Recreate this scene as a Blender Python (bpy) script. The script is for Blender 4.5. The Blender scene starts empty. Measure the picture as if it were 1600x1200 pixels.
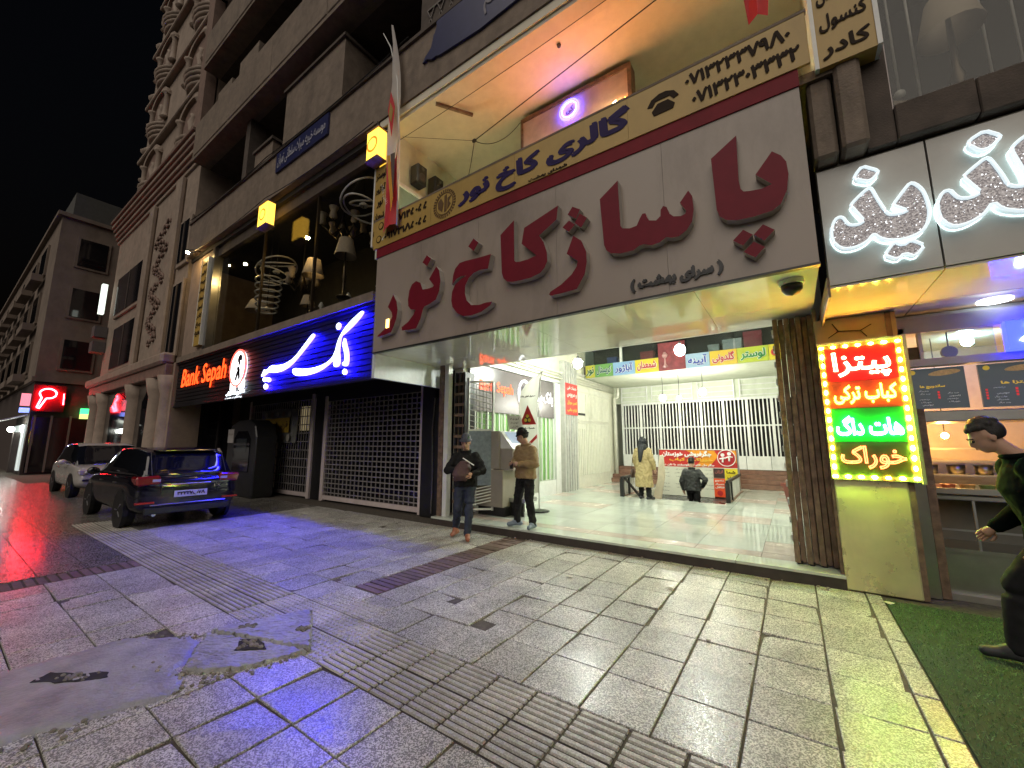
import bpy, bmesh, math, random
from mathutils import Vector, Matrix
R = math.radians
SC = bpy.context.scene
COL = SC.collection

# ---------------------------------------------------------------- camera
cam = bpy.data.cameras.new('camera')
cam.sensor_width = 36.0
cam.lens = 628.0 / 1600.0 * 36.0
cam.clip_start = 0.05
cam.clip_end = 600.0
camo = bpy.data.objects.new('camera', cam)
COL.objects.link(camo)
camo.location = (0, 0, 1.6)
camo.rotation_euler = (R(90 + 8.43), 0, R(34.7))
SC.camera = camo

# ---------------------------------------------------------------- night sky, street glow, exposure
world = bpy.data.worlds.new('World')
SC.world = world
world.use_nodes = True
wn = world.node_tree
bg = wn.nodes['Background']
sky = wn.nodes.new('ShaderNodeTexSky')
sky.sky_type = 'NISHITA'
sky.sun_disc = False
sky.sun_elevation = R(-4.5)
sky.sun_rotation = R(150)
wn.links.new(sky.outputs[0], bg.inputs[0])
bg.inputs[1].default_value = 0.12
sun = bpy.data.lights.new('street_glow_sun', 'SUN')
sun.energy = 0.90
sun.angle = R(70)
sun.color = (1.0, 0.90, 0.79)
suno = bpy.data.objects.new('street_glow_sun', sun)
COL.objects.link(suno)
suno.location = (4, -12, 14)
suno.rotation_euler = (R(47), 0, R(14))
SC.view_settings.view_transform = 'Standard'
SC.view_settings.look = 'None'
SC.view_settings.gamma = 1.0
SC.view_settings.use_curve_mapping = False
SC.view_settings.exposure = 0.9
SC.render.engine = 'CYCLES'
SC.cycles.use_denoising = True
SC.cycles.max_bounces = 7
SC.cycles.diffuse_bounces = 4
SC.cycles.glossy_bounces = 4
SC.cycles.transmission_bounces = 6
SC.cycles.sample_clamp_indirect = 4.0
SC.cycles.caustics_reflective = False
SC.cycles.caustics_refractive = False

# ---------------------------------------------------------------- materials
MATS = {}
def mat(name, c, rough=0.6, metal=0.0, var=0.12, scale=6.0, bump=0.0, bscale=60.0, spec=0.5,
        em=None, es=0.0, alpha=1.0, trans=0.0, rnd=0.0, dirt=0.0, rvar=0.0, coat=0.0):
    """procedural surface: two noise scales vary the colour, optional bump, stains and gloss variation"""
    if name in MATS:
        return MATS[name]
    m = bpy.data.materials.new(name)
    m.use_nodes = True
    nt = m.node_tree
    N = nt.nodes
    L = nt.links.new
    p = N['Principled BSDF']
    p.inputs['Metallic'].default_value = metal
    p.inputs['Roughness'].default_value = rough
    p.inputs['Specular IOR Level'].default_value = spec
    p.inputs['Alpha'].default_value = alpha
    p.inputs['Transmission Weight'].default_value = trans
    p.inputs['Coat Weight'].default_value = coat
    tc = N.new('ShaderNodeTexCoord')
    geo = N.new('ShaderNodeNewGeometry')
    n1 = N.new('ShaderNodeTexNoise')
    n1.inputs['Scale'].default_value = scale
    n1.inputs['Detail'].default_value = 6
    n1.inputs['Roughness'].default_value = 0.62
    L(geo.outputs['Position'], n1.inputs['Vector'])
    mr = N.new('ShaderNodeMapRange')
    mr.inputs['From Min'].default_value = 0.3
    mr.inputs['From Max'].default_value = 0.7
    mr.inputs['To Min'].default_value = 1 - var
    mr.inputs['To Max'].default_value = 1 + var
    L(n1.outputs['Fac'], mr.inputs['Value'])
    val = mr.outputs[0]
    if rnd:
        oi = N.new('ShaderNodeObjectInfo')
        m2 = N.new('ShaderNodeMapRange')
        m2.inputs['To Min'].default_value = 1 - rnd
        m2.inputs['To Max'].default_value = 1 + rnd
        L(oi.outputs['Random'], m2.inputs['Value'])
        mu = N.new('ShaderNodeMath')
        mu.operation = 'MULTIPLY'
        L(val, mu.inputs[0])
        L(m2.outputs[0], mu.inputs[1])
        val = mu.outputs[0]
    if dirt:
        n3 = N.new('ShaderNodeTexNoise')
        n3.inputs['Scale'].default_value = 1.3
        n3.inputs['Detail'].default_value = 8
        n3.inputs['Roughness'].default_value = 0.7
        mp = N.new('ShaderNodeMapping')
        mp.inputs['Scale'].default_value = (1, 1, 0.35)
        L(geo.outputs['Position'], mp.inputs['Vector'])
        L(mp.outputs[0], n3.inputs['Vector'])
        m3 = N.new('ShaderNodeMapRange')
        m3.inputs['From Min'].default_value = 0.48
        m3.inputs['From Max'].default_value = 0.72
        m3.inputs['To Min'].default_value = 1.0
        m3.inputs['To Max'].default_value = 1 - dirt
        L(n3.outputs['Fac'], m3.inputs['Value'])
        mu2 = N.new('ShaderNodeMath')
        mu2.operation = 'MULTIPLY'
        L(val, mu2.inputs[0])
        L(m3.outputs[0], mu2.inputs[1])
        val = mu2.outputs[0]
    mix = N.new('ShaderNodeVectorMath')
    mix.operation = 'SCALE'
    mix.inputs[0].default_value = c
    L(val, mix.inputs['Scale'])
    L(mix.outputs[0], p.inputs['Base Color'])
    if rvar:
        m4 = N.new('ShaderNodeMapRange')
        m4.inputs['From Min'].default_value = 0.35
        m4.inputs['From Max'].default_value = 0.65
        m4.inputs['To Min'].default_value = max(0.02, rough - rvar)
        m4.inputs['To Max'].default_value = min(1, rough + rvar)
        L(n1.outputs['Fac'], m4.inputs['Value'])
        L(m4.outputs[0], p.inputs['Roughness'])
    if bump:
        n2 = N.new('ShaderNodeTexNoise')
        n2.inputs['Scale'].default_value = bscale
        n2.inputs['Detail'].default_value = 4
        L(geo.outputs['Position'], n2.inputs['Vector'])
        b = N.new('ShaderNodeBump')
        b.inputs['Strength'].default_value = bump
        b.inputs['Distance'].default_value = 0.02
        L(n2.outputs['Fac'], b.inputs['Height'])
        L(b.outputs[0], p.inputs['Normal'])
    if em:
        p.inputs['Emission Color'].default_value = (*em, 1)
        p.inputs['Emission Strength'].default_value = es
    MATS[name] = m
    return m

def terrazzo(name, base, chip, rough, bumpy=0.25, chips=90.0, rnd=0.10, thr=(0.30, 0.42)):
    """cast slab with pale stone chips: voronoi cells pick chips, each cell gets its own gloss and tilt"""
    m = bpy.data.materials.new(name)
    m.use_nodes = True
    nt = m.node_tree
    N, L = nt.nodes, nt.links.new
    p = N['Principled BSDF']
    geo = N.new('ShaderNodeNewGeometry')
    v = N.new('ShaderNodeTexVoronoi')
    v.inputs['Scale'].default_value = chips
    L(geo.outputs['Position'], v.inputs['Vector'])
    sep = N.new('ShaderNodeSeparateColor')
    L(v.outputs['Color'], sep.inputs[0])
    chipm = N.new('ShaderNodeMapRange')
    chipm.inputs['From Min'].default_value = thr[0]
    chipm.inputs['From Max'].default_value = thr[1]
    L(sep.outputs[0], chipm.inputs['Value'])
    n1 = N.new('ShaderNodeTexNoise')
    n1.inputs['Scale'].default_value = 2.2
    n1.inputs['Detail'].default_value = 8
    n1.inputs['Roughness'].default_value = 0.7
    L(geo.outputs['Position'], n1.inputs['Vector'])
    oi = N.new('ShaderNodeObjectInfo')
    mr = N.new('ShaderNodeMapRange')
    mr.inputs['To Min'].default_value = 1 - rnd
    mr.inputs['To Max'].default_value = 1 + rnd
    L(oi.outputs['Random'], mr.inputs['Value'])
    mr2 = N.new('ShaderNodeMapRange')
    mr2.inputs['From Min'].default_value = 0.3
    mr2.inputs['From Max'].default_value = 0.7
    mr2.inputs['To Min'].default_value = 0.62
    mr2.inputs['To Max'].default_value = 1.25
    L(n1.outputs['Fac'], mr2.inputs['Value'])
    mu = N.new('ShaderNodeMath')
    mu.operation = 'MULTIPLY'
    L(mr.outputs[0], mu.inputs[0])
    L(mr2.outputs[0], mu.inputs[1])
    # trodden gum and oil spots
    v2 = N.new('ShaderNodeTexVoronoi')
    v2.inputs['Scale'].default_value = 3.2
    L(geo.outputs['Position'], v2.inputs['Vector'])
    sp = N.new('ShaderNodeMapRange')
    sp.inputs['From Min'].default_value = 0.05
    sp.inputs['From Max'].default_value = 0.085
    sp.inputs['To Min'].default_value = 0.55
    L(v2.outputs['Distance'], sp.inputs['Value'])
    mu3 = N.new('ShaderNodeMath')
    mu3.operation = 'MULTIPLY'
    L(mu.outputs[0], mu3.inputs[0])
    L(sp.outputs[0], mu3.inputs[1])
    mu = mu3
    mix = N.new('ShaderNodeMix')
    mix.data_type = 'RGBA'
    mix.inputs['A'].default_value = (*base, 1)
    mix.inputs['B'].default_value = (*chip, 1)
    L(chipm.outputs[0], mix.inputs['Factor'])
    sc = N.new('ShaderNodeVectorMath')
    sc.operation = 'SCALE'
    L(mix.outputs['Result'], sc.inputs[0])
    L(mu.outputs[0], sc.inputs['Scale'])
    L(sc.outputs[0], p.inputs['Base Color'])
    rr = N.new('ShaderNodeMapRange')
    rr.inputs['To Min'].default_value = rough + 0.15
    rr.inputs['To Max'].default_value = max(0.08, rough - 0.15)
    L(sep.outputs[1], rr.inputs['Value'])
    L(rr.outputs[0], p.inputs['Roughness'])
    b = N.new('ShaderNodeBump')
    b.inputs['Strength'].default_value = bumpy
    b.inputs['Distance'].default_value = 0.004
    L(sep.outputs[2], b.inputs['Height'])
    L(b.outputs[0], p.inputs['Normal'])
    MATS[name] = m
    return m

def glow(name, c, s):
    """a light-giving face: LED, neon tube or lamp"""
    if name in MATS:
        return MATS[name]
    m = bpy.data.materials.new(name)
    m.use_nodes = True
    p = m.node_tree.nodes['Principled BSDF']
    p.inputs['Base Color'].default_value = (*[min(0.8, x) for x in c], 1)
    p.inputs['Emission Color'].default_value = (*c, 1)
    p.inputs['Emission Strength'].default_value = s
    MATS[name] = m
    return m

def glass(name, tint=(0.9, 0.95, 0.95), rough=0.03, ior=1.45, alpha=0.25):
    if name in MATS:
        return MATS[name]
    m = bpy.data.materials.new(name)
    m.use_nodes = True
    nt = m.node_tree
    N, L = nt.nodes, nt.links.new
    for n in list(N):
        if n.type == 'BSDF_PRINCIPLED':
            N.remove(n)
    out = [n for n in N if n.type == 'OUTPUT_MATERIAL'][0]
    t = N.new('ShaderNodeBsdfTransparent')
    t.inputs[0].default_value = (*tint, 1)
    g = N.new('ShaderNodeBsdfGlossy')
    g.inputs['Roughness'].default_value = rough
    lw = N.new('ShaderNodeLayerWeight')
    pw = N.new('ShaderNodeMath')
    pw.operation = 'POWER'
    pw.inputs[1].default_value = 5.0
    L(lw.outputs['Facing'], pw.inputs[0])
    f = N.new('ShaderNodeMath')
    f.operation = 'MULTIPLY_ADD'
    f.inputs[1].default_value = ior - 1.0
    f.inputs[2].default_value = 0.03
    L(pw.outputs[0], f.inputs[0])
    nz = N.new('ShaderNodeTexNoise')
    nz.inputs['Scale'].default_value = 1.2
    bp = N.new('ShaderNodeBump')
    bp.inputs['Strength'].default_value = 0.04
    L(nz.outputs['Fac'], bp.inputs['Height'])
    L(bp.outputs[0], g.inputs['Normal'])
    mx = N.new('ShaderNodeMixShader')
    L(f.outputs[0], mx.inputs[0])
    L(t.outputs[0], mx.inputs[1])
    L(g.outputs[0], mx.inputs[2])
    L(mx.outputs[0], out.inputs[0])
    MATS[name] = m
    return m

# ---------------------------------------------------------------- mesh collector
class MB:
    def __init__(s):
        s.v = []
        s.f = []
        s.mi = []
    def add(s, vs, fs, mi=0):
        n = len(s.v)
        s.v += [tuple(map(float, q)) for q in vs]
        s.f += [[i + n for i in q] for q in fs]
        s.mi += [mi] * len(fs)
        return s
    def box(s, x0, x1, y0, y1, z0, z1, mi=0):
        return s.add([(x0, y0, z0), (x1, y0, z0), (x1, y1, z0), (x0, y1, z0), (x0, y0, z1), (x1, y0, z1), (x1, y1, z1), (x0, y1, z1)],
                     [(0, 3, 2, 1), (4, 5, 6, 7), (0, 1, 5, 4), (1, 2, 6, 5), (2, 3, 7, 6), (3, 0, 4, 7)], mi)
    def bar(s, a, b, w, h=None, mi=0):
        """rectangular bar between two points"""
        a, b = Vector(a), Vector(b)
        d = (b - a).normalized()
        u = Vector((0, 0, 1)) if abs(d.z) < 0.9 else Vector((0, 1, 0))
        sd = d.cross(u).normalized() * w / 2
        up = sd.cross(d).normalized() * (h or w) / 2
        P = [a - sd - up, a + sd - up, a + sd + up, a - sd + up, b - sd - up, b + sd - up, b + sd + up, b - sd + up]
        return s.add(P, [(0, 3, 2, 1), (4, 5, 6, 7), (0, 1, 5, 4), (1, 2, 6, 5), (2, 3, 7, 6), (3, 0, 4, 7)], mi)
    def tube(s, pts, r, n=8, mi=0, closed=False, cap=True):
        pts = [Vector(q) for q in pts]
        k = len(pts)
        rr = r if isinstance(r, (list, tuple)) else [r] * k
        vs = []
        for i, q in enumerate(pts):
            if closed:
                d = pts[(i + 1) % k] - pts[i - 1]
            else:
                d = pts[min(i + 1, k - 1)] - pts[max(i - 1, 0)]
            d = d.normalized() if d.length > 1e-9 else Vector((0, 0, 1))
            u = Vector((0, 0, 1)) if abs(d.z) < 0.95 else Vector((0, 1, 0))
            a = d.cross(u).normalized()
            b = a.cross(d)
            for j in range(n):
                t = 2 * math.pi * j / n
                vs.append(q + (a * math.cos(t) + b * math.sin(t)) * rr[i])
        fs = []
        for i in range(k if closed else k - 1):
            for j in range(n):
                i2 = (i + 1) % k
                fs.append((i * n + j, i * n + (j + 1) % n, i2 * n + (j + 1) % n, i2 * n + j))
        if cap and not closed:
            fs.append(tuple(range(n))[::-1])
            fs.append(tuple((k - 1) * n + j for j in range(n)))
        return s.add(vs, fs, mi)
    def lathe(s, prof, c, n=16, mi=0, ax='z', cap=True):
        """prof: (radius, height) pairs turned about an axis through c"""
        vs = []
        for r, h in prof:
            for j in range(n):
                t = 2 * math.pi * j / n
                a, b = r * math.cos(t), r * math.sin(t)
                if ax == 'z':
                    vs.append((c[0] + a, c[1] + b, c[2] + h))
                elif ax == 'y':
                    vs.append((c[0] + a, c[1] + h, c[2] + b))
                else:
                    vs.append((c[0] + h, c[1] + a, c[2] + b))
        fs = []
        for i in range(len(prof) - 1):
            for j in range(n):
                fs.append((i * n + j, i * n + (j + 1) % n, (i + 1) * n + (j + 1) % n, (i + 1) * n + j))
        if cap:
            fs.append(tuple(range(n))[::-1])
            fs.append(tuple((len(prof) - 1) * n + j for j in range(n)))
        return s.add(vs, fs, mi)
    def ball(s, c, r, n=12, m=8, mi=0, sz=(1, 1, 1)):
        vs, fs = [], []
        for i in range(m + 1):
            th = math.pi * i / m
            for j in range(n):
                t = 2 * math.pi * j / n
                vs.append((c[0] + r * sz[0] * math.sin(th) * math.cos(t), c[1] + r * sz[1] * math.sin(th) * math.sin(t), c[2] + r * sz[2] * math.cos(th)))
        for i in range(m):
            for j in range(n):
                fs.append((i * n + j, (i + 1) * n + j, (i + 1) * n + (j + 1) % n, i * n + (j + 1) % n))
        return s.add(vs, fs, mi)
    def prism(s, poly, y0, y1, mi=0, ax='y', smi=None):
        """extrude a 2-D outline; ax='y': outline in XZ, 'x': outline in YZ, 'z': outline in XY"""
        n = len(poly)
        f = {'y': lambda a, b, t: (a, t, b), 'x': lambda a, b, t: (t, a, b), 'z': lambda a, b, t: (a, b, t)}[ax]
        vs = [f(a, b, y0) for a, b in poly] + [f(a, b, y1) for a, b in poly]
        s.add(vs, [tuple(range(n)), tuple(range(n, 2 * n))[::-1]], mi)
        k = len(s.v) - 2 * n
        for i in range(n):
            j = (i + 1) % n
            s.f.append([k + i, k + n + i, k + n + j, k + j])
            s.mi.append(mi if smi is None else smi)
        return s
    def build(s, name, mats, parent=None, smooth=False, bevel=0.0, label=None, recalc=True):
        me = bpy.data.meshes.new(name)
        me.from_pydata(s.v, [], s.f)
        for i, q in enumerate(s.mi):
            me.polygons[i].material_index = q
        if not isinstance(mats, (list, tuple)):
            mats = [mats]
        for m in mats:
            me.materials.append(m)
        if recalc or bevel:
            bm = bmesh.new()
            bm.from_mesh(me)
            bmesh.ops.recalc_face_normals(bm, faces=bm.faces)
            if bevel:
                es = [e for e in bm.edges if len(e.link_faces) == 2 and e.calc_face_angle(0) > 0.6]
                bmesh.ops.bevel(bm, geom=es, offset=bevel, segments=1, affect='EDGES', clamp_overlap=True)
            bm.to_mesh(me)
            bm.free()
        if smooth:
            for q in me.polygons:
                q.use_smooth = True
        return link(name, me, parent, label)

def link(name, me, parent=None, label=None):
    o = bpy.data.objects.new(name, me)
    COL.objects.link(o)
    if parent is not None:
        o.parent = parent
        if parent.get('base') is not None:
            o.matrix_parent_inverse = Matrix.Translation(-Vector(parent.location))
    if label:
        o['label'] = label
    return o

def thing(name, label, cat, base=(0, 0, 0), group=None):
    """an Empty at the thing's base that parents its parts, whose meshes are given in world metres"""
    o = bpy.data.objects.new(name, None)
    o.empty_display_size = 0.2
    COL.objects.link(o)
    o.location = base
    o['base'] = 1
    return tag(o, label, cat, group)

def tag(o, label=None, cat=None, group=None, kind=None):
    if label:
        o['label'] = label
    if cat:
        o['category'] = cat
    if group:
        o['group'] = group
    if kind:
        o['kind'] = kind
    return o

def kids(o):
    return [c for c in bpy.data.objects if c.parent == o]

def copy_tree(o, parent=None):
    c = o.copy()
    COL.objects.link(c)
    c.parent = parent
    for k in kids(o):
        copy_tree(k, c)
    return c

# ---------------------------------------------------------------- lettering
JOIN = {}
for row in ('ءFE80', 'آFE81FE82', 'اFE8DFE8E', 'بFE8FFE90FE91FE92', 'پFB56FB57FB58FB59', 'تFE95FE96FE97FE98', 'جFE9DFE9EFE9FFEA0',
            'چFB7AFB7BFB7CFB7D', 'حFEA1FEA2FEA3FEA4', 'خFEA5FEA6FEA7FEA8', 'دFEA9FEAA', 'ذFEABFEAC', 'رFEADFEAE', 'زFEAFFEB0', 'ژFB8AFB8B',
            'سFEB1FEB2FEB3FEB4', 'شFEB5FEB6FEB7FEB8', 'صFEB9FEBAFEBBFEBC', 'طFEC1FEC2FEC3FEC4', 'عFEC9FECAFECBFECC', 'غFECDFECEFECFFED0',
            'فFED1FED2FED3FED4', 'قFED5FED6FED7FED8', 'کFB8EFB8FFB90FB91', 'گFB92FB93FB94FB95', 'لFEDDFEDEFEDFFEE0', 'مFEE1FEE2FEE3FEE4',
            'نFEE5FEE6FEE7FEE8', 'وFEEDFEEE', 'هFEE9FEEAFEEBFEEC', 'یFBFCFBFDFBFEFBFF'):
    JOIN[row[0]] = [chr(int(row[i:i + 4], 16)) for i in range(1, len(row), 4)]

def shape_fa(s):
    out = []
    for i, c in enumerate(s):
        f = JOIN.get(c)
        if not f or len(f) == 1:
            out.append(f[0] if f else c)
            continue
        pr = i > 0 and len(JOIN.get(s[i - 1], '')) == 4
        nx = len(f) == 4 and i + 1 < len(s) and len(JOIN.get(s[i + 1], '')) > 1
        out.append(f[(1 if pr else 0) + (2 if nx else 0)])
    res, run = [], []
    for c in out[::-1]:
        if c.isdigit() or c == 'Λ' or (c.isascii() and c.isalnum()):
            run.insert(0, c)
        else:
            res += run
            run = []
            res.append({'(': ')', ')': '('}.get(c, c))
    return ''.join(res + run)

def letters(name, text, mtl, h, at, parent=None, u=(1, 0, 0), w=(0, 0, 1), align='c', width=None, bold=0.0, depth=0.0, outline=0.0, res=2, latin=False, slant=0.0):
    """words as real geometry: glyph faces (or outline tubes) laid on the plane u (reading axis) x w (up) at point `at`"""
    cu = bpy.data.curves.new(name, 'FONT')
    cu.body = text if latin else shape_fa(text)
    cu.resolution_u = res
    if outline:
        cu.fill_mode = 'NONE'
        cu.bevel_depth = outline / h
        cu.bevel_resolution = 0
    to = bpy.data.objects.new(name, cu)
    COL.objects.link(to)
    dg = bpy.context.evaluated_depsgraph_get()
    me = bpy.data.meshes.new_from_object(to.evaluated_get(dg))
    bpy.data.objects.remove(to)
    bm = bmesh.new()
    bm.from_mesh(me)
    bpy.data.meshes.remove(me)
    if not bm.verts:
        bm.free()
        return None
    # glyphs that touch are lifted by a hair each so that no two faces share a plane
    seen, lay = set(), 0
    for v in bm.verts:
        if v.index in seen:
            continue
        st = [v]
        seen.add(v.index)
        while st:
            q = st.pop()
            q.co.z += lay * 0.0006 / h
            for e in q.link_edges:
                o2 = e.other_vert(q)
                if o2.index not in seen:
                    seen.add(o2.index)
                    st.append(o2)
        lay = (lay + 1) % 4
    if depth and not outline:
        r = bmesh.ops.extrude_face_region(bm, geom=bm.faces[:])
        for g in r['geom']:
            if isinstance(g, bmesh.types.BMVert):
                g.co.z += depth / h
    if bold and not outline:
        base = bm.faces[:]
        for k, (dx, dy) in enumerate(((1, 0), (-1, 0), (0, 1), (0, -1), (.7, .7), (-.7, -.7))):
            d = bmesh.ops.duplicate(bm, geom=base)
            for g in d['geom']:
                if isinstance(g, bmesh.types.BMVert):
                    g.co.x += dx * bold / h
                    g.co.y += dy * bold / h
                    g.co.z += (k + 1) * 0.0024 / h * 0.5
    xs = [v.co.x for v in bm.verts]
    ys = [v.co.y for v in bm.verts]
    x0, x1, y0, y1 = min(xs), max(xs), min(ys), max(ys)
    s = h / (y1 - y0)
    sx = s if not width else width / (x1 - x0)
    ox = {'c': (x0 + x1) / 2, 'l': x0, 'r': x1}[align]
    oy = (y0 + y1) / 2
    U, W = Vector(u), Vector(w)
    NRM = U.cross(W)
    A = Vector(at)
    for v in bm.verts:
        a, b, c = (v.co.x - ox) * sx + slant * (v.co.y - oy) * s, (v.co.y - oy) * s, v.co.z * h
        v.co = A + U * a + W * b + NRM * c
    me = bpy.data.meshes.new(name)
    bm.to_mesh(me)
    bm.free()
    me.materials.append(mtl)
    return link(name, me, parent)

def cloth(name, c, thru=0.45):
    """thin banner cloth that lets light through"""
    if name in MATS:
        return MATS[name]
    m = mat(name, c, 0.75, var=0.08)
    N, L = m.node_tree.nodes, m.node_tree.links.new
    p = N['Principled BSDF']
    out = [n for n in N if n.type == 'OUTPUT_MATERIAL'][0]
    t = N.new('ShaderNodeBsdfTranslucent')
    t.inputs[0].default_value = (*c, 1)
    mx = N.new('ShaderNodeMixShader')
    mx.inputs[0].default_value = thru
    L(p.outputs[0], mx.inputs[1])
    L(t.outputs[0], mx.inputs[2])
    L(mx.outputs[0], out.inputs[0])
    return m

def chamfer(pts, d):
    """nip every corner of an outline by d metres at most"""
    o = []
    n = len(pts)
    for i in range(n):
        p, a, b = Vector(pts[i]), Vector(pts[i - 1]), Vector(pts[(i + 1) % n])
        for q in (a, b):
            l = (q - p).length
            o.append(tuple(p + (q - p) * min(0.25, d / max(l, 1e-6))))
    return o

def blob(pts, k=1):
    """round the corners of a drawn outline once or twice (corner cutting)"""
    for _ in range(k):
        o = []
        n = len(pts)
        for i in range(n):
            a, b = pts[i], pts[(i + 1) % n]
            o.append((a[0] * .75 + b[0] * .25, a[1] * .75 + b[1] * .25))
            o.append((a[0] * .25 + b[0] * .75, a[1] * .25 + b[1] * .75))
        pts = o
    return pts
rnd = random.Random(7)

# ================================================================ ground
M_bed = mat('joint_mortar', (0.085, 0.072, 0.056), 0.9, var=0.4, scale=20, bump=0.3)
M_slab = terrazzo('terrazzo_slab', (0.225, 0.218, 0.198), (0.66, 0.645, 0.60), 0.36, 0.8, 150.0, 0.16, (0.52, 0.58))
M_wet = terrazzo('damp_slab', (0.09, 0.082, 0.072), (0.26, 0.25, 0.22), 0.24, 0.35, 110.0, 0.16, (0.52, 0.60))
M_rib = terrazzo('ribbed_tile_cement', (0.37, 0.355, 0.32), (0.54, 0.52, 0.48), 0.45, 0.35, 150.0, 0.12, (0.5, 0.8))
M_asph = mat('wet_asphalt', (0.035, 0.035, 0.038), 0.30, var=0.35, scale=3, bump=0.35, bscale=90, rvar=0.18, spec=0.6)
M_cem = mat('rough_cement', (0.33, 0.33, 0.335), 0.40, var=0.28, scale=4, bump=0.5, bscale=35, dirt=0.35)
M_band = mat('red_brown_paver', (0.15, 0.105, 0.088), 0.6, var=0.3, scale=14, bump=0.3, rnd=0.25)
M_rubble = mat('pale_rubble', (0.32, 0.29, 0.25), 0.85, var=0.3, bump=0.3)

road = MB().box(-240, 60, -160, 60, -0.9, -0.06).build('road', M_asph)
tag(road, kind='structure')
pave = MB().box(-62, 9, -2.2, 7.4, -0.06, -0.014).build('pavement', M_bed)
tag(pave, kind='structure')

PX = 0.07
PITCH = 0.43
def colx(k):
    return PX - PITCH * k
ROWS_N = [2.48, 2.95, 3.39, 3.84, 4.28, 4.74, 5.21, 5.65, 5.985]
ROWS_S = [-1.18, -0.75, -0.32, 0.11, 0.54, 0.97, 1.40, 1.84]
meshcache = {}
def slab_mesh(w, d, var=0):
    key = (round(w, 3), round(d, 3), var)
    if key not in meshcache:
        b = 0.004
        m = MB()
        m.add([(-w/2, -d/2, -0.03), (w/2, -d/2, -0.03), (w/2, d/2, -0.03), (-w/2, d/2, -0.03),
               (-w/2, -d/2, -b), (w/2, -d/2, -b), (w/2, d/2, -b), (-w/2, d/2, -b),
               (-w/2 + b, -d/2 + b, 0), (w/2 - b, -d/2 + b, 0), (w/2 - b, d/2 - b, 0), (-w/2 + b, d/2 - b, 0)],
              [(0, 1, 5, 4), (1, 2, 6, 5), (2, 3, 7, 6), (3, 0, 4, 7), (4, 5, 9, 8), (5, 6, 10, 9), (6, 7, 11, 10), (7, 4, 8, 11), (8, 9, 10, 11)])
        if var:                                            # a corner broken off
            c, e = (var - 1) % 4, (.016, .012, .022)[var % 3]
            for lv, dz in ((4, 0), (8, 0)):
                x, y, z = m.v[lv + c]
                m.v[lv + c] = (x - math.copysign(e, x), y - math.copysign(e * .7, y), z - .012)
            x, y, z = m.v[c]
            m.v[c] = (x - math.copysign(e, x), y - math.copysign(e * .7, y), z)
        me = bpy.data.meshes.new('paving_slab')
        me.from_pydata(m.v, [], m.f)
        me.materials.append(M_slab)
        meshcache[key] = me
    return meshcache[key]

far_slabs = MB()
def far_slab(x0, x1, y0, y1):
    g = 0.006
    far_slabs.box(x0 + g, x1 - g, y0 + g, y1 - g, -0.03, rnd.uniform(-0.002, 0.0005))
nslab = 0
def lay_slab(x0, x1, y0, y1):
    global nslab
    gx, gy = 0.014, 0.009
    o = link('paving_slab', slab_mesh(x1 - x0 - gx, y1 - y0 - gy, rnd.choice((0, 0, 0, 0, 0, 0, 0, 0, 1, 2, 3, 4)) if x1 - x0 > .3 else 0), pave)
    o.location = ((x0 + x1) / 2, (y0 + y1) / 2, rnd.uniform(-0.003, 0.001))
    o.rotation_euler = (R(rnd.gauss(0, 0.22)), R(rnd.gauss(0, 0.22)), R(rnd.gauss(0, 0.18)))
    if rnd.random() < .06:
        o.location.z -= .006
    nslab += 1
for k in range(-1, 60):
    x1, x0 = colx(k), colx(k + 1)
    if k == -1:
        x1 = 0.50
    band = k == 9
    for y0, y1 in zip(ROWS_N[:-1], ROWS_N[1:]):
        if band and y0 > 2.9:
            continue
        if k < 24:
            lay_slab(x0, x1, y0, y1)
        else:
            far_slab(x0, x1, y0, y1)
    for y0, y1 in zip(ROWS_S[:-1], ROWS_S[1:]):
        if k < 3 or 8 < k < 11 and y0 < 1.3:      # out of the picture, or under the cement patch
            continue
        if k == 17:
            continue
        if k < 17 and not (y0 < -0.4 and k < 6):
            lay_slab(x0, x1, y0, y1)
        else:
            far_slab(x0, x1, y0, y1)
for y0, y1 in zip(ROWS_N[:-1], ROWS_N[1:]):       # narrow cut slabs beside the turf
    lay_slab(0.50, 0.635, y0, y1)
# ribbed and dotted guide tiles
M_groove = mat('dark_groove', (0.06, 0.052, 0.042), 0.9, var=.4, scale=12)  # groove floors coloured darker than the ribs
def rib_mesh():
    m = MB()
    w, d = 0.298, 0.31
    m.box(-w/2, w/2, -d/2, d/2, -0.03, -0.011)
    for i in range(6):
        y = -d/2 + d * (i + 0.5) / 6
        a, b = 0.0165, 0.0125
        m.add([(-w/2 + .004, y - a, -0.011), (w/2 - .004, y - a, -0.011), (w/2 - .008, y - b, 0.001), (-w/2 + .008, y - b, 0.001),
               (-w/2 + .004, y + a, -0.011), (w/2 - .004, y + a, -0.011), (w/2 - .008, y + b, 0.001), (-w/2 + .008, y + b, 0.001)],
              [(0, 1, 2, 3), (3, 2, 6, 7), (7, 6, 5, 4), (0, 3, 7, 4), (1, 5, 6, 2)])
    me = bpy.data.meshes.new('ribbed_tile')
    me.from_pydata(m.v, [], m.f)
    me.materials.append(M_rib)
    me.materials.append(M_groove)
    for q in range(6):
        me.polygons[q].material_index = 1
    return me
def dot_mesh():
    m = MB()
    w = 0.30
    m.box(-w/2, w/2, -w/2, w/2, -0.03, -0.008)
    for i in range(6):
        for j in range(6):
            x, y = -w/2 + w * (i + .5) / 6, -w/2 + w * (j + .5) / 6
            m.lathe([(0.017, -0.008), (0.011, 0.0)], (x, y, 0), 6)
    me = bpy.data.meshes.new('dotted_tile')
    me.from_pydata(m.v, [], m.f)
    me.materials.append(M_rib)
    return me
RM, DM = rib_mesh(), dot_mesh()
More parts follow.
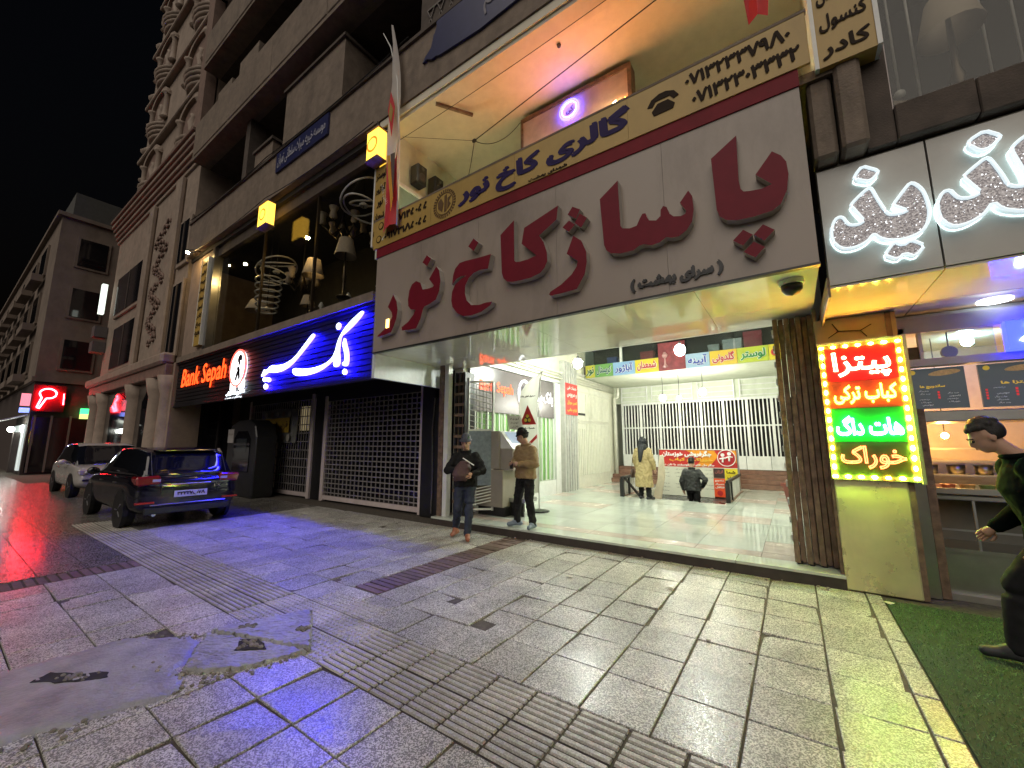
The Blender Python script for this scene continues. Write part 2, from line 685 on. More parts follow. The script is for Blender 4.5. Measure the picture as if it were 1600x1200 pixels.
for k in range(-5, 36):
    x = -0.89 - 0.308 * k - 0.154
    for r in range(2):
        y = 1.84 + 0.16 + 0.32 * r
        dotted = -4.65 < x < -3.15
        o = link('dotted_tile' if dotted else 'ribbed_tile', DM if dotted else RM, pave)
        o.location = (x, y, rnd.uniform(-0.002, 0.001))
        o.rotation_euler = (R(rnd.gauss(0, .15)), R(rnd.gauss(0, .15)), R(rnd.gauss(0, .2)))
for k in range(3):
    for j in range(1):
        o = link('dotted_tile', DM, pave)
        o.location = (-3.5 - 0.308 * k, 2.63 + 0.3 * j, 0.004)
for k in range(36, 110):
    far_slab(-0.89 - 0.308 * (k + 1), -0.89 - 0.308 * k, 1.84, 2.48)
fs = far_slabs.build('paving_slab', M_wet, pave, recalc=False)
tag(fs, kind='stuff')
# brown ladder bands that cross the pavement
def brick_mesh(w, d):
    m = MB()
    m.box(-w/2, w/2, -d/2, d/2, -0.03, 0.0)
    bm = bmesh.new()
    me = bpy.data.meshes.new('brick')
    me.from_pydata(m.v, [], m.f)
    me.materials.append(M_band)
    return me
BK = brick_mesh(0.40, 0.068)
def band(x, y0, y1):
    y = y0
    while y < y1:
        o = link('brick', BK, pave)
        o.location = (x + rnd.gauss(0, 0.004), y + 0.045, rnd.uniform(-0.008, 0.002))
        o.rotation_euler = (R(rnd.gauss(0, .6)), R(rnd.gauss(0, .4)), R(rnd.gauss(0, .5)))
        y += 0.092
band((colx(9) + colx(10)) / 2, 2.97, 5.9)
band((colx(17) + colx(18)) / 2, 0.2, 1.8)

# cement trench patch with a broken concrete cover
def ragged(pts, amp, n=5):
    o = []
    for i in range(len(pts)):
        a, b = pts[i], pts[(i + 1) % len(pts)]
        for j in range(n):
            t = j / n
            o.append((a[0] + (b[0] - a[0]) * t + rnd.gauss(0, amp), a[1] + (b[1] - a[1]) * t + rnd.gauss(0, amp)))
    return o
def sheet(pts, z0, z1, amp, cell=.05):
    """trowelled slab: a fine grid trimmed to an outline with a crumbled edge and an uneven top"""
    from mathutils.geometry import tessellate_polygon
    out = ragged(pts, amp, 8)
    def inside(x, y):
        c = False
        for i in range(len(out)):
            (x1, y1), (x2, y2) = out[i], out[i - 1]
            if (y1 > y) != (y2 > y) and x < (x2 - x1) * (y - y1) / (y2 - y1) + x1:
                c = not c
        return c
    xs_ = [q[0] for q in out]
    ys_ = [q[1] for q in out]
    nx, ny = int((max(xs_) - min(xs_)) / cell) + 2, int((max(ys_) - min(ys_)) / cell) + 2
    X0, Y0 = min(xs_), min(ys_)
    m = MB()
    idx = {}
    for i in range(nx + 1):
        for j in range(ny + 1):
            x, y = X0 + i * cell, Y0 + j * cell
            ins = inside(x, y)
            z = z1 + rnd.gauss(0, .0022) + .006 * math.sin(x * 5.1 + y * 2.3) * math.sin(y * 4.3) if ins else z0
            idx[i, j] = len(m.v)
            m.v.append((x + rnd.uniform(-.3, .3) * cell, y + rnd.uniform(-.3, .3) * cell, z))
            idx[i, j, 'in'] = ins
    for i in range(nx):
        for j in range(ny):
            q = [(i, j), (i + 1, j), (i + 1, j + 1), (i, j + 1)]
            if any(idx[a, b, 'in'] for a, b in q):
                m.f.append([idx[a, b] for a, b in q])
                m.mi.append(0)
    return m
sheet([(-4.72, -1.4), (-3.62, -1.4), (-3.60, .5), (-3.42, 1.15), (-3.72, 1.24), (-4.2, 1.5), (-4.66, 1.15), (-4.75, 0.5)], -0.02, 0.010, .014).build('cement_patch', M_cem, pave, smooth=True)
cover_pts = [(-4.24, 1.56), (-3.95, 2.32), (-3.21, 1.88), (-3.39, 1.44), (-3.69, 1.21)]
# the cover is cracked in two along its length
cov = sheet([(-4.24, 1.57), (-3.95, 2.32), (-3.23, 1.895), (-3.62, 1.79)], -0.03, 0.030, .004, .022).build('concrete_cover', M_cem, pave, label='cracked concrete cover slab with broken lifting slots')
cov2 = sheet([(-4.22, 1.54), (-3.62, 1.775), (-3.22, 1.875), (-3.39, 1.45), (-3.69, 1.22)], -0.03, 0.024, .004, .022).build('concrete_cover', M_cem, pave)
M_hole = mat('dark_slot', (0.03, 0.026, 0.022), 0.95, var=.4)  # dark colour stands for the shade in the holes
M_rub = mat('slot_rubble', (0.20, 0.18, 0.155), 0.9, var=.35, bump=.5)
def slot(pts, z, par):
    """broken lifting slot: a sunk dark bed with rubble in it"""
    MB().prism(ragged(pts, .005, 4), z - .03, z, ax='z').build('slot', M_hole, par)
    xs_, ys_ = [p[0] for p in pts], [p[1] for p in pts]
    cx, cy = sum(xs_) / len(pts), sum(ys_) / len(pts)
    for k in range(26):
        a, r = rnd.uniform(0, 6.28), rnd.uniform(0, .75)
        p = pts[rnd.randrange(len(pts))]
        x, y = cx + (p[0] - cx) * r + rnd.gauss(0, .01), cy + (p[1] - cy) * r + rnd.gauss(0, .01)
        s_ = rnd.uniform(.008, .024)
        MB().ball((x, y, z), s_, 6, 4, sz=(1, rnd.uniform(.6, 1), .55)).build('rubble', M_rub, par)
slot([(-3.67, 1.55), (-3.83, 1.66), (-3.72, 1.74), (-3.50, 1.70)], .0265, cov2)
slot([(-4.06, 1.72), (-4.10, 1.79), (-4.0, 1.86), (-3.96, 1.80)], .0325, cov)
slot([(-3.64, 2.0), (-3.67, 2.06), (-3.56, 2.07), (-3.53, 2.01)], .0325, cov)
slot([(-4.36, .60), (-4.42, .70), (-4.24, .80), (-4.10, .93), (-4.02, .90), (-4.06, .80), (-4.22, .70)], .0125, pave)
# crumbled mortar along the edges of the repair
for k in range(150):
    t = rnd.random()
    a, b = rnd.choice([((-3.62, -.2), (-3.45, 1.15)), ((-3.45, 1.15), (-3.22, 1.87)), ((-4.66, 1.1), (-4.22, 1.52)), ((-3.72, 1.2), (-3.36, 1.42))])
    s_ = rnd.uniform(.006, .02)
    MB().ball((a[0] + (b[0] - a[0]) * t + rnd.gauss(0, .035), a[1] + (b[1] - a[1]) * t + rnd.gauss(0, .035), .004), s_, 6, 4, sz=(1, rnd.uniform(.6, 1), .6)).build('rubble', M_rub, pave)
# loose pebbles and litter along the step and the patch
for i in range(46):
    if i < 26:
        x, y = rnd.uniform(-4.6, 0.2), 5.96 - abs(rnd.gauss(0, .05))
    elif i < 38:
        x, y = rnd.uniform(-4.6, -3.3), 1.15 + rnd.gauss(0, .08)
    else:
        x, y = rnd.uniform(-9, 0), rnd.uniform(2.6, 5.6)
    s = rnd.uniform(.008, .022)
    tag(MB().ball((x, y, s * .5), s, 6, 4, sz=(1, rnd.uniform(.6, 1), .6)).build('pebble', M_rubble), 'small pale stone chip lying on the paving slabs', 'pebble', 'loose chips on the pavement')
M_litter = mat('paper_litter', (0.6, 0.58, 0.5), 0.8)
for i, (x, y, r, lb) in enumerate(((-1.25, 4.9, .3, 'crumpled pale paper scrap on the slabs in front of the passage step'), (0.66, 5.72, .9, 'crumpled white paper by the corner of the green turf mat'), (-2.36, 4.62, 1.2, 'flat pale scrap of card lying beside the brown ladder band'))):
    m = MB()
    vs = [(x + .05 * math.cos(t + r) * rnd.uniform(.6, 1.2), y + .035 * math.sin(t + r) * rnd.uniform(.6, 1.2), .006 + .014 * rnd.random()) for t in [j * math.pi / 4 for j in range(8)]]
    m.add(vs + [(x, y, .026)], [(j, (j + 1) % 8, 8) for j in range(8)] + [tuple(range(8))[::-1]])
    tag(m.build('paper_scrap', M_litter), lb, 'litter')

# green turf mat in front of the food shop
M_turfb = mat('turf_backing', (0.02, 0.045, 0.015), 0.9, var=0.3)
M_turf = mat('turf_blade', (0.15, 0.26, 0.10), 0.7, var=0.35, scale=9)
tu = MB().box(0.64, 6.5, 0.6, 5.82, -0.03, 0.006).build('turf_mat', M_turfb)
tag(tu, 'green artificial turf mat laid on the pavement before the food shop', 'turf mat')
tb = MB()
for i in range(26000):
    x, y = rnd.uniform(0.645, 3.0), rnd.uniform(2.3, 5.82)
    a = rnd.uniform(0, 6.28)
    h = rnd.uniform(.012, .026)
    w = .0035
    lx, ly = rnd.gauss(0, .009), rnd.gauss(0, .009)
    tb.add([(x - w * math.cos(a), y - w * math.sin(a), .005), (x + w * math.cos(a), y + w * math.sin(a), .005), (x + lx, y + ly, h)], [(0, 1, 2)])
t2 = tb.build('turf_blades', M_turf, tu, recalc=False)
tag(t2, kind='stuff')

# ================================================================ passage behind the step
M_white = mat('white_marble', (0.52, 0.56, 0.50), 0.07, var=0.10, scale=2.5, rvar=0.08, rnd=0.07, dirt=0.12)
M_pink = mat('pink_stone', (0.50, 0.43, 0.38), 0.2, var=0.18, scale=4, rvar=0.08, rnd=0.08)
M_riser = mat('dark_riser', (0.05, 0.038, 0.032), 0.6, var=0.3, dirt=0.3)
M_stepst = mat('brown_step_stone', (0.22, 0.12, 0.085), 0.4, var=0.25, scale=8)
M_cream = mat('cream_painted_wall', (0.66, 0.66, 0.54), 0.55, var=0.07, scale=3, dirt=0.18, bump=0.05)
M_creamm = mat('cream_painted_metal', (0.66, 0.66, 0.56), 0.4, var=0.08, dirt=0.15)
M_whitem = mat('white_painted_metal', (0.68, 0.69, 0.66), 0.4, var=0.08, dirt=0.15)
M_pale = mat('pale_green_plaster', (0.60, 0.64, 0.52), 0.6, var=0.08, dirt=0.15)
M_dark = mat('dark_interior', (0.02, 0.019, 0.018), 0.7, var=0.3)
M_black = mat('black_painted_metal', (0.012, 0.012, 0.013), 0.4, var=0.3)
M_rust = mat('rusty_brown_metal', (0.19, 0.125, 0.085), 0.6, metal=0.2, var=0.5, scale=9, bump=0.2, dirt=0.4)
M_soffit = mat('gloss_white_panel', (0.64, 0.63, 0.54), 0.055, var=0.07, scale=2, spec=0.8, coat=0.4)
M_greyp = mat('grey_sign_panel', (0.10, 0.09, 0.09), 0.3, var=0.1)
M_chrome = mat('steel', (0.5, 0.5, 0.5), 0.3, metal=1.0, var=0.1)
FZ = 0.15
PL, PRr = -5.9, 0.27

pf = MB()
pf.box(-6.1, 0.34, 6.03, 11.25, 0.0, FZ - .012)
pf.box(-6.1, -3.92, 11.25, 15.2, 0.0, FZ - .012)
pf.box(-1.48, 0.34, 11.25, 15.2, 0.0, FZ - .012)
pf.box(-3.92, -1.48, 14.15, 15.2, 0.0, FZ - .012)
pf = pf.build('passage_floor', M_pink)
tag(pf, kind='structure')
# kerb step with marble nosing
MB().box(-6.12, 0.36, 5.99, 6.03, -0.03, FZ - .035).build('riser', M_riser, pf)
x = -6.12
while x < 0.3:
    x2 = min(x + 1.08, 0.36)
    MB().box(x + .002, x2 - .002, 5.965, 6.33, FZ - .035, FZ).build('nosing_slab', M_white, pf, bevel=.004)
    x = x2
ys = [6.33, 6.62] + [6.62 + .74 * i for i in range(1, 13)]
xs = [-6.1 + .805 * i for i in range(9)]
for j in range(len(ys) - 1):
    for i in range(8):
        xa, xb, ya, yb = xs[i], xs[i + 1], ys[j], min(ys[j + 1], 15.2)
        if ya >= 15.19:
            continue
        if xb > -3.92 and xa < -1.48 and yb > 11.25 and ya < 14.15:       # stair well
            if xa < -3.92:
                xb = -3.93
            elif xb > -1.48:
                xa = -1.47
            elif ya < 11.25:
                yb = 11.24
            else:
                continue
        pink = j == 0 or (j in (4, 8) and i in (1, 2, 5, 6)) or i in (0, 7) and j in (1, 6, 9, 11)
        MB().box(xa + .002, xb - .002, ya + .002, yb - .002, FZ - .012, FZ + rnd.uniform(-.0008, .0008)).build('floor_slab', M_pink if pink else M_white, pf)
# stairs going down
for i in range(9):
    z = FZ - .17 * (i + 1)
    MB().box(-3.9, -1.5, 11.3 + .29 * i, 11.6 + .29 * i, z - .17, z).build('stair_tread', M_stepst, pf)
MB().box(-3.96, -3.9, 11.25, 15.2, -2.2, FZ - .02).build('well_wall', M_cream, pf)
MB().box(-1.5, -1.44, 11.25, 15.2, -2.2, FZ - .02).build('well_wall', M_cream, pf)
MB().box(-3.9, -1.5, 14.15, 14.2, -2.2, -0.1).build('well_wall', M_dark, pf)
# raised steps at the back
for i in range(4):
    MB().box(PL, PRr, 15.2 + .22 * i, 16.9, FZ + .1425 * i, FZ + .1425 * (i + 1)).build('back_step', M_stepst, pf, bevel=.006)

# ---------------------------------------------------------------- the arcade building
ab = thing('arcade_building', 'dark multi-storey arcade building with lit open passage under a big white sign', 'building', (-6, 8, 0))
MB().box(-6.15, PL, 6.62, 16.9, 0, 5.0).build('passage_wall', M_cream, ab)
MB().box(PRr, PRr + .2, 6.62, 16.9, 0, 5.0).build('passage_wall', M_cream, ab)
MB().box(-6.1, .4, 6.62, 13.0, 5.0, 5.15).build('passage_ceiling', M_cream, ab)
MB().box(PL, PRr, 13.0, 17.6, 3.86, 4.0).build('low_ceiling', M_pale, ab)
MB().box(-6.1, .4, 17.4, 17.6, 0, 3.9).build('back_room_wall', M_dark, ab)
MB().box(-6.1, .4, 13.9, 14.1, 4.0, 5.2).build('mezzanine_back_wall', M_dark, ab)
# corrugated columns on the left wall
def corrugated(name, x0, x1, y0, y1, z0, z1, n, mtl, par, ax='y', d=.05):
    m = MB()
    for i in range(n):
        t0, t1 = i / n, (i + .5) / n
        if ax == 'y':
            m.box(x0, x1, y0 + (y1 - y0) * t0, y0 + (y1 - y0) * t1, z0, z1)
            m.box(x0, x1 - d, y0 + (y1 - y0) * t1, y0 + (y1 - y0) * (i + 1) / n, z0, z1)
        else:
            m.box(x0 + (x1 - x0) * t0, x0 + (x1 - x0) * t1, y0, y1, z0, z1)
            m.box(x0 + (x1 - x0) * t1, x0 + (x1 - x0) * (i + 1) / n, y0 + d, y1, z0, z1)
    return m.build(name, mtl, par)
corrugated('folded_shutter', PL, PL + .16, 11.15, 12.15, FZ, 4.2, 6, mat('grey_white_shutter', (0.48, 0.48, 0.44), .45, var=.15, dirt=.3), ab)
# bank window on the passage side: gray fascia, white bars, green blinds
M_blind = mat('green_blind', (0.22, 0.42, 0.14), 0.6, var=0.1)
MB().box(PL, PL + .02, 6.9, 10.65, .58, 2.33).build('window_backing', M_blind, ab)
for i in range(17):
    y = 6.95 + .225 * i
    MB().box(PL + .06, PL + .085, y, y + .035, .56, 2.33).build('window_bar', M_whitem, ab)
for i in range(24):
    y = 6.92 + .155 * i
    if i % 2:
        MB().box(PL + .022, PL + .035, y, y + .075, .58, 2.32).build('blind_slat', mat('pale_blind', (0.5, 0.6, 0.42), .6), ab)
MB().box(PL, PL + .1, 6.8, 10.75, FZ, .56).build('window_base', M_whitem, ab)
MB().box(PL, PL + .12, 10.66, 10.95, FZ, 3.45).build('window_jamb', M_whitem, ab)
MB().box(PL, PL + .12, 6.8, 10.95, 3.42, 3.5).build('window_head', M_whitem, ab)
# cream metal door leaves beyond
MB().box(PL, PL + .05, 12.25, 15.15, FZ, 3.5).build('door_leaf', M_creamm, ab)
for i in range(16):
    y = 12.95 + .135 * i
    MB().box(PL + .05, PL + .075, y, y + .05, .55, 2.28).build('door_rib', M_creamm, ab)
    MB().box(PL + .05, PL + .075, y, y + .05, 2.42, 3.3).build('door_rib', M_creamm, ab)
for i in range(4):
    y = 12.35 + .14 * i
    MB().box(PL + .05, PL + .075, y, y + .05, .55, 2.1).build('door_rib', M_creamm, ab)
for z in (2.28, 2.36, 3.34):
    MB().box(PL + .05, PL + .085, 12.3, 15.1, z, z + .05).build('door_rail', M_creamm, ab)
MB().box(PL + .05, PL + .08, 12.35, 12.85, 2.55, 2.62).build('letter_slot', M_black, ab)
# pipes along the left wall
for z, r in ((3.62, .03), (3.80, .035), (3.70, .012)):
    MB().tube([(PL + .08, 6.7, z), (PL + .08, 11.0, z - .01), (PL + .08, 15.6, z)], r, 8).build('wall_pipe', M_creamm, ab, smooth=True)
MB().tube([(PL + .14, 15.55, FZ), (PL + .14, 15.55, 3.35), (PL + .28, 15.55, 3.45), (PL + .28, 15.55, 3.8)], .07, 10).build('drain_pipe', M_creamm, ab, smooth=True)
MB().tube([(PL + .03, 11.2, 3.95), (PL + .03, 13.0, 3.95)], .05, 8).build('wall_pipe', M_whitem, ab, smooth=True)
# header rail of the back gate (panels of thin rails)
for x0, x1 in ((-5.6, -4.55), (-4.4, -2.9), (-2.75, -1.55), (-1.4, -.15)):
    m = MB()
    m.box(x0, x0 + .04, 15.86, 15.9, 3.2, 3.84)
    m.box(x1 - .04, x1, 15.86, 15.9, 3.2, 3.84)
    for z in (3.24, 3.42, 3.6, 3.79):
        m.box(x0, x1, 15.87, 15.89, z, z + .035)
    m.build('transom_rail', M_whitem, ab)
MB().box(PL, PRr, 15.97, 16.0, 3.19, 3.86).build('transom_board', M_pale, ab)

# ---------------------------------------------------------------- back gate
gt = thing('folding_gate', 'white barred folding gate across the back of the passage above brown steps', 'gate', (-2.8, 15.9, .72))
n = 46
for i in range(n + 1):
    x = -5.55 + 5.55 * i / n
    w = .042 if i % 6 == 0 else .020
    MB().box(x - w, x + w, 15.84, 15.9, 1.18, 3.1).build('bar', M_whitem, gt)
MB().box(-5.6, .08, 15.82, 15.92, 3.1, 3.18).build('top_rail', M_whitem, gt)
MB().box(-5.6, .08, 15.835, 15.91, 2.18, 2.23).build('mid_rail', M_whitem, gt)
for i in range(8):
    x = -5.58 + .707 * i
    MB().box(x, x + .695, 15.83, 15.9, .735, 1.18).build('kick_panel', M_whitem, gt)

# ---------------------------------------------------------------- mezzanine shop signs
def word_board(x0, x1, text, bgc, fg, lab, z0=3.87, z1=4.30, y=12.97):
    t = thing('shop_board', lab, 'sign', ((x0 + x1) / 2, y, z0), 'painted word boards along the mezzanine edge')
    MB().box(x0 + .006, x1 - .006, y - .05, y, z0, z1).build('panel', mat('board_%02d%02d%02d' % tuple(int(99 * q) for q in bgc), bgc, .4, var=.06), t)
    if text:
        h = (z1 - z0) * .74
        letters('word_halo', text, mat('board_white', (.75, .75, .72), .5), h * 1.05, ((x0 + x1) / 2, y - .052, (z0 + z1) / 2), t, width=(x1 - x0) * .84, bold=.032)
        letters('word', text, mat('word_%02d%02d%02d' % tuple(int(99 * q) for q in fg), fg, .5), h, ((x0 + x1) / 2, y - .066, (z0 + z1) / 2), t, width=(x1 - x0) * .8, bold=.012)
    return t
YEL, GRN, BLU, RED = (.62, .50, .03), (.10, .33, .07), (.25, .42, .66), (.40, .02, .03)
LIM = (.40, .46, .03)
for x0, x1, tx, bc, fc, lb in ((-5.80, -5.45, 'نور', (.55, .5, .06), (.03, .12, .03), 'small yellow end board with dark drawing beside the green crystal board'),
                               (-5.45, -4.80, 'کریستال', (.16, .36, .10), (.02, .10, .10), 'green board with dark word beside the blue lampshade board'),
                               (-4.80, -4.05, 'آباژور', BLU, (.02, .05, .35), 'blue board lettered with the dark blue word for lampshade'),
                               (-4.05, -3.30, 'شمعدان', YEL, (.45, .02, .02), 'yellow board with red word for candlestick beside the red picture panel'),
                               (-2.50, -1.83, 'آیینه', (.32, .45, .6), (.03, .06, .35), 'pale blue board with the word for mirror by the red picture panel'),
                               (-1.83, -1.11, 'گلدونی', (.62, .42, .03), (.42, .02, .03), 'amber board with red lettering beside the lime chandelier board'),
                               (-1.11, -0.35, 'لوستر', LIM, (.02, .2, .04), 'lime yellow board with green word for chandelier')):
    word_board(x0, x1, tx, bc, fc, lb)
t = word_board(-.35, -.06, '', YEL, RED, 'small yellow end board with a red disc next to the folded brown gate')
MB().lathe([(.11, 0), (.11, -.012)], (-.19, 12.92, 4.08), 20, ax='y').build('disc', mat('disc_red', RED, .4), t)
# red picture panel between the boards and the display glass above them
t = thing('picture_panel', 'dark red picture panel hanging between the word boards', 'sign', (-2.9, 12.95, 3.87))
MB().box(-3.3, -2.5, 12.93, 12.98, 3.87, 4.75).build('panel', mat('red_print', (.22, .03, .04), .35, var=.4, scale=5), t)
t2 = MB().lathe([(.02, 0), (.09, .03), (.03, .12), (.02, .3), (.07, .34), (.09, .4), (.03, .5)], (-3.1, 12.93, 3.95), 10).build('printed_candlestick', mat('faded_pink', (.5, .28, .28), .5), t)
for x0, x1 in ((-5.85, -4.58), (-4.5, -3.35), (-2.45, -1.2), (-1.15, .2)):
    MB().box(x0, x1, 13.05, 13.07, 4.32, 5.0).build('mezzanine_pane', glass('shop_glass', (.75, .8, .8)), ab)
MB().box(-4.58, -4.5, 13.0, 13.1, 4.3, 5.0).build('mezzanine_post', M_whitem, ab)
MB().box(-5.9, .27, 13.0, 13.12, 4.0, 4.3).build('mezzanine_edge', M_greyp, ab)
# goods standing on the mezzanine shelf
gc = [((.35, .03, .04), -3.75, .42, .3, 'red gift box'), ((.05, .08, .3), -4.95, .34, .25, 'blue sale sign'), ((.5, .5, .52), -1.25, .5, .35, 'white carton'), ((.42, .04, .07), -.72, .45, .5, 'crimson carton'), ((.4, .4, .4), -1.75, .3, .25, 'gray carton')]
for c, x, w, h, nm in gc:
    o = MB().box(x - w / 2, x + w / 2, 13.25, 13.5, 4.31, 4.31 + h).box(x - w / 2 - .01, x + w / 2 + .01, 13.24, 13.51, 4.31 + h * .75, 4.33 + h).build('display_box', mat(nm, c, .5, var=.2), bevel=.01)
    tag(o, nm + ' with a lid on the mezzanine shelf behind glass', 'box')

# ---------------------------------------------------------------- light bulbs of the passage
M_bulb = glow('bulb_cool', (0.94, 1.0, 0.89), 310.0)
M_bulb2 = glow('bulb_warm', (1.0, 0.98, 0.86), 190.0)
def bulb(at, r, top, mtl, label, cat='light bulb', group=None):
    t = thing('hanging_bulb', label, cat, at, group)
    x, y, z = at
    MB().tube([(x, y, top), (x + .01, y, (top + z) / 2), (x, y, z + r * 1.5)], .007, 6).build('cord', M_black, t)
    MB().lathe([(.02, r * 1.6), (.032, r * 1.5), (.032, r * .9), (.028, r * .85)], at, 10).build('socket', M_black, t, smooth=True)
    MB().ball(at, r, 16, 10, sz=(1, 1, 1.12)).build('globe', mtl, t, smooth=True)
    return t
bulb((-4.24, 9.0, 3.57), .11, 4.99, M_bulb, 'big round white bulb hanging near the bank window side of the passage')
bulb((-1.84, 9.0, 3.59), .11, 4.99, M_bulb, 'big round white bulb hanging in front of the red picture panel')
bulb((-3.35, 13.4, 3.06), .095, 3.86, M_bulb2, 'round bulb hanging before the gate above the woman in the tan coat')
bulb((-2.16, 13.4, 3.17), .095, 3.86, M_bulb2, 'round bulb hanging before the gate above the dark jacketed man')
t = bulb((-2.85, 13.4, 3.02), .07, 3.86, glow('bulb_dim', (1, .98, .85), 20.0), 'small dim pear shaped bulb hanging between two round bulbs')
# fluorescent fittings under the canopy edge
for x0, x1, y, z, lab in ((-5.2, -3.75, 8.2, 3.72, 'long white lamp fitting by the bulb on the bank window side'), (-1.35, .05, 8.2, 3.75, 'long white lamp fitting at the folded brown gate side')):
    t = thing('lamp_fitting', lab, 'lamp', ((x0 + x1) / 2, y, z))
    MB().box(x0, x1, y - .08, y + .08, z, z + .09).build('housing', M_whitem, t)
    MB().box(x0 - .03, x0, y - .1, y + .1, z - .04, z + .1).build('end_cap', M_whitem, t)
    MB().tube([(x0 + .05, y, z - .03), (x1 - .05, y, z - .03)], .018, 8).build('tube', glow('fluoro_dim', (.8, .9, .9), 3.0), t)
    for xx in (x0 + .2, x1 - .2):
        MB().tube([(xx, y, z + .09), (xx, y, 4.99)], .012, 6).build('hanger', M_chrome, t)

# ================================================================ canopy and big sign over the passage
PASSAGE_WORDS = {
    'reh': [[(-5.605, 4.213), (-5.507, 4.063), (-5.47, 3.904), (-5.488, 3.769), (-5.54, 3.64), (-5.618, 3.526), (-5.808, 3.503), (-5.994, 3.499), (-5.988, 3.521), (-5.815, 3.605), (-5.682, 3.699), (-5.603, 3.808), (-5.625, 3.887), (-5.738, 4.008)]],
    'nun_waw': [[(-4.551, 4.463), (-4.484, 4.38), (-4.446, 4.197), (-4.466, 4.029), (-4.538, 3.894), (-4.682, 3.848), (-4.8, 3.828), (-4.837, 3.781), (-4.882, 3.636), (-4.982, 3.489), (-5.138, 3.491), (-5.332, 3.509), (-5.343, 3.572), (-5.178, 3.64), (-5.057, 3.739), (-5.014, 3.815), (-5.126, 3.841), (-5.194, 3.914), (-5.21, 4.035), (-5.183, 4.19), (-5.124, 4.286), (-5.024, 4.324), (-4.912, 4.264), (-4.854, 4.133), (-4.738, 4.121), (-4.62, 4.124), (-4.591, 4.144), (-4.653, 4.213), (-4.709, 4.282)], [(-4.78, 4.72), (-4.676, 4.631), (-4.762, 4.519), (-4.883, 4.619)]],
    'kheh': [[(-3.425, 4.357), (-3.477, 4.142), (-3.627, 4.164), (-3.751, 4.147), (-3.852, 4.084), (-3.914, 3.986), (-3.919, 3.865), (-3.883, 3.746), (-3.792, 3.651), (-3.644, 3.623), (-3.5, 3.632), (-3.394, 3.622), (-3.429, 3.573), (-3.594, 3.509), (-3.789, 3.487), (-3.941, 3.506), (-4.073, 3.581), (-4.169, 3.692), (-4.2, 3.802), (-4.185, 3.945), (-4.126, 4.046), (-4.008, 4.112), (-3.904, 4.138), (-4.009, 4.158), (-4.101, 4.135), (-4.188, 4.061), (-4.171, 4.215), (-4.133, 4.311), (-4.041, 4.382), (-3.923, 4.386), (-3.68, 4.367)], [(-3.762, 4.708), (-3.664, 4.609), (-3.758, 4.502), (-3.868, 4.607)]],
    'kaf_alef': [[(-3.013, 4.755), (-3.007, 4.144), (-2.981, 4.114), (-2.917, 4.102), (-2.78, 4.1), (-2.646, 4.119), (-2.884, 4.356), (-2.84, 4.581), (-2.303, 4.726), (-2.331, 4.534), (-2.599, 4.391), (-2.534, 4.279), (-2.483, 4.118), (-2.478, 3.991), (-2.52, 3.912), (-2.589, 3.854), (-2.73, 3.824), (-2.876, 3.825), (-3.047, 3.836), (-3.13, 3.861), (-3.195, 3.925), (-3.225, 4.018), (-3.251, 4.604)]],
    'zheh': [[(-2.093, 4.231), (-1.985, 4.131), (-1.923, 3.971), (-1.918, 3.831), (-1.95, 3.678), (-2.062, 3.509), (-2.285, 3.5), (-2.439, 3.503), (-2.459, 3.527), (-2.438, 3.558), (-2.282, 3.618), (-2.13, 3.718), (-2.055, 3.809), (-2.041, 3.876), (-2.193, 4.013)], [(-2.096, 4.634), (-1.991, 4.56), (-2.05, 4.451), (-2.166, 4.547)], [(-2.0, 4.507), (-1.898, 4.412), (-1.981, 4.308), (-2.069, 4.397)], [(-2.15, 4.461), (-2.065, 4.376), (-2.154, 4.303), (-2.246, 4.394)]],
    'seen_alef': [[(-1.487, 4.759), (-1.476, 4.166), (-1.452, 4.125), (-1.369, 4.098), (-1.285, 4.104), (-1.247, 4.179), (-1.214, 4.229), (-1.178, 4.223), (-1.161, 4.161), (-1.14, 4.121), (-1.066, 4.096), (-1.016, 4.133), (-1.01, 4.205), (-0.981, 4.242), (-0.945, 4.218), (-0.916, 4.123), (-0.877, 4.081), (-0.805, 4.06), (-0.759, 4.069), (-0.745, 4.101), (-0.805, 4.216), (-0.712, 4.328), (-0.677, 4.252), (-0.669, 4.095), (-0.695, 3.961), (-0.753, 3.878), (-0.836, 3.833), (-0.909, 3.839), (-0.968, 3.864), (-1.042, 3.823), (-1.129, 3.816), (-1.216, 3.854), (-1.266, 3.852), (-1.34, 3.815), (-1.486, 3.818), (-1.603, 3.853), (-1.661, 3.908), (-1.687, 3.983), (-1.723, 4.599)]],
    'peh_alef': [[(-0.221, 4.76), (-0.234, 4.251), (-0.225, 4.159), (-0.2, 4.12), (-0.152, 4.106), (-0.048, 4.09), (0.039, 4.107), (-0.087, 4.259), (0.066, 4.448), (0.135, 4.373), (0.171, 4.292), (0.178, 4.159), (0.154, 4.003), (0.094, 3.878), (0.02, 3.832), (-0.143, 3.823), (-0.28, 3.834), (-0.373, 3.867), (-0.43, 3.927), (-0.453, 4.008), (-0.469, 4.601)], [(-0.235, 3.716), (-0.157, 3.641), (-0.247, 3.551), (-0.331, 3.629)], [(-0.065, 3.719), (0.025, 3.633), (-0.068, 3.549), (-0.149, 3.638)], [(-0.155, 3.566), (-0.066, 3.485), (-0.153, 3.4), (-0.247, 3.482)]],
}
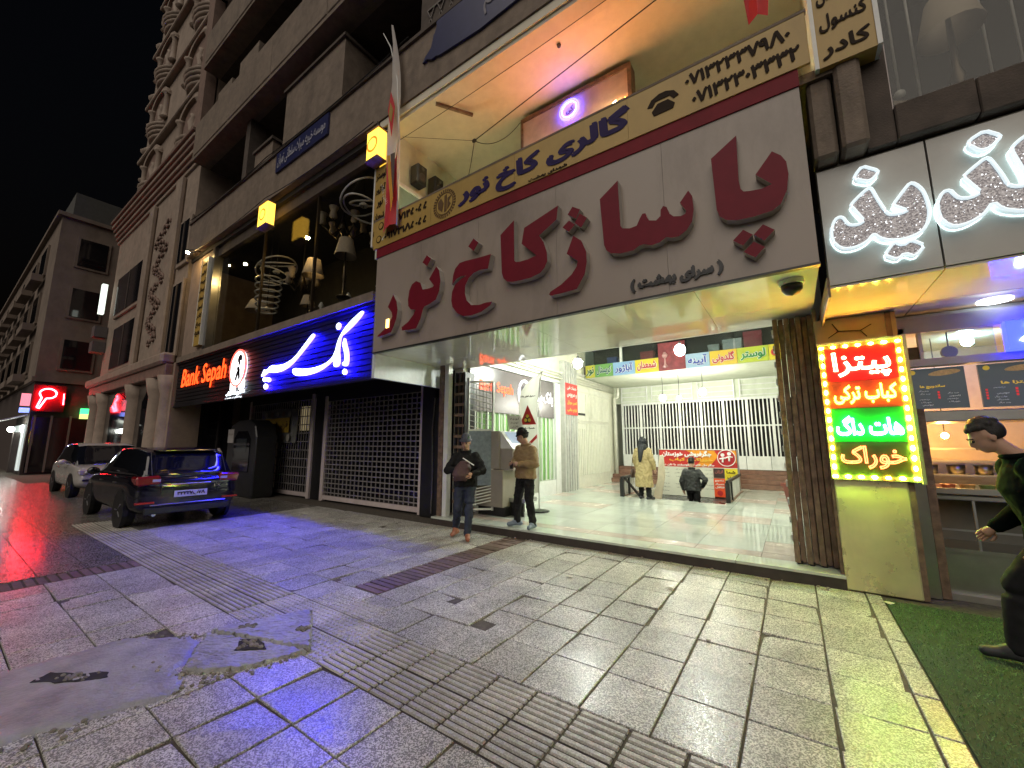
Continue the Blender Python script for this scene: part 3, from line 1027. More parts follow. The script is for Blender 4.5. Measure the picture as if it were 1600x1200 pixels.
BANK_WORDS = {
    'seen_peh_heh': [[(-8.648, 4.051), (-8.601, 3.983), (-8.813, 3.847), (-9.177, 3.619), (-9.561, 3.414), (-9.917, 3.325), (-10.304, 3.316), (-10.65, 3.368), (-10.845, 3.299), (-11.019, 3.279), (-10.92, 3.395), (-10.877, 3.465), (-10.762, 3.413), (-10.509, 3.53), (-10.202, 3.486), (-9.818, 3.481), (-9.407, 3.585), (-9.06, 3.805), (-8.778, 3.995)], [(-10.827, 3.277), (-10.673, 3.196), (-10.776, 3.118), (-10.925, 3.199)], [(-10.613, 3.244), (-10.477, 3.165), (-10.572, 3.094), (-10.71, 3.173)], [(-10.724, 3.1), (-10.596, 3.003), (-10.718, 2.92), (-10.842, 3.023)]],
    'kaf': [[(-6.853, 4.241), (-6.863, 4.161), (-7.137, 3.99), (-7.443, 3.859), (-7.579, 3.816), (-7.598, 3.643), (-7.611, 3.504), (-7.564, 3.331), (-7.569, 3.206), (-7.674, 3.168), (-7.78, 3.21), (-7.777, 3.356), (-8.095, 3.208), (-8.446, 3.129), (-8.876, 3.109), (-9.28, 3.142), (-9.44, 3.22), (-9.441, 3.345), (-8.896, 3.253), (-8.357, 3.251), (-7.959, 3.321), (-7.769, 3.454), (-7.675, 3.739), (-7.562, 3.878), (-7.368, 4.03), (-7.023, 4.191)], [(-7.686, 4.142), (-7.595, 4.054), (-7.69, 3.956), (-7.788, 4.059)]],
    'beh_alef': [[(-7.435, 3.788), (-7.362, 3.609), (-7.271, 3.432), (-7.253, 3.211), (-7.314, 3.148), (-7.441, 3.178), (-7.471, 3.242), (-7.379, 3.248), (-7.397, 3.421), (-7.498, 3.629)], [(-7.366, 3.121), (-7.274, 3.024), (-7.359, 2.965), (-7.459, 3.043)]],
}
SWEET_WORDS = {
    'yeh_zal': [[(0.775, 3.953), (0.794, 3.935), (0.816, 3.844), (0.85, 3.728), (0.873, 3.661), (0.901, 3.637), (0.969, 3.632), (1.009, 3.642), (0.924, 3.716), (0.92, 3.732), (1.0, 3.84), (1.045, 3.895), (1.076, 3.875), (1.116, 3.802), (1.133, 3.704), (1.139, 3.589), (1.12, 3.499), (1.08, 3.428), (1.021, 3.398), (0.944, 3.387), (0.858, 3.406), (0.801, 3.445), (0.77, 3.491), (0.755, 3.489), (0.719, 3.441), (0.653, 3.41), (0.578, 3.405), (0.515, 3.435), (0.477, 3.5), (0.464, 3.58), (0.481, 3.666), (0.509, 3.726), (0.544, 3.741), (0.57, 3.721), (0.587, 3.67), (0.61, 3.632), (0.673, 3.618), (0.713, 3.642), (0.634, 3.821), (0.643, 3.843), (0.723, 3.917)], [(0.75, 4.185), (0.856, 4.094), (0.844, 4.058), (0.785, 4.011), (0.68, 4.079), (0.695, 4.119)], [(0.89, 3.382), (0.942, 3.329), (0.999, 3.368), (1.077, 3.294), (1.01, 3.208), (0.945, 3.261), (0.896, 3.211), (0.814, 3.276)]],
    'lam_zal': [[(1.505, 3.94), (1.527, 3.916), (1.568, 3.778), (1.594, 3.662), (1.622, 3.632), (1.67, 3.619), (1.691, 3.63), (1.688, 3.728), (1.644, 3.945), (1.659, 3.978), (1.708, 4.021), (1.789, 4.061), (1.818, 3.93), (1.824, 3.621), (1.796, 3.457), (1.724, 3.408), (1.634, 3.415), (1.539, 3.468), (1.5, 3.547), (1.441, 3.457), (1.352, 3.408), (1.266, 3.403), (1.211, 3.461), (1.186, 3.559), (1.192, 3.654), (1.232, 3.736), (1.277, 3.736), (1.297, 3.684), (1.323, 3.64), (1.385, 3.623), (1.446, 3.647), (1.361, 3.823), (1.413, 3.87)], [(1.525, 4.178), (1.605, 4.095), (1.594, 4.069), (1.539, 4.013), (1.48, 4.012), (1.422, 4.095), (1.434, 4.131)]],
}

M_signw = mat('sign_white_sheet', (0.30, 0.25, 0.21), 0.35, var=0.05, scale=1.2, dirt=0.34, rvar=0.05)
M_red = mat('letter_red', (0.15, 0.007, 0.018), 0.5, var=0.1, spec=.2)
M_redband = mat('band_red', (0.17, 0.012, 0.02), 0.55, var=0.12, dirt=0.25, spec=.15)
M_letside = mat('letter_side_white', (0.42, 0.39, 0.35), 0.4, var=0.08)
M_conc = mat('brown_concrete', (0.178, 0.138, 0.105), 0.8, var=0.22, scale=5, bump=0.35, bscale=40, dirt=0.4)
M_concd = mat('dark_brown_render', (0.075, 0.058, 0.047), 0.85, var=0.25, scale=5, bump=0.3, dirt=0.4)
M_yelb = mat('yellow_banner_sheet', (0.40, 0.262, 0.065), 0.45, var=0.08, scale=2, dirt=0.25)
M_ink = mat('banner_ink', (0.03, 0.02, 0.014), 0.7, spec=.1)
M_navy = mat('navy_ink', (0.022, 0.012, 0.075), 0.6, spec=.2)

# canopy slab with glossy soffit sheets
x = -6.25
for i in range(6):
    x2 = x + 6.59 / 6
    for y0, y1 in ((4.56, 5.75), (5.75, 6.6)):
        MB().box(x + .002, x2 - .002, y0 + .002, y1 - .002, 3.25, 3.275).build('soffit_panel', M_soffit, ab)
    x = x2
MB().box(-6.25, .34, 4.6, 6.6, 3.277, 5.2).build('canopy_core', M_greyp, ab)
MB().box(-6.33, -6.25, 4.56, 6.55, 2.80, 5.2).build('canopy_end', mat('blue_lit_sheet', (.58, .62, .64), .3), ab)  # blue tint of reflected light put into the sheet colour
MB().box(-6.24, .33, 6.6, 6.66, 3.25, 3.32).build('canopy_edge_trim', M_whitem, ab)

ps = thing('passage_sign', 'huge white fascia sign with red raised Persian letters over the passage', 'sign', (-2.95, 4.5, 3.25))
x = -6.25
W = [1.22, 1.28, 1.36, 1.40, 1.33]
for w in W:
    MB().box(x + .0015, x + w - .0015, 4.50, 4.555, 3.26, 5.10).build('sheet', M_signw, ps)
    x += w
MB().box(-6.26, .345, 4.485, 4.555, 3.235, 3.258).build('bottom_trim', M_black, ps)
MB().box(-6.26, .345, 4.485, 4.555, 5.10, 5.285).build('red_band', M_redband, ps)
for k, polys in PASSAGE_WORDS.items():
    m = MB()
    for p in polys:
        m.prism(p, 4.40, 4.50, 0, smi=1)
    nm = 'letters' if len(k) > 4 else 'letter'
    m.build(nm, [M_red, M_letside], ps)
letters('subtitle', '( سرای بهشت )', mat('subtitle_black', (.02, .02, .022), .4), .17, (-.93, 4.497, 3.42), ps, width=.98, bold=.014, depth=.012)
MB().box(-5.76, -5.68, 4.392, 4.398, 3.62, 3.78).build('lit_strip', glow('warm_strip', (1, .62, .15), 3.0), ps)

# yellow banner above the red band
yb = thing('gallery_banner', 'yellow banner with navy Persian words, gear emblem and phone numbers', 'banner', (-2.9, 4.47, 5.42))
x = -6.35
for w in (1.55, 1.75, 1.7, 1.8):
    MB().box(x, x + w - .003, 4.47, 4.50, 5.287, 5.86).build('sheet', M_yelb, yb)
    x += w
MB().box(-6.36, .46, 4.465, 4.52, 5.86, 5.89).build('top_frame', M_conc, yb)
for xx in (-4.6, -2.0, -.2):
    MB().box(xx, xx + .04, 4.5, 4.56, 5.3, 5.85).build('rear_batten', M_rust, yb)
letters('gallery_words', 'گالری کاخ نور', M_navy, .46, (-2.74, 4.468, 5.56), yb, width=2.85, bold=.030)
letters('small_line', 'شهدای بهشت', M_ink, .06, (-2.5, 4.468, 5.32), yb, width=.62, bold=.003)
letters('phone_number', '۰۷۱۳۲۳۳۷۹Λ۰', M_ink, .17, (-.18, 4.468, 5.71), yb, width=1.0, bold=.009)
letters('phone_number', '۰۷۱۳۲۳۰۳۳۳۲', M_ink, .17, (-.12, 4.468, 5.45), yb, width=1.0, bold=.009)
letters('phone_number', '۰۹۱۷۷۱۴۵۰۵۵', M_ink, .15, (-5.45, 4.468, 5.72), yb, width=1.15, bold=.009)
letters('phone_number', '۰۹۱۷۳۱Λ۵۰۵۵', M_ink, .15, (-5.45, 4.468, 5.46), yb, width=1.15, bold=.009)
# telephone pictogram
tp = MB()
tp.prism([(-1.04, 5.45), (-0.82, 5.45), (-0.80, 5.51), (-0.87, 5.59), (-0.99, 5.59), (-1.06, 5.51)], 4.462, 4.4685)
tp.prism([(-1.11, 5.59), (-1.06, 5.67), (-0.97, 5.71), (-0.89, 5.71), (-0.80, 5.67), (-0.75, 5.59), (-0.81, 5.57), (-0.85, 5.63), (-1.01, 5.63), (-1.05, 5.57)], 4.462, 4.4685)
tp.build('telephone_mark', M_ink, yb)
# gear emblem
M_gear = mat('emblem_brown', (.10, .05, .012), .5)
ge = MB()
cx, cz = -4.47, 5.575
for i in range(30):
    a = 2 * math.pi * i / 30
    ge.prism([(cx + r * math.cos(a + d), cz + r * math.sin(a + d)) for r, d in ((.21, -.05), (.255, -.06), (.255, .06), (.21, .05))], 4.462, 4.4685)
ring = lambda r: [(cx + r * math.cos(2 * math.pi * i / 24), cz + r * math.sin(2 * math.pi * i / 24)) for i in range(24)]
for i in range(24):
    a, b = 2 * math.pi * i / 24, 2 * math.pi * (i + 1) / 24
    ge.prism([(cx + .20 * math.cos(a), cz + .20 * math.sin(a)), (cx + .20 * math.cos(b), cz + .20 * math.sin(b)), (cx + .185 * math.cos(b), cz + .185 * math.sin(b)), (cx + .185 * math.cos(a), cz + .185 * math.sin(a))], 4.463, 4.4685)
ge.prism([(cx - .14, cz - .05), (cx - .05, cz - .13), (cx - .02, cz + .02), (cx - .08, cz + .12), (cx - .15, cz + .06)], 4.461, 4.4685)
ge.prism([(cx, cz - .15), (cx + .05, cz - .14), (cx + .05, cz + .15), (cx, cz + .14)], 4.461, 4.4685)
ge.prism([(cx + .07, cz - .12), (cx + .14, cz - .04), (cx + .10, cz + .02), (cx + .15, cz + .10), (cx + .07, cz + .08)], 4.461, 4.4685)
ge.build('gear_emblem', M_gear, yb)
for z in (5.46, 5.72):
    MB().lathe([(.075, 0), (.075, -.006)], (-6.16 + (.02 if z > 5.6 else -.03), 4.469, z), 18, ax='y').lathe([(.055, -.006), (.055, -.009)], (-6.16 + (.02 if z > 5.6 else -.03), 4.469, z), 18, mi=1, ax='y').build('round_icon', [M_ink, M_yelb], yb)
MB().prism([(-6.10, 5.43), (-5.99, 5.52), (-6.08, 5.40)], 4.46, 4.4685).build('arrow_icon', mat('icon_white', (.6, .58, .5), .5), yb)

# ---------------------------------------------------------------- recess with the lit gallery front above the banner
M_soffw = mat('recess_plaster', (0.62, 0.58, 0.46), 0.7, var=0.06, dirt=0.15)
MB().box(-6.5, -6.3, 4.62, 7.6, 5.2, 8.04).build('recess_side_wall', M_pale, ab)
MB().box(-6.3, .62, 4.62, 7.6, 5.2, 5.3).build('recess_floor', M_conc, ab)
MB().box(-6.3, .62, 7.4, 7.6, 5.3, 8.04).build('recess_back_wall', M_soffw, ab)
MB().box(.62, .8, 4.9, 7.6, 5.2, 8.04).build('recess_side_wall', M_soffw, ab)
MB().box(-6.5, .8, 4.58, 7.6, 8.04, 8.2).build('recess_ceiling', M_soffw, ab)
MB().box(-6.5, .8, 4.62, 4.95, 7.96, 8.035).build('recess_ceiling_drop', M_soffw, ab)
MB().box(-6.29, -6.24, 4.9, 7.3, 6.35, 6.85).build('shop_band', mat('teal_glass_band', (.22, .30, .27), .25), ab)
MB().box(-6.28, -6.2, 4.88, 7.35, 6.85, 6.93).build('shop_band_frame', M_whitem, ab)
for y in (5.35, 5.85):
    sp = thing('wall_speaker', 'black boxy loudspeaker on the pale side wall beside ' + ('the feather flag' if y < 5.5 else 'the cable knot'), 'speaker', (-6.2, y, 7.1))
    MB().box(-6.27, -6.02, y - .14, y + .14, 7.05, 7.5).build('cabinet', M_black, sp, bevel=.03)
    MB().lathe([(.10, 0), (.08, .012), (.03, .004)], (-6.02, y, 7.2), 16, ax='x').build('cone', mat('speaker_cone', (.05, .05, .05), .5), sp)
    MB().lathe([(.045, 0), (.03, .01)], (-6.02, y, 7.4), 14, ax='x').build('tweeter', mat('speaker_cone', (.05, .05, .05), .5), sp)
# lit board with neon
nb = thing('neon_board', 'pale boxed board with blue neon ring and amber neon letters behind the banner', 'sign', (-2.8, 5.95, 5.6))
MB().box(-3.86, -1.75, 5.95, 6.15, 5.31, 7.86).build('face', mat('board_face', (.62, .52, .48), .5), nb)
for a in ((-3.9, -1.71, 5.93, 6.17, 7.84, 7.92), (-1.77, -1.71, 5.93, 6.17, 5.31, 7.84), (-3.9, -3.85, 5.93, 6.17, 5.31, 7.84)):
    MB().box(*a).build('frame', M_rust, nb)
c = (-2.83, 5.9, 7.58)
MB().tube([(c[0] + .19 * math.cos(t), 5.9, c[2] + .19 * math.sin(t)) for t in [i * math.pi / 12 for i in range(24)]], .015, 6, closed=True).build('neon_ring', glow('neon_blue', (.035, .03, 1.0), 13.0), nb)
MB().tube([(c[0] + .145 * math.cos(t), 5.9, c[2] + .145 * math.sin(t)) for t in [i * math.pi / 12 for i in range(24)]], .008, 6, closed=True).build('neon_ring', glow('neon_violet', (.45, .3, 1.0), 7.0), nb)
letters('ring_mark', 'کی', mat('ring_mark', (.25, .08, .12), .5), .16, (c[0], 5.92, c[2]), nb, width=.15, bold=.006)
letters('neon_words', 'گالری کاخ نور', glow('neon_amber', (1.0, .36, .05), 16.0), .62, (-2.72, 5.91, 6.98), nb, width=1.9, outline=.013)
MB().tube([(-2.42, 5.88, 7.02), (-1.95, 5.88, 7.26)], .018, 6).build('neon_stroke', glow('neon_gold', (1.0, .75, .35), 14.0), nb)
# tubes on the ledge behind the banner that wash the recess
for x0, x1, col, s, lab in ((-6.1, -4.3, (.95, 1.0, .58), 26.0, 'greenish fluorescent tube on the ledge behind the banner by the speakers'), (-3.4, -1.6, (1.0, .27, .015), 40.0, 'amber tube lamp on the ledge below the neon board'), (-1.0, .4, (.95, 1.0, .58), 18.0, 'greenish fluorescent tube on the ledge behind the phone numbers')):
    t = thing('ledge_lamp', lab, 'lamp', ((x0 + x1) / 2, 5.2, 5.32))
    MB().box(x0, x1, 5.1, 5.3, 5.302, 5.38).build('base', M_whitem, t)
    if col[1] < .5:
        MB().box(x0 - .1, x1 + .1, 5.34, 5.36, 5.302, 5.92).build('reflector', M_whitem, t)  # unseen plate added to keep amber light off the neon board
    MB().tube([(x0 + .05, 5.2, 5.42), (x1 - .05, 5.2, 5.42)], .025, 8).build('tube', glow('tube_%d' % int(10 * abs(x0)), col, s), t)
# cables and clutter
M_wire = mat('black_wire', (.015, .015, .015), .6)
def wire(name, pts, r, lab, n=14, sag=0.0):
    P = []
    for (a, b) in zip(pts[:-1], pts[1:]):
        for i in range(n):
            t = i / n
            P.append((a[0] + (b[0] - a[0]) * t, a[1] + (b[1] - a[1]) * t, a[2] + (b[2] - a[2]) * t - sag * 4 * t * (1 - t)))
    P.append(pts[-1])
    return tag(MB().tube(P, r, 5).build(name, M_wire), lab, 'cable')
wire('cable', [(-17.3, 4.5, 9.6), (-11.5, 4.48, 9.55), (-5.6, 4.48, 9.58)], .012, 'slack black cable strung along the top of the concrete fascia', sag=.12)
wire('cable', [(-16.9, 4.45, 8.15), (-11.1, 4.4, 8.12), (-6.5, 4.42, 8.1)], .010, 'thin black cable looping along the lamp shop header under the fascia', sag=.10)
wire('cable', [(-6.3, 4.9, 7.9), (-1.5, 4.8, 7.92), (.6, 4.9, 8.0)], .006, 'second thin cable crossing the lit recess close under its ceiling', sag=.05)
kn = (-4.55, 5.3, 7.35)
wire('cable', [kn, (.62, 5.0, 7.98)], .009, 'thin cable running from the knot across the recess to the right column')
wire('cable', [kn, (-3.9, 5.92, 7.86)], .007, 'slack cable from the knot to the corner of the neon board', sag=.22)
wire('cable', [kn, (-5.0, 5.6, 6.8), (-6.1, 5.85, 7.1)], .007, 'drooping cable from the knot to the wall speakers', sag=.1)
wire('cable', [kn, (-6.3, 4.9, 8.0)], .004, 'hair thin cable from the knot up to the ceiling corner')
tag(MB().ball(kn, .045, 8, 6, sz=(1.2, .8, .8)).build('cable_knot', M_wire), 'black knot of cables hanging in front of the pale recess wall', 'cable knot')
tag(MB().lathe([(.035, 0), (.03, -.03), (.0, -.04)], (-2.6, 5.1, 8.03), 10).build('ceiling_hook', M_black), 'small dark hook under the orange lit ceiling', 'hook')
tag(MB().bar((-5.0, 4.7, 7.93), (-4.6, 5.3, 7.93), .05, .05).build('ceiling_bracket', M_rust), 'short rusty bar bolted under the recess ceiling edge', 'bracket')

# ---------------------------------------------------------------- yellow word columns either side of the recess
def column_sign(x0, x1, y, z0, z1, words, lab, lit):
    t = thing('column_sign', lab, 'sign', ((x0 + x1) / 2, y, z0), 'yellow upright word panels')
    MB().box(x0, x1, y, y + .25, z0, z1).build('panel', M_yelb, t)
    MB().box(x0 - .035, x0, y - .01, y + .26, z0, z1).build('side_frame', M_whitem, t)
    MB().box(x1, x1 + .035, y - .01, y + .26, z0, z1).build('side_frame', M_whitem, t)
    z = z1 - .2
    for w in words:
        letters('word', w, M_ink, .2, ((x0 + x1) / 2, y - .002, z), t, width=(x1 - x0) * (.85 if len(w) > 3 else .5), bold=.008)
        z -= .30
    return t
column_sign(.52, .95, 4.56, 5.24, 8.0, ['لوستر', 'آباژور', 'آیینه', 'کریستال', 'مجسمه', 'تابلو', 'شمعدان', 'کنسول', 'کادر'], 'dim yellow upright panel of black Persian words above the ribbed concrete pilaster', False)
column_sign(-6.52, -6.16, 4.56, 5.44, 7.12, ['لوستر', 'آباژور', 'نور', 'شمعدان', 'سرویس'], 'yellow upright word panel beside the feather flag at the end of the big sign', True)
column_sign(-15.95, -15.45, 4.62, 4.75, 7.75, ['لوستر', 'آباژور', 'آیینه', 'کریستال', 'شمعدان', 'کنسول', 'کادر', 'چراغ', 'هدیه'], 'yellow upright word panel at the far corner of the lamp shop', True)
M_lbox = glow('light_box_yellow', (1.0, .55, .06), 1.5)
def light_box(x, y, z, w, h, lab):
    t = thing('light_box', lab, 'light box', (x, y, z), 'small lit yellow boxes hung along the arcade')
    MB().box(x - w / 2, x + w / 2, y - .10, y + .10, z - h / 2, z + h / 2).build('box', M_lbox, t, bevel=.01)
    MB().box(x - w / 2 - .015, x + w / 2 + .015, y - .115, y + .115, z - h / 2 - .03, z - h / 2).build('rim', M_rust, t)
    MB().box(x - w / 2 - .015, x + w / 2 + .015, y - .115, y + .115, z + h / 2, z + h / 2 + .03).build('rim', M_rust, t)
    MB().lathe([(h * .27, 0), (h * .27, -.004)], (x, y - .1005, z), 20, ax='y').lathe([(h * .2, -.004), (h * .2, -.006)], (x, y - .1005, z), 20, mi=1, ax='y').build('emblem', [glow('box_emblem', (.8, .3, .02), .35), M_lbox], t)
    MB().tube([(x, y, z + h / 2), (x, y, 8.08)], .015, 6).build('hanger', M_black, t)
    return t
light_box(-6.4, 4.45, 7.5, .36, .62, 'lit yellow box with emblem beside the top of the feather flag')
light_box(-11.05, 4.45, 7.6, .5, .62, 'lit yellow box with emblem under the fascia in the middle of the lamp shop')
def spot(x, y, z, lab, s=200.0):
    t = thing('spot_lamp', lab, 'lamp', (x, y, z), 'small warm spot lamps along the lamp shop front')
    MB().tube([(x, y + .35, z + .15), (x, y + .1, z + .12), (x, y, z + .05)], .015, 6).build('arm', M_black, t)
    MB().lathe([(.03, .09), (.06, .06), (.075, .0)], (x, y, z), 12).build('hood', M_black, t, smooth=True)
    MB().ball((x, y, z - .005), .055, 10, 6).build('bulb', glow('spot_warm', (1.0, .66, .24), s), t, smooth=True)
spot(-16.4, 4.3, 8.05, 'small bright spot lamp at the far upper corner of the lamp shop')
spot(-13.95, 5.15, 7.3, 'small bright spot lamp beside the far word panel in the lamp shop window')
spot(-10.3, 5.2, 7.1, 'small bright spot lamp just below the lit yellow box')
# feather flag
fl = thing('feather_flag', 'tall narrow white and red feather flag standing on the canopy edge', 'flag', (-5.75, 4.4, 5.4))
pole = [(-5.56, 4.38, 5.5), (-5.6, 4.38, 7.2), (-5.75, 4.38, 8.6), (-6.0, 4.38, 9.5), (-6.27, 4.38, 10.0)]
MB().tube(pole, [.02, .018, .015, .012, .008], 8).build('pole', M_whitem, fl, smooth=True)
def flagpart(z0, z1, mi):
    m = MB()
    K = 12
    vs = []
    for i in range(K + 1):
        z = z0 + (z1 - z0) * i / K
        t = (z - 5.55) / 4.45
        xr = -5.56 - .04 * t - .70 * max(0, t - .3) ** 2.0 * 1.0
        wd = .42 * (1 - t) ** .75 + .02
        for j in range(4):
            u = j / 3
            vs.append((xr - wd * u, 4.37 + .05 * math.sin(u * 5 + z * 1.6), z - .05 * u))
    fs = [(i * 4 + j, i * 4 + j + 1, (i + 1) * 4 + j + 1, (i + 1) * 4 + j) for i in range(K) for j in range(3)]
    m.add(vs, fs)
    return m
M_flw = cloth('flag_white', (.62, .58, .55))
M_flr = mat('flag_red', (.5, .025, .03), .6)
o = flagpart(6.95, 9.95, 0).build('white_cloth', M_flw, fl, smooth=True)
o = flagpart(5.55, 6.93, 0).build('red_cloth', M_flr, fl, smooth=True)
for pts, m_ in (([(-5.72, 7.3), (-5.66, 7.9), (-5.80, 8.3), (-5.86, 7.9)], M_flr), ([(-5.74, 7.6), (-5.70, 7.85), (-5.79, 8.05), (-5.82, 7.8)], M_yelb)):
    MB().prism(pts, 4.285 if m_ is M_flr else 4.275, 4.29, 0).build('diamond_mark', m_, fl)
MB().prism([(-5.62, 5.75), (-5.58, 6.0), (-5.66, 6.5), (-5.72, 6.9), (-5.80, 6.93), (-5.74, 6.5), (-5.66, 6.05)], 4.27, 4.28).build('gold_wave', mat('flag_gold', (.62, .30, .03), .6), fl)
MB().prism([(-5.575, 6.0), (-5.575, 6.9), (-5.70, 6.92), (-5.65, 6.5)], 4.272, 4.276).build('dark_wave', mat('flag_brown', (.09, .06, .05), .6), fl)
letters('flag_line', 'تلفن بانک', mat('flag_ink_white', (.6, .55, .5), .6), .09, (-5.82, 4.26, 6.15), fl, u=(.35, 0, -.93), w=(.93, 0, .35), width=.5)
# second flag, only its lower tip hangs into view
MB_ = MB().add([(-.02, 4.6, 6.15), (.16, 4.6, 6.15), (.30, 4.62, 7.6), (-.12, 4.58, 7.6), (.07, 4.52, 6.15), (.09, 4.5, 7.6)], [(0, 4, 5, 3), (4, 1, 2, 5)])
tag(MB_.build('hanging_flag', M_flr), 'crumpled red flag tip hanging above the phone numbers', 'flag')

# ================================================================ bank front under the lamp shop
M_slat = mat('dark_slat', (0.007, 0.006, 0.008), 0.45, var=0.15)
M_slatb = mat('dark_backing', (0.02, 0.016, 0.014), 0.6)
M_postw = mat('pinkish_white_post', (0.58, 0.50, 0.48), 0.45, var=0.1, dirt=0.2)
M_grille = mat('dull_grille_metal', (0.42, 0.39, 0.38), 0.35, metal=0.5, var=0.15)
M_dglass = mat('dark_window_glass', (0.008, 0.008, 0.01), 0.06, var=0.2, spec=0.8)
M_beige = mat('beige_stone', (0.27, 0.20, 0.155), 0.7, var=0.15, scale=3, bump=0.15, dirt=0.3)
MB().box(-17.4, -6.2, 6.75, 6.95, 0, 4.4).build('bank_wall', M_slatb, ab)
MB().box(-17.45, -6.35, 4.76, 6.75, 3.4, 3.5).build('bank_soffit', M_slatb, ab)
MB().box(-17.6, -17.42, 4.62, 6.9, 0, 4.4).build('bank_return_wall', M_beige, ab)
MB().box(-17.42, -17.40, 5.5, 6.5, 0.2, 3.2).build('dark_panel', M_dglass, ab)
MB().box(-7.0, -6.2, 6.45, 6.75, 0, 3.4).build('black_column', M_black, ab, bevel=.02)
MB().box(-11.85, -11.25, 6.62, 6.75, 0, 3.4).build('black_column', M_black, ab)
MB().box(-6.1, -5.98, 6.1, 6.22, 0.0, 3.25).build('rusty_post', M_rust, ab)
MB().box(-5.97, -5.86, 6.12, 6.24, FZ, 3.25).build('white_post', M_whitem, ab)
MB().box(-6.6, -6.5, 6.38, 6.45, 2.62, 2.78).build('junction_box', M_black, ab)
MB().tube([(-6.55, 6.42, 2.7), (-6.6, 6.41, 1.9), (-6.56, 6.41, 1.0), (-6.58, 6.42, .1)], .014, 6).build('conduit', M_chrome, ab)

def grid_shutter(x0, x1, z0, z1, y, lab, dx, dz, frame=True):
    t = thing('roller_grille', lab, 'shutter', ((x0 + x1) / 2, y, z0))
    n = int((x1 - x0) / dx)
    for i in range(n + 1):
        x = x0 + (x1 - x0) * i / n
        MB().box(x - .011, x + .011, y - .02, y + .002, z0, z1).build('upright_bar', M_grille, t)
    n = int((z1 - z0) / dz)
    for i in range(n + 1):
        z = z0 + (z1 - z0) * i / n
        MB().box(x0, x1, y - .034, y - .018, z - .016, z + .012).build('cross_bar', M_grille, t)
    for xx in (x0 - .14, x1):
        MB().box(xx, xx + .14, y - .07, y + .05, 0.0, z1 + .15).build('guide_post', M_postw, t, bevel=.01)
    MB().box(x0, x1, y - .05, y + .02, z0 - .07, z0 + .04).build('bottom_rail', M_postw, t)
    MB().box(x0 - .14, x1 + .14, y - .05, y + .1, z1, z1 + .55).build('shutter_box', M_slat, t)
    return t
grid_shutter(-11.05, -7.15, .12, 2.82, 6.6, 'wide grid roller shutter with pale guide posts closed over the bank window', .17, .125)
grid_shutter(-15.95, -11.95, .12, 2.95, 6.62, 'darker grid roller shutter over the bank door behind the hung poster', .14, .25)
MB().box(-11.05, -7.15, 6.66, 6.68, .05, 3.3).build('window_pane', M_dglass, ab)
MB().box(-15.95, -11.95, 6.68, 6.70, .05, 3.3).build('window_pane', M_dglass, ab)
# cream strips showing behind the left grille
for i in range(6):
    MB().box(-12.65 + .11 * i, -12.60 + .11 * i, 6.64, 6.66, 2.0, 2.75).build('cream_bar', mat('cream_strip', (.5, .42, .25), .5, em=(1, .8, .45), es=.10), ab)  # cream bars with a faint warm emission put in
# poster
po = thing('hung_poster', 'faded poster with yellow centre hung on the dark bank door grille', 'poster', (-13.8, 6.5, 1.6))
M_pog = mat('poster_grey', (.20, .20, .18), .6, var=.3, scale=10)
vs = []
for i in range(9):
    for j in range(5):
        vs.append((-15.0 + 2.3 * i / 8 + .03 * math.sin(j), 6.52 + .025 * math.sin(i * 1.1), 1.62 + 1.06 * j / 4 + .05 * math.sin(i * .39) * (j / 4)))
MB().add(vs, [(i * 5 + j, (i + 1) * 5 + j, (i + 1) * 5 + j + 1, i * 5 + j + 1) for i in range(8) for j in range(4)]).build('sheet', M_pog, po)
MB().box(-14.65, -13.05, 6.475, 6.483, 1.95, 2.42).build('yellow_field', mat('poster_yellow', (.42, .27, .03), .6, var=.2), po)
letters('headline', 'قرض الحسنه', mat('poster_ink', (.10, .06, .02), .6), .26, (-13.85, 6.474, 2.18), po, width=1.4, bold=.006)
for k in range(5):
    MB().lathe([(.11, 0), (.11, -.008)], (-14.6 + .38 * k, 6.48, 1.78), 12, ax='y').build('round_badge', mat('badge_%d' % (k % 2), ((.35, .33, .28), (.2, .14, .10))[k % 2], .6), po)
for k in range(5):
    MB().lathe([(.09, 0), (.09, -.008)], (-14.6 + .38 * k, 6.48, 2.54), 12, ax='y').build('round_badge', mat('badge_%d' % (k % 2), (.3, .3, .3), .6), po)
# cash machine kiosk
ak = thing('cash_machine', 'black arched outdoor cash machine kiosk with small white notice by the bank door', 'cash machine', (-14.2, 5.7, 0))
prof = [(-15.15, 0), (-15.15, 1.9), (-14.9, 2.2), (-14.4, 2.33), (-13.7, 2.33), (-13.3, 2.15), (-13.15, 1.8), (-13.15, 0)]
MB().prism(prof, 5.6, 6.2).build('cabinet', mat('kiosk_black', (.02, .021, .024), .35, var=.2), ak, bevel=.03)
MB().prism([(-14.6, .75), (-14.6, 1.75), (-14.35, 1.98), (-13.75, 1.98), (-13.5, 1.75), (-13.5, .75)], 5.575, 5.605).build('recess', M_dglass, ak)
MB().box(-15.1, -14.68, 5.58, 5.6, 1.62, 2.05).build('notice', mat('notice_grey', (.35, .33, .32), .5), ak)
letters('notice_text', 'خودپرداز', mat('poster_ink', (.10, .06, .02), .6), .09, (-14.89, 5.578, 1.9), ak, width=.34)
MB().box(-14.4, -13.7, 5.57, 5.58, 1.35, 1.75).build('screen', mat('dead_screen', (.03, .035, .04), .1), ak)
# pale folded board leaning by the kiosk
lb_ = MB().prism([(-15.9, 0), (-15.3, 0), (-15.35, 1.3), (-15.6, 1.45), (-15.75, .9)], 5.5, 5.56).build('leaning_board', M_postw)
tag(lb_, 'dusty pale board leaning beside the cash machine kiosk', 'board')

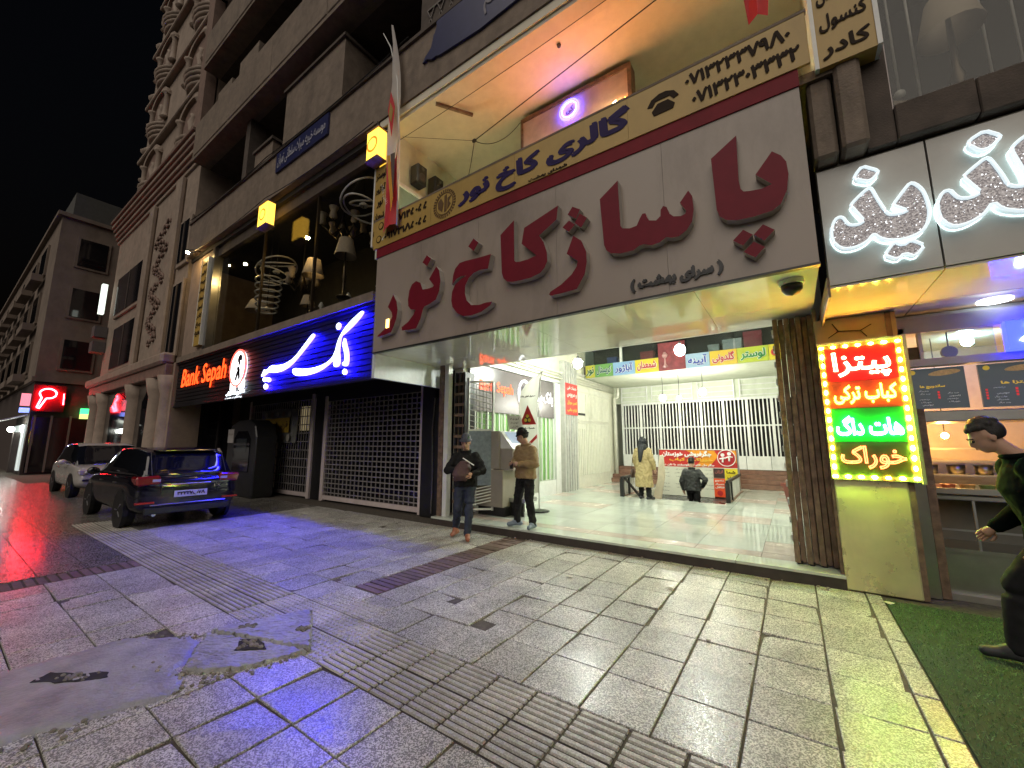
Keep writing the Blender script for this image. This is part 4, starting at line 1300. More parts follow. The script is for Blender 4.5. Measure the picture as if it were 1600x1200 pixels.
# ---------------------------------------------------------------- bank sign
bs = thing('bank_sign', 'long dark slatted bank sign with glowing blue white Persian script and red latin name', 'sign', (-11.9, 4.7, 2.85))
MB().box(-17.4, -6.36, 4.76, 4.80, 2.88, 4.30).build('backing', mat('sign_blue_black', (0.015, 0.015, 0.025), .45), bs)
for i in range(12):
    z = 2.88 + 1.42 * i / 12
    MB().box(-17.4, -6.36, 4.715, 4.76, z + .012, z + .105).build('slat', M_slat, bs)
MB().box(-17.45, -6.36, 4.66, 4.80, 4.30, 4.36).build('cap', M_slat, bs)
MB().box(-17.45, -6.36, 4.69, 4.80, 2.82, 2.88).build('foot_rail', M_slat, bs)
M_face = glow('script_white', (.80, .90, 1.0), 2.6)
M_halo = glow('script_blue_edge', (.005, .003, 1.0), 215.0)
for k, polys in BANK_WORDS.items():
    m = MB()
    for p in polys:
        m.prism(blob(p, 1), 4.662, 4.692, 0, smi=1)
        q = blob(p, 1)
        n0 = len(m.v)
        m.add([(a, 4.694, b) for a, b in q], [tuple(range(len(q)))], 1)
    m.build('script', [M_face, M_halo], bs)
letters('latin_name', 'Bank Sepah', glow('latin_red', (1.0, .075, .012), 1.6), .80, (-15.05, 4.69, 3.68), bs, width=3.55, bold=.010, depth=.0, latin=True, slant=.12)
# oval emblem with two stub feet and a beast figure
M_ew = glow('emblem_white', (.95, .97, 1.0), 1.9)
M_er = glow('emblem_red', (1.0, .08, .06), 2.0)
M_ek = mat('emblem_black', (.02, .02, .03), .5)
ec = (-12.42, 3.66)
ov = [(ec[0] + .48 * math.cos(t), ec[1] + .50 * math.sin(t)) for t in [i * math.pi / 16 for i in range(32)]]
e = MB().prism(ov, 4.66, 4.70).build('emblem_disc', M_ew, bs)
MB().tube([(a, 4.66, b) for a, b in ov], .03, 6, closed=True).build('emblem_rim', M_er, bs)
for s in (-1, 1):
    MB().prism(blob([(ec[0] + s * .08, ec[1] - .40), (ec[0] + s * .42, ec[1] - .30), (ec[0] + s * .40, ec[1] - .66), (ec[0] + s * .14, ec[1] - .62)]), 4.665, 4.70).build('emblem_foot', M_ew, bs)
for pts in ([(-.06, .22), (.0, .36), (.14, .38), (.24, .28), (.20, .18), (.10, .22), (.14, .10), (.06, .06), (.02, .14)], [(-.02, .06), (.10, .02), (.16, -.10), (.10, -.2), (.02, -.10), (-.06, -.02)], [(-.14, -.34), (-.02, -.36), (.03, -.16), (.10, -.34), (.20, -.32), (.13, -.06), (-.04, -.06)], [(-.30, .14), (-.25, .18), (-.24, .11)], [(-.34, .02), (-.28, .05), (-.28, -.02)], [(-.24, .24), (-.18, .28), (-.18, .21)]):
    MB().prism(blob([(ec[0] + a, ec[1] + b) for a, b in pts]), 4.652, 4.662).build('emblem_figure', M_ek, bs)
letters('motto', 'نخستین بانک ایرانی', glow('motto_white', (.8, .9, 1.0), 2.4), .13, (-12.55, 4.70, 2.99), bs, width=1.15, bold=.006)
letters('motto', 'پیشگام در خدمت', glow('motto_white', (.8, .9, 1.0), 2.4), .09, (-12.6, 4.68, 2.86), bs, width=1.05)

# ================================================================ lamp shop above the bank
M_shade = mat('lamp_shade_cloth', (.30, .25, .20), .7, var=.08)
M_ring = mat('pale_ring', (.5, .5, .5), .3, var=.1)
M_bronze = mat('dark_bronze', (.06, .045, .03), .35, metal=.7, var=.2)
MB().box(-17.4, -6.5, 4.62, 4.95, 4.36, 4.55).build('shop_sill', M_conc, ab)
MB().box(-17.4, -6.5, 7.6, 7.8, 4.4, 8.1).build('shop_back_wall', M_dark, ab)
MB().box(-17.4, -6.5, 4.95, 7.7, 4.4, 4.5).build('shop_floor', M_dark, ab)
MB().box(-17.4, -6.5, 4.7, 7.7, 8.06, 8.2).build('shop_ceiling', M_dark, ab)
MB().box(-17.4, -15.4, 4.75, 4.95, 4.55, 8.06).build('shop_corner_wall', M_beige, ab)
MB().box(-15.4, -15.2, 4.7, 4.95, 4.55, 8.06).build('shop_jamb', M_chrome, ab)
for x0, x1 in ((-15.2, -12.1), (-12.04, -9.3), (-9.24, -6.56)):
    MB().box(x0, x1, 4.9, 4.915, 4.55, 7.75).build('shop_pane', glass('shop_glass2', (.9, .9, .87), ior=1.4), ab)
for x in (-12.07, -9.27):
    MB().box(x - .03, x + .03, 4.87, 4.93, 4.55, 7.75).build('shop_mullion', M_bronze, ab)
MB().box(-15.2, -6.56, 4.8, 4.95, 7.75, 8.06).build('shop_header', M_concd, ab)
def shade_lamp(x, y, zf, z, r, h, lab, stand=True, hang=None, mtl=None):
    t = thing('table_lamp' if not hang else 'pendant_lamp', lab, 'lamp', (x, y, zf))
    m = mtl or M_shade
    MB().lathe([(r, 0), (r * 1.0, .01), (r * .62, h), (r * .6, h), (r * .97, .01)], (x, y, z), 18, cap=False).build('shade', m, t, smooth=True)
    if hang:
        MB().tube([(x, y, z + h), (x, y, hang)], .012, 6).build('cord', M_black, t)
    else:
        MB().lathe([(.16, 0), (.17, .03), (.04, .06), (.03, (z - zf) * .4), (.06, (z - zf) * .5), (.03, (z - zf) * .6), (.02, z - zf + h * .5)], (x, y, zf), 12).build('stand', M_bronze, t, smooth=True)
    return t
shade_lamp(-13.6, 5.5, 4.5, 5.75, .36, .34, 'cream shaded table lamp standing alone by the far window jamb')
shade_lamp(-10.45, 5.5, 4.9, 6.15, .28, .46, 'tall cream shaded lamp left of the dark mullion')
shade_lamp(-8.95, 5.5, 5.2, 6.3, .27, .46, 'tall cream shaded lamp near the yellow word panel')
shade_lamp(-11.0, 5.7, 4.5, 5.45, .2, .3, 'small shaded lamp on the floor of the lamp shop')
def ring_lamp(x, y, z, rs, lab, tilt=.3):
    t = thing('ring_chandelier', lab, 'chandelier', (x, y, z))
    for i, (r, dz) in enumerate(rs):
        P = [(x + r * math.cos(a), y + r * .8 * math.sin(a), z + dz + tilt * r * math.cos(a + i * 2.0)) for a in [k * math.pi / 12 for k in range(24)]]
        MB().tube(P, .022, 6, closed=True).build('ring', M_ring, t, smooth=True)
    MB().tube([(x, y, z), (x, y, 8.06)], .012, 6).build('cord', M_black, t)
    MB().lathe([(.09, 0), (.10, .05), (.02, .12)], (x, y, z + .02), 10).build('canopy', M_ring, t)
ring_lamp(-8.0, 5.3, 7.2, ((.60, .25), (.52, -.05), (.36, .1)), 'big pale chandelier of tilted hoops near the flag', .35)
ring_lamp(-12.6, 5.5, 6.75, ((.65, .15), (.5, -.05), (.6, .3)), 'thin hoop chandelier hung in the far window bay', .3)
ring_lamp(-12.55, 5.3, 5.5, ((.42, .95), (.42, .75), (.4, .55), (.38, .36), (.35, .18), (.32, 0)), 'tiered chandelier of level stacked hoops', .02)
def arm_lamp(x, y, z, n, R_, lab):
    t = thing('arm_chandelier', lab, 'chandelier', (x, y, z))
    MB().lathe([(.03, .5), (.06, .3), (.12, .1), (.05, -.05), (.02, -.15)], (x, y, z), 12).build('stem', M_bronze, t, smooth=True)
    MB().tube([(x, y, z + .5), (x, y, 8.06)], .012, 6).build('cord', M_black, t)
    for k in range(n):
        a = 2 * math.pi * k / n
        c_, s_ = math.cos(a), math.sin(a)
        MB().tube([(x + .08 * c_, y + .08 * s_, z + .1), (x + R_ * .5 * c_, y + R_ * .5 * s_, z - .12), (x + R_ * c_, y + R_ * s_, z + .1)], .018, 6).build('arm', M_bronze, t, smooth=True)
        MB().lathe([(.05, 0), (.10, .06), (.07, .2), (.12, .32)], (x + R_ * c_, y + R_ * s_, z + .1), 10, cap=False).build('cup', M_shade, t, smooth=True)
arm_lamp(-9.3, 5.6, 7.1, 6, .5, 'bronze chandelier with upturned pale cups beside the hoop chandelier')
arm_lamp(-7.6, 5.9, 6.2, 8, .45, 'crystal cup chandelier low behind the yellow word panel')
arm_lamp(-11.6, 5.8, 6.2, 5, .4, 'dark small chandelier with pale cups between the hoops')
for i in range(7):
    x = -10.9 + .62 * i
    t = thing('display_plinth', 'dark display stand %s the lamp shop window' % ('by the middle mullion of', 'left of the shaded lamps in', 'under the shaded lamps in', 'between shaded lamps in', 'right of the tall lamp in', 'near the word panel in', 'in the corner of')[i], 'stand', (x, 5.6, 4.5))
    MB().box(x - .22, x + .22, 5.5, 5.9, 4.95, 5.0).build('top', M_black, t)
    for dx in (-.2, .2):
        MB().box(x + dx - .02, x + dx + .02, 5.52, 5.56, 4.5, 4.95).build('leg', M_black, t)
        MB().box(x + dx - .02, x + dx + .02, 5.84, 5.88, 4.5, 4.95).build('leg', M_black, t)
    if i % 2:
        MB().lathe([(.05, 0), (.1, .1), (.03, .25), (.08, .3), (.02, .42)], (x, 5.7, 5.0), 12).build('vase', M_ring, t, smooth=True)

# ================================================================ upper storeys of the arcade building
MB().box(-17.4, 12, 4.55, 5.2, 8.21, 9.5).build('fascia_beam', M_conc, ab)
MB().box(-17.4, 12, 4.50, 4.57, 9.44, 9.52).build('fascia_lip', M_concd, ab)
MB().box(-17.4, 12, 5.2, 8.0, 8.25, 8.45).build('floor_slab', M_concd, ab)
MB().box(-17.4, 12, 6.3, 6.5, 8.4, 11.9).build('storey_wall', M_concd, ab)
MB().box(-17.4, 12, 4.35, 4.9, 11.9, 13.4).build('balcony_beam', M_conc, ab)
MB().box(-17.4, 12, 4.9, 6.5, 11.9, 12.1).build('balcony_soffit', M_concd, ab)
MB().box(-17.4, 12, 6.0, 6.5, 12.1, 15.8).build('storey_wall', M_concd, ab)
MB().box(-17.4, 12, 4.35, 4.9, 15.8, 17.3).build('balcony_beam', M_conc, ab)
MB().box(-17.4, 12, 4.9, 6.5, 15.8, 16.0).build('balcony_soffit', M_concd, ab)
MB().box(-17.4, 12, 6.0, 6.5, 16.0, 19.6).build('storey_wall', M_concd, ab)
MB().box(-17.4, 12, 4.35, 4.9, 19.6, 21.1).build('balcony_beam', M_conc, ab)
MB().box(-17.4, 12, 4.9, 6.6, 19.6, 24.0).build('storey_wall', M_concd, ab)
for i in range(10):
    for z in (11.9, 15.8):
        x = -17.2 + 2.9 * i
        MB().box(x, x + 2.86, 4.325, 4.36, z + .12, z + 1.38).build('balcony_panel', M_conc, ab, bevel=.02)
for x0, x1, z1 in ((-10.9, -8.1, 11.35), (-12.6, -11.5, 10.2), (-5.4, .6, 11.9), (3, 6, 11.4)):
    MB().box(x0, x1, 4.62, 6.3, 9.5, z1).build('bay', M_conc if x0 < -6 else M_concd, ab)
    MB().box(x0 - .06, x1 + .06, 4.56, 6.3, z1, z1 + .08).build('bay_cap', M_concd, ab)
for x0, x1, z1 in ((-14.6, -13.2, 14.6), (-10.5, -7.5, 15.2), (-16.4, -15.2, 14.4)):
    MB().box(x0, x1, 4.62, 6.0, 13.4, z1).build('bay', M_conc, ab)
MB().box(-13.7, -13.4, 4.7, 5.2, 9.5, 11.9).build('balcony_post', M_concd, ab)
MB().box(-16.4, -12.8, 6.25, 6.29, 9.7, 11.5).build('window', M_dglass, ab)
MB().box(-7.6, -5.8, 6.25, 6.29, 9.7, 11.5).build('window', M_dglass, ab)
for x in (-15.6, -12.2, -9.4):
    MB().box(x, x + 1.6, 5.95, 5.99, 13.6, 15.5).build('window', M_dglass, ab)
M_bluep = mat('blue_enamel', (.02, .024, .085), .35, var=.15)
M_bluew = mat('enamel_white', (.42, .42, .5), .4)
t = thing('street_sign', 'long blue enamel plaque with white script fixed to the concrete fascia by the brown bay', 'sign', (-9.65, 4.53, 8.8))
MB().box(-10.9, -8.4, 4.50, 4.545, 8.82, 9.38).build('plate', M_bluep, t)
letters('script', 'موسسه خیریه میراث سلطانی تهران', M_bluew, .38, (-9.65, 4.497, 9.1), t, width=2.3, bold=.004)
t = thing('fascia_banner', 'ragged dark blue banner with faded script above the lit recess', 'banner', (-3.2, 4.5, 8.7))
MB().prism(ragged([(-5.15, 8.75), (-4.75, 8.62), (-1.0, 8.55), (-.6, 8.9), (-.8, 9.42), (-4.8, 9.42), (-4.9, 9.15)], .03, 4), 4.505, 4.545).build('sheet', M_bluep, t)
letters('script', 'یا قمر بنی هاشم', mat('faded_script', (.18, .17, .2), .5), .5, (-2.4, 4.50, 9.0), t, width=2.6, bold=.006)
M_lattice = mat('faded_lattice', (.13, .11, .10), .6)
lt = MB()
for i in range(16):
    x = -5.2 + .27 * i
    lt.bar((x, 4.6, 9.54), (x + .2, 4.6, 10.0), .02, .02)
    lt.bar((x + .2, 4.6, 9.54), (x, 4.6, 10.0), .02, .02)
lt.box(-5.2, -.8, 4.59, 4.62, 9.53, 9.56).box(-5.2, -.8, 4.59, 4.62, 9.98, 10.02)
lt.build('balcony_lattice', M_lattice, ab)
# ribbed pilaster and stone below the right-hand display window
MB().box(.41, .60, 4.66, 4.95, 4.36, 5.22).build('pilaster_rib', M_conc, ab, bevel=.03)
MB().box(.62, .82, 4.60, 4.95, 4.36, 5.30).build('pilaster_rib', M_conc, ab, bevel=.03)
MB().box(.82, 1.02, 4.75, 4.95, 4.36, 8.06).build('pilaster_rib', M_concd, ab)
x = 1.02
for w in (.52, .62, .62, .62, .62, .62):
    MB().box(x + .006, x + w - .006, 4.72 + .02 * (int(x * 10) % 2), 4.95, 4.36, 4.70).build('stone_panel', M_concd, ab, bevel=.01)
    x += w
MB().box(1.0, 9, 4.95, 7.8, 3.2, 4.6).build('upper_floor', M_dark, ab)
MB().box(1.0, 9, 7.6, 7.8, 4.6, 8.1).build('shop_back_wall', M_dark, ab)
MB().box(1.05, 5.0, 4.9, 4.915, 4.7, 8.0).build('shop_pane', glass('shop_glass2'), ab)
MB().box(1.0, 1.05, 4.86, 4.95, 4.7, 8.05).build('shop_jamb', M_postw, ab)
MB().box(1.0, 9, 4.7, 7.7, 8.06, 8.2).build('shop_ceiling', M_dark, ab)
shade_lamp(1.62, 5.3, 4.62, 5.62, .24, .4, 'large cream shaded floor lamp behind the right hand display glass')
MB().bar((1.1, 5.1, 4.95), (1.6, 5.1, 4.72), .06, .04).build('leaning_frame', M_bronze, ab)
for i, (x, z) in enumerate(((1.25, 5.3), (1.4, 5.0), (1.9, 5.05), (2.1, 5.1))):
    o = MB().ball((x, 5.5, z), .05, 10, 6).lathe([(.012, 0), (.012, 3.0)], (x, 5.5, z), 5).build('glass_pendant', M_ring, smooth=True)
    tag(o, 'small glass pendant ball hanging %s the large shaded floor lamp' % ('left of', 'below left of', 'right of', 'far right of')[i], 'lamp')

# ================================================================ ornate stone building further along the street
M_stone = mat('carved_stone', (0.28, 0.218, 0.172), 0.75, var=0.18, scale=3, bump=0.25, bscale=25, dirt=0.3)
M_stoner = mat('reddish_stone', (0.19, 0.125, 0.098), 0.75, var=0.2, scale=4, dirt=0.2)
ob = thing('ornate_building', 'tall carved stone building with stacked arched oriels and striped cornice', 'building', (-23, 5, 0))
MB().box(-29, -17.62, 4.7, 14, 0, 12.2).build('wall', M_stone, ob)
MB().box(-27.2, -17.62, 4.85, 14, 13.4, 40).build('upper_wall', M_stone, ob)
for i in range(6):
    MB().box(-29.2 - .02 * i, -17.5, 4.62 - .07 * i, 14, 12.2 + .21 * i, 12.2 + .21 * i + .15).build('cornice_strip', M_stoner if i % 2 else M_stone, ob, bevel=.02)
    MB().box(-29, -17.62, 4.75, 14, 12.35 + .21 * i, 12.41 + .21 * i).build('cornice_gap', M_concd, ob)
# oriel stacks
def oriel(x, z, w=1.5):
    m = MB()
    arch = [(x - w, z + .9), (x - w, z + 2.0)] + [(x - w * math.cos(t), z + 2.0 + .75 * math.sin(t)) for t in [k * math.pi / 8 for k in range(1, 8)]] + [(x + w, z + 2.0), (x + w, z + .9)]
    m.prism(arch, 4.82, 4.848)
    m.build('arched_recess', M_stoner, ob)
    for s in (-1, 1):
        MB().lathe([(.22, 0), (.16, .1), (.13, .5), (.13, 1.2), (.2, 1.32), (.24, 1.4)], (x + s * (w + .12), 4.78, z + .85), 10).build('colonnette', M_stone, ob, smooth=True)
    m = MB()
    for k in range(10):
        t0, t1 = math.pi * k / 10, math.pi * (k + 1) / 10
        P = lambda r, t: (x - r * math.cos(t), z + 2.1 + r * .55 * math.sin(t))
        m.prism([P(w + .05, t0), P(w + .05, t1), P(w + .35, t1), P(w + .35, t0)], 4.68, 4.86)
    m.build('arch_moulding', M_stone, ob)
    for k, (d, zz) in enumerate(((.55, .62), (.48, .45), (.36, .25), (.2, .05))):
        MB().lathe([(w + .1 + d * .4, 0), (w + .16 + d * .4, .09), (w + .1 + d * .4, .18)], (x, 5.75, z + zz), 24).build('corbel_ring', M_stone, ob, smooth=True)
    MB().lathe([(.25, 0), (.12, .2), (.2, .6), (.1, .9), (.14, 1.0)], (x + .35, 4.8, z + .9), 8).build('figure', M_stone, ob, smooth=True)
for k in range(6):
    oriel(-20.0, 13.4 + 3.2 * k, 1.0)
    oriel(-25.2, 13.4 + 3.2 * k, 1.0)
    MB().lathe([(.35, 0), (.5, .2), (.3, .45)], (-27.1, 5.1, 13.6 + 1.6 * k * 2), 12).build('corner_boss', M_stone, ob, smooth=True)
    MB().lathe([(.3, 0), (.42, .15), (.25, .3)], (-27.1, 5.1, 15.2 + 1.6 * k * 2), 12).build('corner_boss', M_stone, ob, smooth=True)
    MB().box(-27.4, -17.62, 4.6, 4.9, 16.2 + 3.2 * k, 16.4 + 3.2 * k).build('string_course', M_stone, ob, bevel=.04)
MB().box(-18.3, -17.62, 4.5, 4.9, 13.4, 40).build('edge_shaft', M_stoner, ob)
# windows with surrounds, relief panel and piers
def ow(x0, x1, z0, z1):
    f = MB().box(x0 - .15, x1 + .15, 4.6, 4.7, z0 - .15, z1 + .15).build('window', M_stone, ob, bevel=.02)
    MB().box(x0, x1, 4.58, 4.603, z0, z1).build('pane', M_dglass, f)
    MB().box((x0 + x1) / 2 - .04, (x0 + x1) / 2 + .04, 4.56, 4.58, z0, z1).build('mullion', M_concd, f)
ow(-18.6, -17.75, 4.8, 7.4)
ow(-18.6, -17.75, 8.3, 9.9)
ow(-27.4, -23.2, 7.9, 9.8)
ow(-26.8, -23.2, 5.1, 7.1)
MB().box(-19.6, -19.0, 4.5, 4.7, 4.6, 12.1).build('pier', M_stone, ob, bevel=.05)
MB().box(-23.0, -22.5, 4.5, 4.7, 4.6, 12.1).build('pier', M_stone, ob, bevel=.05)
rr = random.Random(3)
rel = MB()
for k in range(34):
    z = 5.6 + 5.2 * k / 34
    x = -21.2 + .55 * math.sin(k * .8) + rr.gauss(0, .12)
    r = rr.uniform(.08, .17)
    rel.tube([(x + r * 1.6 * math.cos(a) * (1 - a / 9), 4.66, z + r * 1.6 * math.sin(a) * (1 - a / 9)) for a in [q * .7 for q in range(9)]], .05, 6)
rel.build('scroll_relief', M_stoner, ob, smooth=True)
# curved ground-floor bay
MB().box(-29.3, -17.62, 4.25, 4.7, 4.35, 4.75).build('ground_cornice', M_stone, ob, bevel=.08)
MB().box(-29.1, -17.62, 4.4, 4.7, 3.95, 4.35).build('ground_frieze', M_stoner, ob, bevel=.03)
for x in (-28.6, -26.9, -22.0, -19.2, -17.9):
    c = MB().lathe([(.42, 0), (.42, .25), (.34, .35), (.32, 3.3), (.38, 3.5), (.46, 3.95)], (x, 4.75, 0), 16).build('column', M_stone, ob, smooth=True)
for x0, x1 in ((-28.2, -27.3), (-26.4, -22.5), (-21.5, -19.6)):
    MB().box(x0, x1, 4.66, 4.698, .3, 3.8).build('shop_pane', M_dglass, ob)
M_box = mat('ac_grey', (.10, .09, .09), .6)
for z in (6.2, 7.0):
    a = MB().box(-29.4, -28.7, 4.2, 4.68, z, z + .55).build('air_conditioner', M_box)
    tag(a, 'dark air conditioner box on the corner of the ornate building, ' + ('lower of two' if z < 6.5 else 'upper of two'), 'air conditioner')
lw = MB().box(-29.35, -29.05, 4.3, 4.5, 8.3, 9.9).build('lit_window_panel', glow('cool_window', (.75, .85, .75), .9))
tag(lw, 'narrow lit upright panel at the far corner of the ornate building', 'lit panel')

# ================================================================ far building with the red key sign
M_farw = mat('far_beige_wall', (0.19, 0.148, 0.118), 0.8, var=0.15, scale=1.5, dirt=0.3)
M_fard = mat('far_dark_wall', (0.055, 0.04, 0.035), 0.8, var=0.2)
fb = thing('corner_building', 'plain beige apartment block beyond the ornate building with red neon key sign', 'building', (-45, 9, 0))
MB().box(-70, -33, 2.9, 20, 5.0, 14.6).build('wall', M_farw, fb)
MB().box(-70, -33, 2.95, 20, 0, 5.0).build('ground_wall', M_fard, fb)
MB().box(-70, -33.4, 3.3, 20, 14.6, 16.2).build('attic', mat('attic_grey', (.07, .07, .065), .8), fb)
MB().box(-70.2, -32.85, 2.7, 20, 14.4, 14.62).build('eaves', M_farw, fb)
MB().box(-70, -32.9, 2.8, 20, 4.9, 5.15).build('string_course', M_farw, fb)
for z in (5.6, 8.6, 11.6):
    for k in range(7):
        x = -36 - 4.2 * k
        w = MB().box(x - 2.4, x, 2.8, 2.92, z, z + 1.9).build('window', M_farw, fb)
        MB().box(x - 2.25, x - .15, 2.78, 2.802, z + .12, z + 1.75).build('pane', M_dglass, w)
        MB().box(x - 2.6, x + .2, 2.35, 2.8, z - .5, z - .1).build('balcony', M_farw, fb)
    w = MB().box(-33.02, -32.93, 3.6, 5.0, z, z + 1.9).build('window', M_farw, fb)
    MB().box(-32.94, -32.9, 3.72, 4.88, z + .12, z + 1.75).build('pane', M_dglass, w)
for y in (3.1, 3.7, 4.4, 5.2):
    MB().box(-32.98, -32.9, y, y + .08, 0.1, 3.1).build('door_post', mat('door_post', (.2, .17, .14), .6), fb)
MB().box(-32.985, -32.93, 3.05, 5.3, .1, 3.0).build('shop_door', M_dglass, fb)
# red key neon
ks = thing('key_sign', 'glowing red neon key sign on the far corner building', 'sign', (-32.8, 3.4, 3.4))
MB().box(-32.88, -32.78, 2.92, 4.1, 3.3, 4.72).build('panel', mat('key_panel', (.10, .004, .006), .5), ks)
P = [(3.45 + .30 * math.cos(a), 4.26 + .26 * math.sin(a)) for a in [k * math.pi / 12 - 1.9 for k in range(23)]]
P = [(3.12, 3.50), (3.20, 3.44), (3.40, 3.99)] + P[1:-1] + [(3.24, 4.02), (3.12, 3.50)]
MB().tube([(-32.74, a, b) for a, b in P], .035, 6).build('neon_key', glow('neon_red', (1.0, .02, .03), 80.0), ks)
MB().tube([(-32.74, 3.12, 3.5), (-32.74, 3.24, 3.95)], .02, 6).build('neon_bit', glow('neon_gold2', (1.0, .7, .3), 6.0), ks)
MB().tube([(-32.74, 4.05, 3.7), (-32.74, 4.02, 4.3)], .02, 6).build('neon_edge', glow('neon_red', (1.0, .02, .03), 80.0), ks)
MB().box(-32.85, -32.8, 2.55, 2.88, 3.55, 4.2).build('side_panel', glow('pink_panel', (1.0, .35, .45), .5), ks)
MB().box(-32.85, -32.8, 2.55, 2.9, 3.2, 3.45).build('blue_plate', glow('blue_plate', (.2, .3, 1.0), 1.2), ks)
gs = thing('pharmacy_sign', 'small lit green and yellow box sign beside the ornate building corner', 'sign', (-32.8, 5.1, 3))
MB().box(-32.9, -32.7, 4.75, 5.6, 3.25, 3.55).build('green_half', glow('sign_green', (.05, .8, .22), 1.6), gs)
MB().box(-32.9, -32.7, 4.75, 5.6, 2.98, 3.24).build('yellow_half', glow('sign_lime', (.55, .8, .18), 1.2), gs)
# lit shop with awning round the corner
aw = thing('lit_kiosk', 'brightly lit shop doorway with pale awning on the far corner', 'shop', (-35, 2.4, 0))
MB().add([(-38, 1.9, 2.75), (-33.2, 1.9, 2.75), (-33.2, 2.9, 3.15), (-38, 2.9, 3.15), (-38, 1.9, 2.68), (-33.2, 1.9, 2.68), (-33.2, 2.9, 3.08), (-38, 2.9, 3.08)], [(0, 1, 2, 3), (4, 7, 6, 5), (0, 4, 5, 1), (1, 5, 6, 2), (2, 6, 7, 3), (3, 7, 4, 0)]).build('awning', M_whitem, aw)
MB().box(-37.5, -33.3, 2.86, 2.94, .2, 2.6).build('lit_door', glow('kiosk_glow', (.75, .85, .8), .35), aw)
MB().ball((-34.0, 2.5, 2.35), .13, 10, 8).build('lamp', glow('kiosk_lamp', (.95, 1.0, .9), 60.0), aw)
MB().box(-34.3, -33.9, 2.6, 2.84, .1, 2.2).build('door_leaf', M_fard, aw)
# distant street end behind
tag(MB().box(-120, -118, -30, 12, 0, 9).build('distant_wall', M_fard), 'dark distant building closing the street end', 'building')

# ================================================================ food shop to the right of the passage
M_panel = mat('taupe_composite', (0.42, 0.405, 0.37), 0.32, var=0.05)
M_fsoff = mat('cream_gloss_soffit', (0.50, 0.42, 0.30), 0.10, var=0.05, spec=0.7, coat=.3)
M_inox = mat('stainless', (.42, .42, .38), .28, metal=.9, var=.1)
M_clad = mat('pillar_sheet', (.68, .64, .34), .30, metal=.4, var=.12, scale=2.5, rvar=.1, dirt=.2)
M_tile = mat('kitchen_wall', (.42, .36, .26), .35, var=.1)
fs = thing('sweet_sign', 'taupe fascia sign with white edged glittering Persian letters over the food shop', 'sign', (1.8, 4.72, 3.1))
for x0, x1 in ((.42, 1.19), (1.205, 2.2), (2.215, 3.2), (3.215, 4.6)):
    MB().box(x0, x1, 4.80, 4.95, 3.11, 4.30).build('panel', M_panel, fs)
    MB().add([(x0, 4.80, 4.30), (x1, 4.80, 4.30), (x1, 4.95, 4.42), (x0, 4.95, 4.42), (x0, 4.95, 4.30), (x1, 4.95, 4.30)], [(0, 1, 2, 3), (0, 4, 5, 1), (4, 3, 2, 5), (0, 3, 4), (1, 5, 2)]).build('top_bevel', mat('taupe_light', (.36, .34, .29), .35), fs)
# glitter: many tiny facets, a few with their glint put in as emission
def glitter():
    m = bpy.data.materials.new('letter_glitter')
    m.use_nodes = True
    N, L = m.node_tree.nodes, m.node_tree.links.new
    p = N['Principled BSDF']
    g = N.new('ShaderNodeNewGeometry')
    v = N.new('ShaderNodeTexVoronoi')
    v.inputs['Scale'].default_value = 110
    L(g.outputs['Position'], v.inputs['Vector'])
    s = N.new('ShaderNodeSeparateColor')
    L(v.outputs['Color'], s.inputs[0])
    r = N.new('ShaderNodeValToRGB')
    r.color_ramp.elements[0].color = (.17, .16, .18, 1)
    r.color_ramp.elements[1].color = (.56, .55, .58, 1)
    L(s.outputs[0], r.inputs[0])
    L(r.outputs[0], p.inputs['Base Color'])
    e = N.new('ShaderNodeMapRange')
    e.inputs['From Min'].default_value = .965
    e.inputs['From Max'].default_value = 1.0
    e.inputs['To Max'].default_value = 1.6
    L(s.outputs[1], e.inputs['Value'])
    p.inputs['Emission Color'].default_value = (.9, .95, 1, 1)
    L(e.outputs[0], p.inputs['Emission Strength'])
    p.inputs['Metallic'].default_value = .6
    p.inputs['Roughness'].default_value = .3
    b = N.new('ShaderNodeBump')
    b.inputs['Strength'].default_value = .8
    b.inputs['Distance'].default_value = .01
    L(s.outputs[2], b.inputs['Height'])
    L(b.outputs[0], p.inputs['Normal'])
    return m
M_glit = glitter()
M_wedge = glow('letter_edge_white', (.78, .93, 1.0), .42)
M_wside = glow('letter_side_lit', (.70, .85, .9), .30)
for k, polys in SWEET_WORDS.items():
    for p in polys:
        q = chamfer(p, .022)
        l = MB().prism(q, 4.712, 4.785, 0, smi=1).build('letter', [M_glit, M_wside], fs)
        MB().tube([(a, 4.706, b) for a, b in q], .0145, 6, closed=True).build('white_edge', M_wedge, l)
        MB().tube([(a, 4.792, b) for a, b in q], .006, 5, closed=True).build('back_light', glow('letter_back_light', (.7, .95, 1.0), 2.4), l)
# canopy soffit
fd = thing('food_shop', 'small lit food shop with menu boards, steel counter and glossy canopy', 'shop', (2, 7, 0))
for x0, x1 in ((.42, 1.195), (1.205, 2.2), (2.21, 3.2), (3.21, 4.6)):
    for y0, y1 in ((4.82, 5.83), (5.84, 7.0)):
        MB().box(x0, x1, y0, y1, 3.085, 3.105).build('soffit_panel', M_fsoff, fd)
MB().box(.40, .42, 4.82, 7.0, 3.0, 3.2).build('soffit_edge', M_rust, fd)
MB().box(.42, 4.6, 6.99, 7.2, 2.98, 3.1).build('soffit_edge', M_panel, fd)
MB().lathe([(.13, 0), (.13, -.012), (.10, -.014)], (1.86, 6.2, 3.086), 20).build('downlight', glow('downlight', (.8, .88, 1.0), 5.0), fd)
